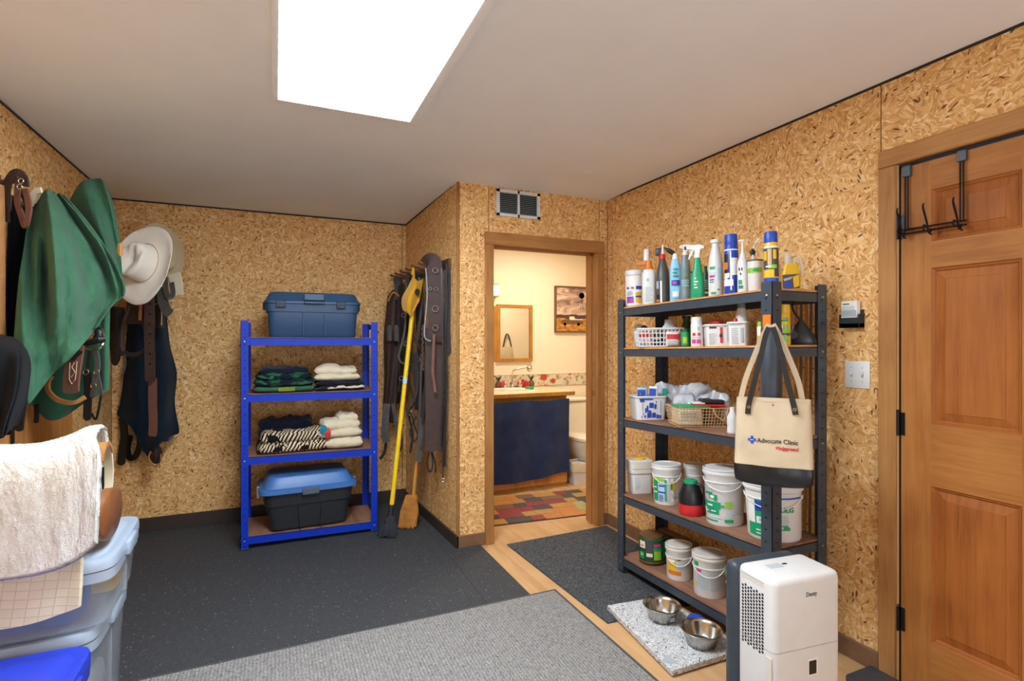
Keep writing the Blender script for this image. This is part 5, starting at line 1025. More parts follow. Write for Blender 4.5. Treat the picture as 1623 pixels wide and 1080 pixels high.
# mirror
a, b = PY(787.5, 481, 4.965), PY(843.5, 573, 4.965); x0, x1, z0, z1 = a.x, b.x, b.z, a.z-.01; w_ = .035
mr = thing('mirror', 'wood framed mirror above the bathroom sink', 'mirror', ((x0+x1)/2, 4.975, (z0+z1)/2)); hw, hh = (x1-x0)/2, (z1-z0)/2
for q in ((-hw, hw, hh-w_, hh), (-hw, hw, -hh, -hh+w_), (-hw, -hw+w_, -hh+w_, hh-w_), (hw-w_, hw, -hh+w_, hh-w_)): obj('frame', MB().box(q[0], q[1], -.025, .004, q[2], q[3], .003, 1), 'oak', mr)
obj('glass', MB().box(-hw+w_-.003, hw-w_+.003, -.012, -.006, -hh+w_-.003, hh-w_+.003), 'mirror_glass', mr, False)
cb = thing('wall_cabinet', 'narrow oak wall cabinet left of the bathroom mirror', 'cabinet', (1.86, 4.89, 1.5)); obj('case', MB().box(-.18, .165, -.08, .088, -.33, .22, .003, 1), 'oak', cb); obj('door', MB().box(-.175, .16, -.098, -.081, -.325, .215, .003, 1), 'oak', cb)
wl = thing('wall_lamp', 'small glowing glass wall lamp above the oak cabinet', 'lamp', (2.0, 4.93, 1.87)); obj('bracket', MB().box(-.05, .05, -.02, .048, -.05, .08, .003, 1), 'oak', wl); obj('shade', MB().lathe([(.02, -.04), (.035, -.02), (.038, .04), (.03, .06)], 0, -.062, 18), 'warm_bulb', wl)
# picture
a, b = PY(879.5, 453, 4.96), PY(879.5, 527, 4.96); x0, x1, z0, z1 = a.x, a.x+.60, b.z, a.z
pc = thing('picture', 'framed print of a windmill and old truck in a golden field', 'picture', (0, 0, 0)); pc.location = (0, 0, 0)
w_ = .016
for q in ((x0, x1, z1-w_, z1), (x0, x1, z0, z0+w_), (x0, x0+w_, z0+w_, z1-w_), (x1-w_, x1, z0+w_, z1-w_)): obj('frame', MB().box(q[0], q[1], 4.945, 4.979, q[2], q[3], .002, 1), 'c_brown', pc)
obj('print', MB().box(x0+w_, x1-w_, 4.955, 4.975, z0+w_, z1-w_), 'picture_print', pc, False)
c = PY(922, 469, 4.955); m = MB(); m.lathe([(.033, -.001), (.033, .0), (.029, .0), (.029, -.001), (.033, -.001)], axis='y', seg=24, base=c)
for i in range(6): a = i*PI/3; m.add([c+Vector((.026*math.cos(a+k), -.001, .026*math.sin(a+k))) for k in (-.03, .03)]+[c+Vector((0, -.001, 0))], [(0, 1, 2)])
m.add([c+Vector(q) for q in ((-.004, -.001, -.03), (.004, -.001, -.03), (.022, -.001, -.15), (.016, -.001, -.15), (0, -.001, -.05), (-.016, -.001, -.15), (-.022, -.001, -.15))], [(0, 1, 2, 3, 4), (0, 4, 5, 6)])
obj('windmill', m, 'c_darkgray', pc, False, kind='stuff')
a = PY(890, 514, 4.955); m = MB(); s_ = .01
m.add([a+Vector((x*s_, -.001, z*s_)) for x, z in ((0, 0), (0, 4), (4, 5), (8, 5), (9, 9), (16, 9), (18, 5), (26, 5), (27, 0))], [list(range(9))[::-1]])
for q in (4, 21): m.lathe([(.017, -.002), (.0001, -.002)], axis='y', seg=16, base=a+Vector((q*s_, 0, 0)))
obj('truck', m, 'c_brown', pc, False, kind='stuff')
m = MB(); m.add([a+Vector((x*s_, -.0025, z*s_)) for x, z in ((9.5, 5.6), (10, 8.3), (15.3, 8.3), (17, 5.6))], [(0, 3, 2, 1)]); m.add([a+Vector((x*s_, -.0025, z*s_)) for x, z in ((10, 4.6), (26, 4.6), (26, 5.6), (10, 5.6))], [(0, 1, 2, 3)]); obj('truck_highlight', m, 'c_cream', pc, False, kind='stuff')
# toilet
to = thing('toilet', 'cream toilet at the right of the bathroom vanity', 'toilet', (2.86, 4.6, 0))
obj('tank', MB().box(-.22, .22, .17, .36, .38, .745, .03, 4), 'porcelain', to, True, 60); obj('tank_lid', MB().box(-.235, .235, .155, .37, .748, .782, .012, 3), 'porcelain', to)
obj('bowl', MB().loft([(0, .12, .20, 0, .02), (.03, .125, .21, 0, .02), (.2, .12, .18, 0, .05), (.30, .17, .23, 0, -.02), (.385, .19, .27, 0, -.06), (.4, .18, .26, 0, -.06)], 36, ex=2.3), 'porcelain', to, True, 60)
obj('seat', MB().loft([(.402, .19, .27, 0, -.05), (.406, .2, .28, 0, -.05), (.43, .2, .28, 0, -.05), (.437, .185, .265, 0, -.05)], 40, ex=2.3), 'porcelain', to, True, 60)
obj('flush_lever', MB().tube([(-.17, .165, .69), (-.17, .14, .69), (-.11, .135, .685)], .006), 'chrome', to)
bx = thing('waste_bin', 'small white bin with a bag over its rim beside the bathroom vanity', 'bin', (2.672, 4.42, 0), R(-5)); obj('bin', MB().loft([(0, .07, .07), (.2, .085, .085)], 32, ex=6), 'white_plastic', bx)
m = MB().loft([(.13, .092, .092), (.19, .094, .094), (.215, .090, .090), (.205, .07, .07)], 36, ex=5, cap=False); m.disp(lambda v: v+Vector((fbm(v.x*20, v.z*30, 1)*.008, fbm(v.y*22, v.z*30, 3)*.008, fbm(v.x*30, v.y*30, 6)*.012))); obj('liner', m, 'cream_cloth', bx, ang=60)
# patchwork rug
rg = thing('patchwork_rug', 'rug of gold, red, brown and charcoal patches on the bathroom floor', 'rug', (2.02, 3.93, 0), R(-5))
PC = {'g': 'patch_gold', 'o': 'patch_orange', 'r': 'patch_red', 'b': 'patch_brown', 'k': 'patch_gray', 't': 'patch_tan'}
for nm, c in (('patch_gold', '#b8862c'), ('patch_orange', '#c57a24'), ('patch_red', '#8c2018'), ('patch_brown', '#7a5222'), ('patch_gray', '#3f342c'), ('patch_tan', '#a99b62')): cloth(nm, c, vary=.15, bump=.6)
obj('backing', MB().box(-.66, .66, -.335, .335, .0005, .006), 'patch_gray', rg, False)
rows2 = ['rgkroogrk', 'gkrggotgb', 'korrkgtko', 'orbkrrgko', 'gbogkbkgb', 'krgobgrkg']
for j, rw in enumerate(rows2):
    x = -.655-.03*(j % 2); 
    for i, ch in enumerate(rw*2):
        wd = .105+.05*((i*7+j*3) % 3)
        a, b = max(x, -.655), min(x+wd, .655); x += wd
        if b-a < .01: continue
        z1 = .0095+.0012*((i+j) % 2); obj('patch', MB().box(a+.001, b-.001, -.33+j*.11+.001, -.33+(j+1)*.11-.001, .006, z1, .001, 1), PC[ch], rg, False)
hb = thing('hanging_bag', 'beige bag with dark strap seen in the bathroom mirror', 'bag', (2.80, 3.508, 1.0)); obj('body', MB().loft([(.05, .075, .02), (.07, .085, .024), (.26, .075, .02), (.3, .06, .01)], 24, ex=3), 'canvas', hb); obj('strap', MB().ribbon(spline([(-.06, 0, .29), (-.03, 0, .42), (0, 0, .47), (.03, 0, .42), (.06, 0, .29)], 16), .018, .004, Vector((0, 1, 0))), 'black_cloth', hb); obj('wall_hook', MB().tube([(0, -.026, .46), (0, .01, .455), (0, .014, .475)], .004), 'chrome', hb)

# ------------------------------------------------------------------ tack on the middle wall
NJ = Vector((-1, 0, 0))
rl = thing('peg_rail', 'wooden peg rail with seven pegs on the projecting wall beside the doorway', 'rail', (jx(4.0)-.012, 4.0, 1.9))
ya, yb = 3.47, 4.50
obj('board', MB().prism([(jx(ya)-.001, ya), (jx(ya)-.02, ya), (jx(yb)-.02, yb), (jx(yb)-.001, yb)], 1.872, 1.94, plane='xy'), 'peg_wood', rl, False, world=True)
PEG = [3.52, 3.68, 3.84, 4.0, 4.15, 4.3, 4.44]
for y in PEG: obj('peg', MB().tube([(jx(y)-.018, y, 1.9), (jx(y)-.15, y-.005, 1.918), (jx(y)-.162, y-.005, 1.93)], [.011, .009, .011], 10), 'peg_wood', rl, world=True)
def strap(name, label, cat, pts, wd, mat, th=.005, parent=None, n=22, nrm=None, taper=None, group=None):
    pp = spline([P(*q) for q in pts], n)
    ww = wd if taper is None else [wd*(1 if i < n-2 else taper[i-(n-2)]) for i in range(n+1)]
    o = obj(name, MB().ribbon(pp, ww, th, nrm), mat, parent, ang=50, world=bool(parent))
    if label: tag(o, label, cat, group)
    return o
TP = [1, .8, .3]
def ring_(px, py, t, r, mat, parent, nm='ring', rr=.0022):
    c = P(px, py, t); obj(nm, MB().tube([c+VR*r*math.cos(a*PI/9)+UP*r*math.sin(a*PI/9) for a in range(18)], rr, 6, closed=True), mat, parent, world=True)
def hung(name, label, cat, px, py, t): p = P(px, py, t); return thing(name, label, cat, tuple(p), 0)
# padded dark leather chaps, far peg
o = hung('leather_chaps', 'dark brown leather chaps hanging on the far end of the peg rail', 'tack', 625, 445, 4.3)
obj('panel_left', MB().sheet(grid_patch([[(614, 470, 4.3), (622, 460, 4.28), (632, 462, 4.3), (640, 470, 4.3)], [(609, 520, 4.28), (618, 520, 4.24), (630, 520, 4.26), (640, 520, 4.3)], [(608, 545, 4.28), (616, 545, 4.25), (626, 545, 4.26), (636, 550, 4.3)], [(609, 600, 4.3), (615, 600, 4.27), (622, 600, 4.28), (630, 600, 4.3)], [(606, 650, 4.32), (611, 660, 4.3), (618, 670, 4.3), (627, 670, 4.32)]], lambda u, v: .015*math.sin(u*9+v*3)), 22, 40, .012, VN), 'leather_brown', o, ang=60, world=True)
obj('panel_right', MB().sheet(grid_patch([[(630, 455, 4.22), (638, 450, 4.2), (646, 458, 4.24)], [(630, 530, 4.2), (640, 530, 4.18), (650, 530, 4.22)], [(632, 600, 4.2), (639, 605, 4.18), (646, 600, 4.22)], [(628, 618, 4.2), (636, 625, 4.19), (641, 615, 4.22)]], lambda u, v: .012*math.sin(u*7)), 16, 30, .01, VN), 'leather_dark', o, ang=60, world=True)
strap('hanger', None, None, [(628, 440, 4.25), (630, 455, 4.24), (631, 475, 4.24)], .05, 'leather_black', parent=o)
strap('lining', None, None, [(615, 478, 4.25), (623, 464, 4.22), (633, 470, 4.22)], .014, 'leather_tan', parent=o)
for a in (617, 628): obj('pocket', MB().sheet(grid_patch([[(a-4, 518, 4.2), (a, 515, 4.19), (a+4, 519, 4.2)], [(a-4, 540, 4.2), (a, 541, 4.19), (a+4, 541, 4.2)]]), 6, 6, .008, VN), 'leather_gray', o, world=True)
strap('flap', None, None, [(613, 640, 4.15), (611, 665, 4.14), (610, 690, 4.14), (613, 702, 4.14)], .055, 'leather_gray', parent=o, taper=TP)
strap('strap_tail', None, None, [(613, 660, 4.2), (612, 700, 4.2), (609, 718, 4.2), (602, 728, 4.2)], .022, 'leather_dark', parent=o)
strap('flap', None, None, [(623, 640, 4.2), (627, 665, 4.2), (631, 695, 4.2), (629, 718, 4.2)], .03, 'leather_gray', parent=o, taper=TP)
# halter and reins
o = hung('bridle', 'tangled bridle of thin dark straps with metal rings, in the middle of the peg rail', 'tack', 660, 430, 3.9)
for pts, w_, mt in (([(644, 438, 4.05), (643, 480, 4.0), (642, 520, 4.0), (636, 548, 4.0), (632, 565, 4.0), (636, 575, 4.0)], .014, 'leather_gray'), ([(636, 575, 3.98), (648, 578, 3.98), (662, 574, 3.96), (668, 568, 3.95)], .012, 'leather_gray'), ([(650, 500, 4.0), (648, 530, 4.0), (638, 550, 4.0)], .012, 'leather_dark'),
                    ([(664, 440, 3.9), (668, 480, 3.9), (664, 520, 3.9), (660, 545, 3.9)], .02, 'leather_black'), ([(660, 545, 3.88), (668, 552, 3.88), (672, 540, 3.88)], .01, 'leather_dark'), ([(655, 430, 3.95), (658, 450, 3.95), (655, 470, 3.94)], .022, 'leather_brown'), ([(644, 436, 4.0), (648, 455, 4.0), (651, 520, 4.0), (649, 590, 4.0)], .03, 'leather_dark'),
                    ([(645, 590, 3.98), (652, 620, 3.97), (656, 640, 3.97), (648, 655, 3.97), (654, 690, 3.97), (650, 718, 3.97)], .016, 'leather_dark'), ([(662, 590, 3.9), (660, 625, 3.9), (650, 642, 3.9), (646, 660, 3.9)], .014, 'leather_brown')):
    strap('strap', None, None, pts, w_, mt, .004, o)
for a, b in ((640, 500), (643, 545), (660, 545), (668, 568), (650, 655), (636, 600)): ring_(a, b, 3.93, .016, 'bolt', o)
strap('lace', None, None, [(650, 655, 3.85), (655, 668, 3.85), (650, 685, 3.85), (656, 700, 3.85), (662, 690, 3.85), (656, 672, 3.85), (660, 660, 3.85)], .011, 'leather_black', .006, o, n=34)
o = hung('rope_halter', 'dark red braided rope hanging right of the yellow pole', 'rope', 669, 520, 3.85)
obj('rope', MB().tube([P(670+1.2*math.sin(i*1.9), 515+i*2.6, 3.84) for i in range(30)], [.006+.003*(i % 2) for i in range(30)], 7), 'leather_red', o, world=True)
# yellow cloth and brooms
o = hung('fly_mask', 'yellow cloth face mask with an eye hole hung over the yellow pole', 'mask', 650, 440, 3.85)
obj('cloth', MB().sheet(grid_patch([[(654, 438, 3.84), (656, 439, 3.82), (659, 443, 3.82), (664, 446, 3.82), (671, 441, 3.84)], [(648, 452, 3.82), (653, 450, 3.80), (659, 452, 3.79), (664, 456, 3.8), (668, 458, 3.82)], [(637, 472, 3.82), (645, 472, 3.78), (653, 472, 3.77), (660, 474, 3.78), (665, 476, 3.81)], [(638, 490, 3.82), (645, 490, 3.79), (652, 492, 3.78), (657, 488, 3.79), (661, 484, 3.81)], [(644, 496, 3.82), (647, 498, 3.80), (650, 501, 3.79), (653, 498, 3.8), (656, 494, 3.81)]], lambda u, v: .022*math.sin(u*8+v*3)*math.sin(v*3)), 24, 30, .006, VN), 'yellow_cloth', o, ang=70, world=True)
c = P(661.5, 463, 3.765); obj('eye_patch', MB().loft([(0, .02, .024), (.006, .017, .02)], 20), 'c_black', o, world=True); e_ = bpy.data.objects['eye_patch']; e_.matrix_parent_inverse = Matrix(); e_.location = c-o.location; e_.rotation_euler = (R(90), 0, -YAW-.2)
strap('hanger', None, None, [(653, 436, 3.86), (655, 425, 3.86), (656, 440, 3.84)], .014, 'yellow_cloth', parent=o)
br = hung('broom', 'yellow-handled broom with gray bristles leaning in the alcove corner', 'broom', 613, 853, 3.69); br.location.z = .01
MAT[br.name] = Matrix.Translation(br.location)
top, bot = P(654, 492, 3.86), P(621, 800, 3.72)
obj('pole', MB().tube([bot, top], .0165, 14), 'yellow_pole', br, world=True); obj('label_band', MB().tube([bot+(top-bot)*.615, bot+(top-bot)*.648], .0172, 14), 'c_paleblue', br, world=True)
hd = P(616.5, 826, 3.70); obj('ferrule', MB().tube([bot+(top-bot)*.005, P(618, 822, 3.71)], [.014, .02], 12), 'black_plastic', br, world=True)
def bristles(root, ptop, pbot, w0, w1, d0, d1, n, mat, ang=0):
    m = MB(); random.seed(n)
    ax = VR*math.cos(ang)+VN*math.sin(ang)
    for i in range(n):
        u = -1+2*i/(n-1)
        for k in (-1, 0, 1):
            j = random.uniform(-.4, .4)*2/n
            a = ptop+ax*(u*w0)+VN*(k*d0); b = pbot+ax*((u+j)*w1)+VN*(k*d1)+UP*random.uniform(0, .016)
            m.tube([a, a*.5+b*.5+ax*u*w0*.3, b], [.005, .006, .004], 5)
    obj('bristles', m, mat, root, kind='stuff', world=True)
bristles(br, P(618.5, 818, 3.705), Vector((P(613, 853, 3.68).x, P(613, 853, 3.68).y, .012)), .022, .062, .008, .018, 17, 'bristle')
b2 = hung('broom', 'old wooden straw broom with a tan head leaning beside the yellow broom', 'broom', 646, 836, 3.88); b2.location.z = .01; MAT[b2.name] = Matrix.Translation(b2.location)
obj('handle', MB().tube(spline([P(664, 700, 3.92), P(661, 730, 3.91), P(657, 765, 3.9), P(655, 790, 3.9)], 10), [.013]*5+[.015]*6, 12), 'broom_wood', b2, world=True)
obj('handle_top', MB().tube([P(668, 560, 3.98), P(664, 702, 3.92)], .012, 12), 'c_darkgray', b2, world=True)
bb_ = P(646, 838, 3.87); bristles(b2, P(652, 785, 3.9), Vector((bb_.x, bb_.y, .012)), .035, .06, .012, .022, 21, 'straw')
obj('shoulder', MB().loft([(0, .055, .028), (.05, .05, .026), (.09, .04, .022), (.1, .02, .016)], 20, ex=4), 'straw', b2); bpy.data.objects['shoulder'].location = Vector((P(652, 808, 3.9).x, P(652, 808, 3.9).y, .10))-b2.location; bpy.data.objects['shoulder'].rotation_euler = (0, 0, -YAW)
tag(obj('garden_fork_handle', MB().tube([P(664, 705, 4.02), Vector((P(648, 795, 4.0).x, P(648, 795, 4.0).y, .012))], .011, 10), 'c_black'), 'black pole leaning behind the straw broom', 'pole')
for i, (pts, w_, mt, lb) in enumerate((
    ([(632, 440, 4.42), (634, 500, 4.42), (636, 560, 4.42), (634, 640, 4.42)], .05, 'leather_black', 'long black strap behind the chaps, farthest down the peg rail'),
    ([(663, 428, 4.06), (665, 500, 4.07), (668, 580, 4.08), (663, 650, 4.08)], .06, 'leather_dark', 'dark leather panel hanging behind the yellow pole'),
    ([(657, 560, 3.96), (660, 600, 3.96), (667, 640, 3.96), (673, 668, 3.96)], .05, 'leather_dark', 'slanting dark strap crossing left of the wide girth'),
    ([(674, 560, 3.74), (676, 600, 3.74), (672, 640, 3.74), (668, 662, 3.74)], .03, 'leather_black', 'black narrow strap along the left edge of the wide girth'),
    ([(700, 418, 3.64), (709, 420, 3.62), (711, 450, 3.62), (710, 520, 3.62), (712, 560, 3.62)], .03, 'leather_dark', 'dark brown strap on the last peg before the doorway wall corner'),
    ([(636, 610, 4.36), (634, 650, 4.36), (637, 700, 4.36), (634, 716, 4.36)], .014, 'leather_brown', 'thin brown strap below the far end of the peg rail'))):
    strap('leather_strap', lb, 'tack', pts, w_, mt, .008)
strap('leather_strap', 'long gray strap folded over the straw broom handle', 'tack', [(664, 658, 3.82), (669, 665, 3.82), (667, 690, 3.82), (665, 715, 3.82), (663, 732, 3.82)], .04, 'leather_gray', .012)
strap('leather_strap', 'narrow brown strap right of the straw broom handle', 'tack', [(678, 640, 3.8), (674, 670, 3.8), (671, 700, 3.8), (668, 712, 3.8)], .02, 'leather_brown')
# wide girth
o = hung('girth_strap', 'wide brown leather girth with brass rings draped over the near pegs', 'tack', 685, 415, 3.6)
strap('band', None, None, [(676, 420, 3.58), (680, 414, 3.56), (687, 414, 3.55), (689, 425, 3.55), (689, 460, 3.55), (690, 500, 3.55), (691, 530, 3.56), (690, 541, 3.57)], .098, 'leather_brown', .012, o, 30)
strap('band_lower', None, None, [(688, 520, 3.6), (688, 580, 3.6), (688, 640, 3.6), (687, 700, 3.6), (686, 715, 3.6)], .115, 'leather_brown', .012, o, 26); GIR = o
strap('edge_binding', None, None, [(675, 425, 3.54), (677, 470, 3.54), (673, 520, 3.54), (674, 536, 3.54), (683, 541, 3.54)], .008, 'c_gray', .006, o, 26)
strap('edge_binding', None, None, [(700, 425, 3.54), (701, 480, 3.54), (702, 560, 3.54), (701, 640, 3.55), (699, 708, 3.56)], .012, 'leather_black', .014, o, 26)
strap('billet', None, None, [(688, 530, 3.53), (687, 560, 3.53), (686, 590, 3.53), (688, 605, 3.53), (690, 622, 3.53)], .018, 'leather_red', .005, o)
for a, b, q in ((690, 429, .018), (682, 458, .010), (691, 459, .012), (690, 490, .02), (690, 520, .018)): ring_(a, b, 3.53, q, 'bolt', o, rr=.003)
strap('leather_strap', 'long black strap hanging at the near end of the peg rail', 'tack', [(706, 428, 3.58), (707, 480, 3.6), (705, 540, 3.6), (707, 600, 3.6), (705, 660, 3.6), (704, 740, 3.6)], .022, 'leather_black', .008)
o = strap('rein', 'thin black rein with a ring on its end below the girth', 'tack', [(701, 640, 3.62), (702, 700, 3.62), (702, 758, 3.62)], .008, 'leather_black', .004)
ring_(702, 761, 3.62, .012, 'bolt', o)
o = strap('lace', None, None, [ (681, 712, 3.66), (677, 735, 3.66), (682, 749, 3.66), (686, 735, 3.66), (684, 716, 3.66), (690, 735, 3.66), (690, 750, 3.66)], .01, 'leather_black', .005, GIR)

# ------------------------------------------------------------------ left wall: rail, hats, blankets, tack
rl = thing('peg_rail', 'wooden peg rail along the left wall, mostly hidden by the hung gear', 'rail', (XL, 3.1, 2.0))
obj('board', MB().box(XL+.0005, XL+.022, 2.9, 4.42, 1.93, 2.0, .003, 1), 'peg_wood', rl, False, world=True)
obj('board', MB().box(XL+.0005, XL+.022, 2.0, 2.85, 1.99, 2.06, .003, 1), 'peg_wood', rl, False, world=True)
for a, b in (((2.82, 2.02), (-.97, 2.81, 2.03)), ((3.05, 1.97), (-.90, 2.96, 1.98)), ((3.35, 1.97), (-.84, 3.30, 2.09)), ((3.84, 1.94), (-.735, 3.81, 1.885)), ((4.08, 1.96), (-.72, 4.04, 1.94))):
    obj('peg', MB().tube([(XL+.02, a[0], a[1]), b, (b[0]+.01, b[1], b[2]+.014)], [.011, .009, .011], 10), 'peg_wood', rl, world=True)
o = hung('horse_blanket', 'green wool blanket draped over pegs on the left wall', 'blanket', 100, 305, 2.5)
gb = grid_patch([
    [(60, 318, 2.30), (68, 307, 2.28), (78, 303, 2.28), (90, 305, 2.30), (101, 312, 2.36), (110, 320, 2.42)],
    [(45, 350, 2.24), (62, 342, 2.22), (85, 336, 2.24), (108, 336, 2.28), (128, 346, 2.36), (138, 352, 2.42)],
    [(37, 400, 2.20), (58, 395, 2.16), (90, 385, 2.20), (125, 382, 2.28), (156, 388, 2.38), (168, 396, 2.44)],
    [(29, 450, 2.18), (56, 446, 2.14), (90, 438, 2.18), (130, 428, 2.28), (170, 430, 2.40), (190, 436, 2.46)],
    [(23, 520, 2.16), (52, 510, 2.12), (88, 496, 2.17), (125, 482, 2.26), (168, 472, 2.38), (197, 466, 2.46)],
    [(20, 580, 2.15), (48, 566, 2.11), (82, 545, 2.16), (115, 525, 2.24), (150, 508, 2.34), (176, 487, 2.42)],
    [(33, 640, 2.15), (47, 637, 2.12), (82, 594, 2.16), (112, 566, 2.22), (140, 534, 2.30), (152, 520, 2.36)]],
    lambda u, v: 1.35*(.05*math.sin(u*13-4.2*v+.9)*min(1, v*3+.3)*(1-.5*v)+.075*math.exp(-((u-.27-.05*v)/.045)**2)*math.exp(-((v-.45)/.22)**2)-.03*math.exp(-((u-.36-.05*v)/.05)**2)*math.exp(-((v-.5)/.3)**2)+.05*math.exp(-((u-.58-.42*v)/.045)**2)*(1-v)+.03*math.exp(-((u-.74-.3*v)/.035)**2)*(1-v)+.012*math.sin(u*41-9*v)*(1-abs(2*v-1))+.016*fbm(u*5, v*5, 3))-.02)
obj('front_fold', MB().sheet(gb, 110, 100, .006, VN), 'green_wool', o, ang=80, world=True)
gb2 = grid_patch([
    [(112, 312, 2.62), (122, 297, 2.60), (136, 286, 2.60), (150, 281, 2.60), (162, 287, 2.62), (170, 300, 2.66)],
    [(108, 330, 2.56), (125, 325, 2.54), (142, 318, 2.54), (158, 315, 2.54), (172, 322, 2.58), (180, 330, 2.64)],
    [(125, 370, 2.56), (140, 370, 2.54), (155, 365, 2.54), (168, 362, 2.54), (180, 366, 2.58), (187, 372, 2.64)],
    [(150, 410, 2.58), (160, 412, 2.56), (170, 410, 2.56), (178, 410, 2.56), (186, 412, 2.6), (191, 415, 2.66)],
    [(165, 448, 2.6), (172, 452, 2.58), (178, 452, 2.58), (184, 455, 2.58), (190, 456, 2.62), (194, 460, 2.66)]],
    lambda u, v: .03*math.sin(u*12-3*v+1)+.01*fbm(u*4, v*4, 8))
obj('rear_fold', MB().sheet(gb2, 60, 60, .006, VN), 'green_wool', o, ang=80, world=True)
gb3 = grid_patch([
    [(40, 560, 2.40), (80, 545, 2.42), (120, 520, 2.46), (150, 500, 2.50), (171, 490, 2.58)],
    [(44, 610, 2.40), (78, 600, 2.42), (118, 580, 2.46), (150, 560, 2.50), (172, 550, 2.58)],
    [(50, 640, 2.40), (72, 650, 2.42), (112, 640, 2.46), (146, 615, 2.50), (172, 600, 2.58)],
    [(54, 645, 2.40), (74, 665, 2.42), (100, 662, 2.45), (138, 636, 2.50), (170, 619, 2.58)]], lambda u, v: .015*math.sin(u*13))
obj('lower_layer', MB().sheet(gb3, 50, 40, .006, VN), 'green_dark', o, ang=80, world=True)
obj('edge_strip', MB().sheet(grid_patch([[(160, 495, 2.44), (166, 492, 2.43), (173, 488, 2.44)], [(159, 550, 2.44), (166, 550, 2.43), (172, 550, 2.44)], [(159, 616, 2.44), (165, 619, 2.43), (172, 619, 2.44)]]), 8, 20, .006, VN), 'green_wool', o, world=True)
obj('leather_patch', MB().sheet(grid_patch([[(186, 387, 2.40), (190, 385, 2.40), (193, 392, 2.41)], [(185, 398, 2.40), (190, 397, 2.40), (194, 400, 2.41)], [(187, 404, 2.40), (191, 406, 2.40), (194, 405, 2.41)]]), 6, 8, .004, VN), 'leather_tan', o, world=True)
obj('edge_piping', MB().tube([gb(1, v/40)-VN*.003 for v in range(41)], .0028, 6), 'c_lime' if False else 'green_wool', o, world=True)
# near-left: leather halter, coat, pad
o = hung('leather_halter', 'brown leather collar strap looped over a peg at the upper left', 'tack', 25, 275, 2.2)
strap('band', None, None, [(9, 352, 2.16), (9, 320, 2.15), (12, 292, 2.14), (20, 277, 2.13), (30, 274, 2.13), (38, 283, 2.14), (40, 296, 2.15)], .030, 'leather_brown', .008, o, 34)
strap('band', None, None, [(30, 282, 2.15), (28, 300, 2.15), (28, 322, 2.15), (34, 342, 2.16), (40, 358, 2.13), (46, 330, 2.13), (40, 300, 2.14)], .022, 'leather_red', .008, o, 34)
strap('band', None, None, [(46, 330, 2.13), (38, 312, 2.18), (36, 300, 2.17)], .02, 'leather_dark', .006, o)
for a, b in ((33, 287), (31, 296)): ring_(a, b, 2.12, .010, 'bolt', o)
strap('loop', None, None, [(47, 326, 2.26), (52, 312, 2.26), (58, 304, 2.26), (66, 302, 2.26)], .026, 'c_cream', .01, o)
obj('coat', MB().sheet(grid_patch([[(6, 300, 2.30), (14, 308, 2.29), (26, 318, 2.29), (40, 345, 2.34)], [(5, 360, 2.29), (16, 360, 2.28), (30, 362, 2.28), (46, 370, 2.34)], [(5, 450, 2.29), (14, 450, 2.27), (26, 450, 2.28), (38, 450, 2.34)], [(5, 560, 2.29), (12, 560, 2.28), (22, 565, 2.28), (34, 570, 2.34)], [(5, 640, 2.29), (12, 645, 2.28), (20, 650, 2.28), (30, 640, 2.34)]], lambda u, v: .02*math.sin(u*10+v*4)), 24, 50, .012, VN), 'pad_dark', ang=70)
tag(bpy.data.objects['coat'], 'black coat hanging between the collar strap and the green blanket', 'coat')
obj('hanging_pad', MB().sheet(grid_patch([[(-60, 290, 2.12), (-25, 288, 2.1), (0, 292, 2.12)], [(-60, 400, 2.12), (-25, 400, 2.1), (1, 400, 2.12)], [(-60, 520, 2.12), (-25, 530, 2.1), (1, 530, 2.12)]]), 12, 30, .02, VN), 'leather_tan', ang=70)
tag(bpy.data.objects['hanging_pad'], 'tan pad at the left edge of the picture, only its rim showing', 'pad')
o = hung('saddle_pad', 'black felt pad hanging low at the left edge, above the fleece', 'pad', 5, 540, 1.9)
obj('felt', MB().sheet(grid_patch([[(-60, 545, 2.0), (-20, 536, 1.95), (8, 533, 1.93), (26, 541, 1.95), (38, 556, 2.0)], [(-60, 570, 1.9), (-20, 565, 1.86), (10, 562, 1.85), (30, 568, 1.88), (44, 580, 1.96)], [(-60, 620, 1.9), (-20, 620, 1.86), (8, 620, 1.85), (26, 620, 1.88), (40, 620, 1.97)], [(-60, 670, 1.9), (-20, 672, 1.86), (0, 670, 1.86), (14, 660, 1.88), (33, 655, 1.96)], [(-60, 700, 1.9), (-20, 700, 1.87), (-4, 697, 1.87), (6, 688, 1.88), (22, 675, 1.95)]], lambda u, v: .018*math.sin(u*14+v*2)), 50, 40, .014, VN), 'pad_dark', o, ang=80, world=True)
strap('strap_end', None, None, [(14, 620, 1.98), (12, 660, 1.98), (11, 690, 1.98)], .036, 'leather_black', .006, o, taper=TP)
strap('leather_strap', 'dark brown pointed strap hanging between the black pad and the green blanket', 'tack', [(36, 610, 2.26), (35, 640, 2.26), (32, 662, 2.26), (30, 684, 2.26)], .036, 'leather_dark', .006, taper=TP)
strap('leather_strap', 'short black pointed strap below the lower edge of the green blanket', 'tack', [(58, 640, 2.38), (58, 660, 2.38), (57, 671, 2.38)], .02, 'leather_black', .005, taper=TP)
strap('leather_strap', 'thin black strap against the boards below the black pad', 'tack', [(20, 660, 2.26), (20, 690, 2.26), (20, 712, 2.26)], .014, 'leather_black', .005)
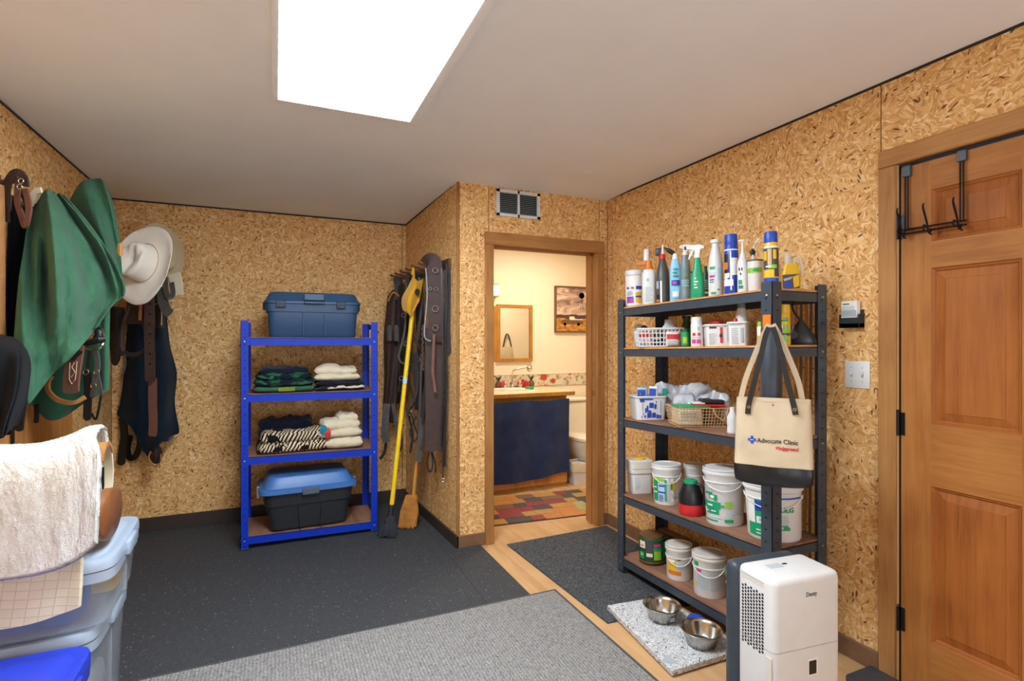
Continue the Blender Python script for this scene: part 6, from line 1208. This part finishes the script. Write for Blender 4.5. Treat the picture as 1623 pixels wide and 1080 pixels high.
# gear under the blanket
o = hung('stirrup_leather', 'brown leather tongue with white stitching under the green blanket', 'tack', 116, 575, 2.4)
strap('tongue', None, None, [(122, 548, 2.30), (119, 565, 2.29), (115, 590, 2.28), (113, 610, 2.28), (113, 624, 2.28)], .066, 'leather_red', .010, o, 26, taper=[1, .85, .5])
strap('buckle_guard', None, None, [(128, 556, 2.28), (121, 562, 2.27), (114, 570, 2.27)], .018, 'leather_black', .010, o)
obj('stitching', MB().tube([P(*q) for q in [(111, 575, 2.27), (110, 592, 2.27), (110, 602, 2.27), (114, 609, 2.27), (119, 602, 2.27), (121, 588, 2.27), (122, 573, 2.27)]], .0014, 5), 'stitch', o, world=True)
m = MB().tube([P(*q) for q in [(118, 575, 2.268), (114, 582, 2.268), (119, 590, 2.268), (113, 598, 2.268)]], .0016, 5); obj('tooling', m, 'stitch', o, world=True)
obj('girth_ring', MB().ribbon(spline([P(*q) for q in [(82, 596, 2.36), (76, 606, 2.35), (77, 620, 2.34), (88, 632, 2.33), (104, 638, 2.33), (120, 638, 2.33), (135, 630, 2.34)]], 30), .018, .012), 'leather_tan', ang=60)
tag(bpy.data.objects['girth_ring'], 'curved tan leather band hanging under the green blanket', 'tack')
o = hung('stirrup', 'black stirrup with pale metal frame beneath the green blanket corner', 'stirrup', 150, 535, 2.35)
obj('tread', MB().tube([P(129, 547, 2.33), P(140, 544, 2.31), (P(160, 538, 2.30)), P(166, 537, 2.31)], [.012, .014, .015, .012], 10), 'leather_black', o, world=True)
obj('frame', MB().tube(spline([P(*q) for q in [(128, 544, 2.32), (138, 553, 2.30), (156, 554, 2.30), (163, 545, 2.31), (164, 530, 2.33), (160, 521, 2.35), (151, 521, 2.36)]], 26), .0045, 8), 'steel', o, world=True)
obj('hanger_leather', MB().sheet(grid_patch([[(146, 524, 2.38), (152, 522, 2.37), (161, 524, 2.38)], [(145, 540, 2.37), (152, 540, 2.36), (160, 538, 2.37)]]), 6, 6, .008, VN), 'leather_black', o, world=True)
strap('tan_liner', None, None, [(138, 540, 2.37), (144, 530, 2.37), (146, 526, 2.37)], .03, 'leather_tan', .006, o)
for i, (pts, w_, mt, lb) in enumerate((([(142, 556, 2.38), (138, 585, 2.37), (137, 600, 2.37)], .012, 'leather_black', 'thin black strap directly below the stirrup, leftmost'), ([(138, 590, 2.36), (140, 620, 2.36), (139, 640, 2.36), (138, 667, 2.36)], .034, 'leather_black', 'black rounded strap end hanging lowest under the stirrup'), ([(151, 556, 2.38), (155, 580, 2.37), (150, 605, 2.36), (147, 630, 2.36)], .022, 'leather_gray', 'gray strap with small buckle below the stirrup'), ([(154, 555, 2.4), (159, 590, 2.4), (161, 615, 2.4), (158, 640, 2.4), (152, 665, 2.4), (145, 655, 2.4)], .008, 'leather_black', 'thin black loop reaching below the green blanket on the left wall'), ([(153, 588, 2.37), (158, 610, 2.36), (161, 628, 2.36)], .016, 'leather_gray', 'short gray strap end right of the buckled one'))):
    o = strap('leather_strap', lb, 'tack', pts, w_, mt, .006, taper=TP if i in (1, 4) else None)
    if i in (0, 2): ring_(*( (136, 590, 2.35) if i == 0 else (153, 590, 2.35)), .012, 'brass', o, 'buckle')
    if i == 4: ring_(148, 612, 2.34, .012, 'brass', o, 'buckle')

# hats
def hat(name, label, c, axis, up, a, b, mat, ch, cr, pinch=1.0, off=(0, 0), curl=.03):
    """brim in local xy (a, b half sizes), crown along local z"""
    m = MB(); seg = 64; rings = []
    # crown from the top outwards, then brim
    prof = [(0, ch*.80), (.12, ch*.84), (.22, ch*.93), (.32, ch*.985), (.40, ch), (.455, ch*.97), (.495, ch*.86), (.515, ch*.6), (.53, ch*.3), (.545, ch*.06), (.565, .002), (.62, -.001), (.75, 0), (.88, .004), (1.0, .012), (1.005, .010)]
    vs = []
    for q, z in prof:
        for i in range(seg):
            an = 2*PI*i/seg; cx_, sy_ = math.cos(an), math.sin(an)
            if q <= .57: k = q/.57; x = cr[0]*k*cx_+off[0]; y = cr[1]*k*sy_+off[1]
            else: k = (q-.57)/.43; x = (cr[0]*cx_+off[0])*(1-k)+a*k*cx_; y = (cr[1]*sy_+off[1])*(1-k)+b*k*sy_
            zz = z
            if q > .57: zz += curl*((q-.57)/.43)**2*(cx_**2-.4*sy_**2)
            if q < .5: zz -= pinch*.022*math.exp(-((x-off[0])/.018)**2)*(1-abs(y-off[1])/(cr[1]*1.2)); zz -= pinch*.016*math.exp(-((abs(x-off[0])-.045)/.016)**2)*max(0, min(1, (y-off[1]+.02)/.06))
            vs.append(Vector((x, y, zz)))
    fs = [(j*seg+i, j*seg+(i+1) % seg, (j+1)*seg+(i+1) % seg, (j+1)*seg+i) for j in range(len(prof)-1) for i in range(seg)]
    n = len(vs); vs += [v-Vector((0, 0, .0035)) for v in vs]; fs = fs+[tuple(n+i for i in f)[::-1] for f in fs]+[((len(prof)-1)*seg+(i+1) % seg, (len(prof)-1)*seg+i, n+(len(prof)-1)*seg+i, n+(len(prof)-1)*seg+(i+1) % seg) for i in range(seg)]
    m.add(vs, fs); m.disp(lambda v: v+Vector((0, 0, .004*fbm(v.x*9, v.y*9, 2))))
    z = Vector(axis).normalized(); x = Vector(up).cross(z).normalized()*1; y = z.cross(x)
    mt = Matrix((x, y, z)).transposed().to_4x4(); mt.translation = Vector(c)
    root = thing(name, label, 'hat', tuple(c)); root.matrix_world = mt; root.location = c; root.rotation_euler = mt.to_euler()
    m.v = [v for v in m.v]; obj('felt', m, mat, root, ang=80)
    bm_ = MB(); pts = [((cr[0]*1.012)*math.cos(2*PI*i/48)+off[0], (cr[1]*1.012)*math.sin(2*PI*i/48)+off[1], .006) for i in range(48)]; bm_.tube(pts, .0026, 6, closed=True); obj('band', bm_, 'c_tan', root)
    return root
c = P(231, 421, 3.15); c = c
hat('cowboy_hat', 'cream wide-brimmed cowboy hat hanging beside the green blanket', c, -VN*1.0-VR*.10+UP*.10, UP*1.0+VR*.30, .180, .240, 'hat_felt', .12, (.088, .118), 1.0, (-.012, .01), .03)
c = P(254, 402, 3.38)
hat('sun_hat', 'khaki floppy hat hung behind the cream cowboy hat', c, -VN*.55+VR*.75-UP*.05, UP*1.0-VR*.30, .13, .19, 'khaki_hat', .085, (.075, .10), .3, (0, -.02), .02)
strap('cap_strap', 'tan canvas flap hanging below the khaki hat', 'tack', [(276, 434, 3.42), (280, 450, 3.42), (281, 468, 3.42)], .075, 'cream_cloth', .012)
strap('leather_strap', 'gray-brown strap curling down right of the cream hat', 'tack', [(256, 455, 3.38), (258, 475, 3.38), (263, 490, 3.38), (270, 498, 3.38)], .06, 'leather_gray', .012, taper=TP)
strap('leather_strap', 'thin brown loop under the khaki hat brim', 'tack', [(262, 440, 3.36), (263, 460, 3.35), (268, 472, 3.36), (274, 466, 3.38), (272, 448, 3.4)], .03, 'leather_gray', .005)
# navy blanket and straps under the hats
o = hung('navy_blanket', 'dark navy blanket hanging under the hats in the left corner', 'blanket', 235, 480, 3.8)
nb = grid_patch([
    [(204, 470, 3.72), (218, 472, 3.68), (234, 472, 3.68), (248, 470, 3.68), (262, 482, 3.76)],
    [(200, 540, 3.70), (214, 540, 3.64), (232, 540, 3.66), (252, 535, 3.64), (268, 545, 3.74)],
    [(195, 605, 3.68), (212, 610, 3.62), (232, 610, 3.66), (256, 605, 3.62), (279, 592, 3.74)],
    [(190, 640, 3.68), (210, 660, 3.62), (232, 680, 3.66), (256, 660, 3.62), (276, 640, 3.74)],
    [(186, 654, 3.68), (206, 672, 3.62), (228, 706, 3.64), (254, 690, 3.62), (283, 682, 3.74)],
    [(187, 661, 3.68), (208, 677, 3.62), (236, 728, 3.64), (252, 704, 3.62), (279, 690, 3.74)]], lambda u, v: .04*math.sin(u*14+v*1.2)*(.4+.6*v)+.008*fbm(u*5, v*5, 1))
obj('cloth', MB().sheet(nb, 60, 60, .008, VN), 'navy_wool', o, ang=80, world=True)
obj('purple_lining', MB().sheet(grid_patch([[(254, 690, 3.72), (266, 686, 3.70), (279, 682, 3.76)], [(256, 700, 3.72), (266, 700, 3.70), (274, 694, 3.76)]]), 10, 6, .006, VN), 'purple_cloth', o, world=True)
o = strap('belt', 'wide brown leather strap with punched holes hanging over the navy blanket', 'belt', [(237, 462, 3.34), (237, 500, 3.34), (237, 540, 3.34), (238, 580, 3.34), (238, 606, 3.34)], .062, 'leather_brown', .010, n=30, taper=TP)
m = MB()
for py in (482, 498, 514, 530, 545, 561, 577): c = P(237.5, py, 3.333); m.lathe([(.0045, -.001), (.0001, -.001)], axis='y', seg=10, base=c)
obj('holes', m, 'hole_pale', o, False, kind='stuff')
strap('belt', 'narrower brown strap tail below the punched strap', 'belt', [(242, 600, 3.38), (242, 640, 3.38), (243, 670, 3.38), (242, 692, 3.38)], .052, 'leather_red', .008, taper=[1, .95, .7])
o = hung('stirrup', 'dark wooden stirrup wrapped in leather hanging over the navy blanket', 'stirrup', 212, 540, 3.4)
obj('loop', MB().tube(spline([P(*q) for q in [(206, 486, 3.42), (197, 510, 3.4), (193, 535, 3.4), (195, 556, 3.4), (210, 562, 3.4), (226, 558, 3.4), (233, 545, 3.4), (231, 522, 3.4), (224, 508, 3.4), (219, 486, 3.42)]], 44), .013, 10), 'leather_brown', o, world=True)
obj('tread', MB().tube([P(194, 560, 3.4), P(212, 564, 3.39), P(230, 558, 3.4)], .018, 12), 'leather_dark', o, world=True)
strap('fender', None, None, [(216, 394, 3.33), (214, 430, 3.38), (213, 470, 3.44), (212, 490, 3.44), (212, 514, 3.44)], .085, 'leather_brown', .014, o)
strap('tie', None, None, [(197, 562, 3.38), (199, 575, 3.38), (196, 590, 3.38), (192, 598, 3.38)], .010, 'leather_gray', .004, o)
strap('keeper', None, None, [(224, 478, 3.38), (223, 495, 3.38), (222, 508, 3.38)], .018, 'leather_tan', .006, o)
obj('leather_flap', MB().sheet(grid_patch([[(172, 488, 3.5), (182, 486, 3.48), (196, 488, 3.5)], [(173, 540, 3.5), (183, 545, 3.48), (194, 540, 3.5)], [(176, 575, 3.5), (182, 580, 3.48), (188, 572, 3.5)]]), 12, 16, .012, VN), 'leather_dark', ang=70)
tag(bpy.data.objects['leather_flap'], 'dark leather flap between the green blanket and the stirrup', 'tack')
o = hung('buckle_strap', 'black strap with a rounded metal frame right of the punched strap', 'tack', 250, 480, 3.5)
obj('band', MB().sheet(grid_patch([[(243, 478, 3.5), (252, 474, 3.48), (262, 480, 3.5)], [(244, 520, 3.5), (252, 520, 3.48), (261, 520, 3.5)]]), 8, 12, .012, VN), 'leather_dark', o, world=True)
strap('hanger', None, None, [(240, 396, 3.42), (246, 440, 3.45), (251, 478, 3.49)], .04, 'leather_dark', .008, o)
obj('frame', MB().tube(spline([P(*q) for q in [(245, 483, 3.46), (253, 482, 3.46), (256, 492, 3.46), (256, 516, 3.46)]], 16), .005, 8), 'steel', o, world=True)
for i, (pts, w_, lb) in enumerate((([(194, 662, 3.7), (197, 690, 3.7), (194, 715, 3.7), (192, 738, 3.7)], .05, 'black pointed strap hanging left of the navy blanket hem'), ([(218, 680, 3.75), (222, 700, 3.75), (216, 722, 3.75), (206, 726, 3.75), (202, 712, 3.75), (206, 690, 3.75)], .04, 'black looped strap below the navy blanket'))):
    strap('leather_strap', lb, 'tack', pts, w_, 'leather_black', .01, taper=TP if i == 0 else None, n=26)
o = hung('stirrup', 'black oval stirrup tip hanging below the navy blanket hem', 'stirrup', 247, 726, 3.6)
obj('hood', MB().sheet(grid_patch([[(244, 712, 3.62), (248, 706, 3.60), (253, 712, 3.62)], [(237, 724, 3.60), (246, 722, 3.56), (255, 722, 3.60)], [(242, 734, 3.60), (248, 736, 3.58), (253, 730, 3.60)]]), 12, 12, .02, VN), 'leather_dark', o, world=True)
obj('rim', MB().tube(spline([P(*q) for q in [(239, 716, 3.6), (236, 726, 3.6), (241, 737, 3.6), (249, 739, 3.6), (255, 730, 3.6), (255, 720, 3.6)]], 20), .006, 8), 'leather_tan', o, world=True)

# ------------------------------------------------------------------ saddle rack with fleece, on the left
sr = thing('saddle_rack', 'wooden saddle rack arm holding the fleece pad off the left wall', 'rack', (XL, 2.38, .9))
obj('arm', MB().box(XL+.03, -.60, 2.25, 2.285, .79, .83, .006, 1), 'oak', sr, world=True); obj('brace', MB().prism([(XL+.02, .69), (XL+.07, .69), (-.80, .789), (-.88, .789)], 2.255, 2.28), 'oak', sr, world=True); obj('wall_plate', MB().box(XL+.016, XL+.03, 2.22, 2.32, .68, .86, .004, 1), 'oak', sr, world=True)
fp = thing('fleece_pad', 'thick cream fleece saddle pad draped over a rack above the plastic bins', 'pad', (-.8, 2.3, 1.0))
def PYv(px, py, y): a, b = ray(px); t = y/b; return Vector((a*t, y, CAMH-t*(py-CY)/FPX))
sp_ = [(-90, 708), (-40, 711), (0, 711), (60, 709), (110, 697), (142, 683), (163, 679)]
def low(v, dz, dy): return Vector((v.x, v.y+dy, v.z-dz))
fr = [[low(PYv(a, b, 2.27), .10, .085) for a, b in sp_], [low(PYv(a, b, 2.27), .018, .05) for a, b in sp_], [PYv(a, b, 2.27) for a, b in sp_], [low(PYv(a, b, 2.27), .022, -.075) for a, b in sp_],
      [PYv(a, b, 2.13) for a, b in [(-90, 770), (-40, 768), (0, 765), (60, 758), (108, 742), (138, 730), (158, 722)]],
      [PYv(a, b, 2.105) for a, b in [(-90, 850), (-40, 845), (0, 840), (60, 832), (108, 822), (136, 808), (156, 797)]],
      [PYv(a, b, 2.10) for a, b in [(-90, 935), (-40, 928), (0, 921), (60, 911), (104, 898), (133, 882), (152, 864)]]]
gf = grid_patch(fr)
def gfn(u, v):
    return gf(u, v)+VN*(.010*math.sin(u*7+1)*v+.012*fbm(u*4, v*3, 7)+-.0035*abs(fbm(u*80, v*60, 1)))+UP*(.003*fbm(u*90, v*50, 5) if v > .9 or v < .6 else .001)
obj('fleece', MB().sheet(gfn, 170, 150, -.022, (UP*.6-VN*.8).normalized()*-1), 'fleece', fp, ang=180, world=True)
gq = grid_patch([[PYv(a, b, y) for a, b in r] for r, y in (([(-90, 900), (0, 890), (60, 880), (100, 868), (128, 858)], 2.135), ([(-90, 970), (0, 958), (60, 944), (100, 930), (127, 915)], 2.13), ([(-90, 1010), (0, 999), (60, 986), (98, 974), (124, 963)], 2.125))], lambda u, v: .004*math.sin(u*11))
obj('quilted_underside', MB().sheet(gq, 40, 20, .012, VN), 'quilt_grid', fp, ang=60, world=True)
# arched pad layers seen from their end
def arch(name, root, yc, zc, ry, rz, th, x0, x1, mat, a0=-10, a1=190, seg=28):
    m = MB(); vs = []
    for x in (x0, x1):
        for i in range(seg+1):
            a = R(a0+(a1-a0)*i/seg); vs.append((x, yc+ry*math.cos(a), zc+rz*math.sin(a)))
        for i in range(seg+1):
            a = R(a0+(a1-a0)*i/seg); vs.append((x, yc+(ry-th)*math.cos(a), zc+(rz-th)*math.sin(a)))
    n = seg+1
    fs = []
    for i in range(seg): fs += [(i, i+1, 2*n+i+1, 2*n+i), (n+i, 3*n+i, 3*n+i+1, n+i+1), (i, n+i, n+i+1, i+1), (2*n+i, 2*n+i+1, 3*n+i+1, 3*n+i)]
    fs += [(0, 2*n, 3*n, n), (seg, n+seg, 3*n+seg, 2*n+seg)]
    return obj(name, m.add(vs, fs), mat, root, True, 50)
sp = thing('saddle_pad', 'rolled gray-lined saddle pad under the cream fleece, its end showing', 'pad', (-.7, 2.38, .9))
MAT[sp.name] = Matrix()
sp.location = (0, 0, 0)
arch('outer_shell', sp, 2.268, .905, .08, .112, .012, -1.0, -.535, 'quilt', -40, 200)
arch('liner', sp, 2.268, .905, .067, .099, .02, -.98, -.565, 'c_darkgray', -40, 200)
arch('tan_lip', sp, 2.268, .912, .078, .112, .014, -.58, -.531, 'leather_tan', 40, 150)
m = MB().loft([(-1.0, .0, .0)], 8) if False else MB(); m.box(-.98, -.555, 2.214, 2.232, .83, .93, .006, 2); m.box(-.98, -.555, 2.304, 2.322, .83, .93, .006, 2)
obj('woven_girth', m, 'zigzag', sp, kind='stuff')
lp = thing('saddle_skirt', 'round-ended brown leather saddle skirt resting on the bins behind the fleece', 'saddle', (-.60, 2.36, .74)); MAT[lp.name] = Matrix(); lp.location = (0, 0, 0)
def ell(m, x0, x1, yc, zc, ry, rz, seg=36):
    vs = [(x, yc+k*ry*math.cos(2*PI*i/seg), zc+k*rz*math.sin(2*PI*i/seg)) for x, k in ((x0, 1), (x1-.006, 1), (x1, .93)) for i in range(seg)]
    fs = [(j*seg+i, j*seg+(i+1) % seg, (j+1)*seg+(i+1) % seg, (j+1)*seg+i) for j in range(2) for i in range(seg)]+[list(range(seg))[::-1], [2*seg+i for i in range(seg)]]
    return m.add(vs, fs)
obj('skirt', ell(MB(), -.575, -.528, 2.31, .762, .135, .088), 'leather_tan' if False else 'brown_skirt' if 'brown_skirt' in M else plain('brown_skirt', '#84502a', .45, vary=.2), lp, True, 50)
obj('blue_edge', ell(MB(), -.60, -.58, 2.325, .775, .10, .082), 'navy_plastic' if False else plain('denim', '#3b5a8c', .8), lp, True, 50)

# ------------------------------------------------------------------ plastic bins
def plastic_bin(name, label, x0, x1, y0, y1, z0, z1, body, lid, rz=0, latch=True, ribs=True):
    cx_, cy_ = (x0+x1)/2, (y0+y1)/2; hx_, hy_ = (x1-x0)/2, (y1-y0)/2; t = thing(name, label, 'storage box', (cx_, cy_, z0), R(rz)); h = z1-z0; hb = h-.035
    m = MB(); S = 48
    m.loft([(0, hx_*.88, hy_*.88), (.006, hx_*.90, hy_*.90), (hb, hx_*.965, hy_*.965)], S, ex=9, cap=False).loft([(.0035, hx_*.88, hy_*.88), (hb, hx_*.955, hy_*.955)], S, ex=9, cap=False).loft([(0, hx_*.88, hy_*.88), (.0035, hx_*.88, hy_*.88)], S, ex=9)
    obj('tub', m, body, t, True, 45)
    obj('lid', MB().loft([(hb-.012, hx_*.99, hy_*.99), (hb-.01, hx_*1.0, hy_*1.0), (hb+.012, hx_, hy_), (hb+.024, hx_*.985, hy_*.985), (h-.008, hx_*.93, hy_*.93), (h-.012, hx_*.88, hy_*.88), (h-.012, hx_*.84, hy_*.84), (h, hx_*.79, hy_*.79), (h+.002, hx_*.6, hy_*.6)], S, ex=8), lid, t, True, 45)
    obj('rim', MB().loft([(hb-.05, hx_*.955, hy_*.955), (hb-.048, hx_*.985, hy_*.985), (hb-.014, hx_*.99, hy_*.99)], S, ex=9, cap=False), lid, t, True, 45)
    if latch:
        obj('latch', MB().box(hx_-.006, hx_+.012, -.07, .07, hb-.03, hb+.018, .005, 2), lid, t)
        obj('latch', MB().box(-.07, .07, hy_-.006, hy_+.012, hb-.03, hb+.018, .005, 2), lid, t)
    if ribs: obj('rib', MB().box(hx_*.90, hx_*.955, -.004, .004, .02, hb-.05, .002, 1), body, t)
    return t
plastic_bin('plastic_bin', 'large clear bin with gray-blue lid, lowest of the stack by the left wall', -1.02, -.546, 2.17, 2.665, .0105, .415, 'clear_bin', 'clear_lid')
plastic_bin('plastic_bin', 'clear bin with pale blue lid stacked under the fleece pad', -1.01, -.50, 2.15, 2.675, .419, .655, 'clear_bin', 'clear_lid', 2)
plastic_bin('plastic_bin', 'bin with royal blue lid in the lower left corner of the picture', -1.03, -.527, 1.62, 2.13, .001, .406, 'clear_bin', 'royal_lid', 0)
def inside(name, label, x0, x1, y0, y1, z0, z1, mat, cat='cloth', seed=0):
    m = MB().loft([(z0, (x1-x0)*.46, (y1-y0)*.46, (x0+x1)/2, (y0+y1)/2), (z0+(z1-z0)*.3, (x1-x0)*.49, (y1-y0)*.49, (x0+x1)/2, (y0+y1)/2), (z0+(z1-z0)*.75, (x1-x0)*.48, (y1-y0)*.48, (x0+x1)/2, (y0+y1)/2), (z1, (x1-x0)*.38, (y1-y0)*.38, (x0+x1)/2, (y0+y1)/2)], 40, ex=6)
    m.disp(lambda v: v+Vector((fbm(v.x*9, v.z*14, seed)*.006, fbm(v.y*9, v.z*14, seed+3)*.006, 0))); tag(obj(name, m, mat, ang=60), label, cat)
plain('royal_cloth', '#1c4f96', .8, vary=.2)
inside('folded_cloth', 'royal blue folded cloth seen through the upper clear bin', -.95, -.60, 2.21, 2.40, .43, .545, 'royal_cloth')
inside('folded_cloth', 'yellow packet seen through the side of the upper clear bin', -.74, -.55, 2.44, 2.60, .43, .59, 'c_yellow', seed=5)
inside('folded_cloth', 'pale gray folded cloth inside the lowest clear bin, at the bottom', -.96, -.60, 2.25, 2.60, .02, .16, 'c_printgray', seed=8)
inside('folded_cloth', 'blue patterned cloth inside the lowest clear bin', -.90, -.61, 2.40, 2.58, .165, .32, 'lid_blue', seed=11)
inside('folded_cloth', 'white folded cloth inside the lowest clear bin', -.93, -.62, 2.235, 2.385, .165, .31, 'cream_cloth', seed=13)
for o in bpy.data.objects:
    if o.parent is None and o.type == 'MESH' and 'label' not in o and 'kind' not in o: o['kind'] = 'structure'
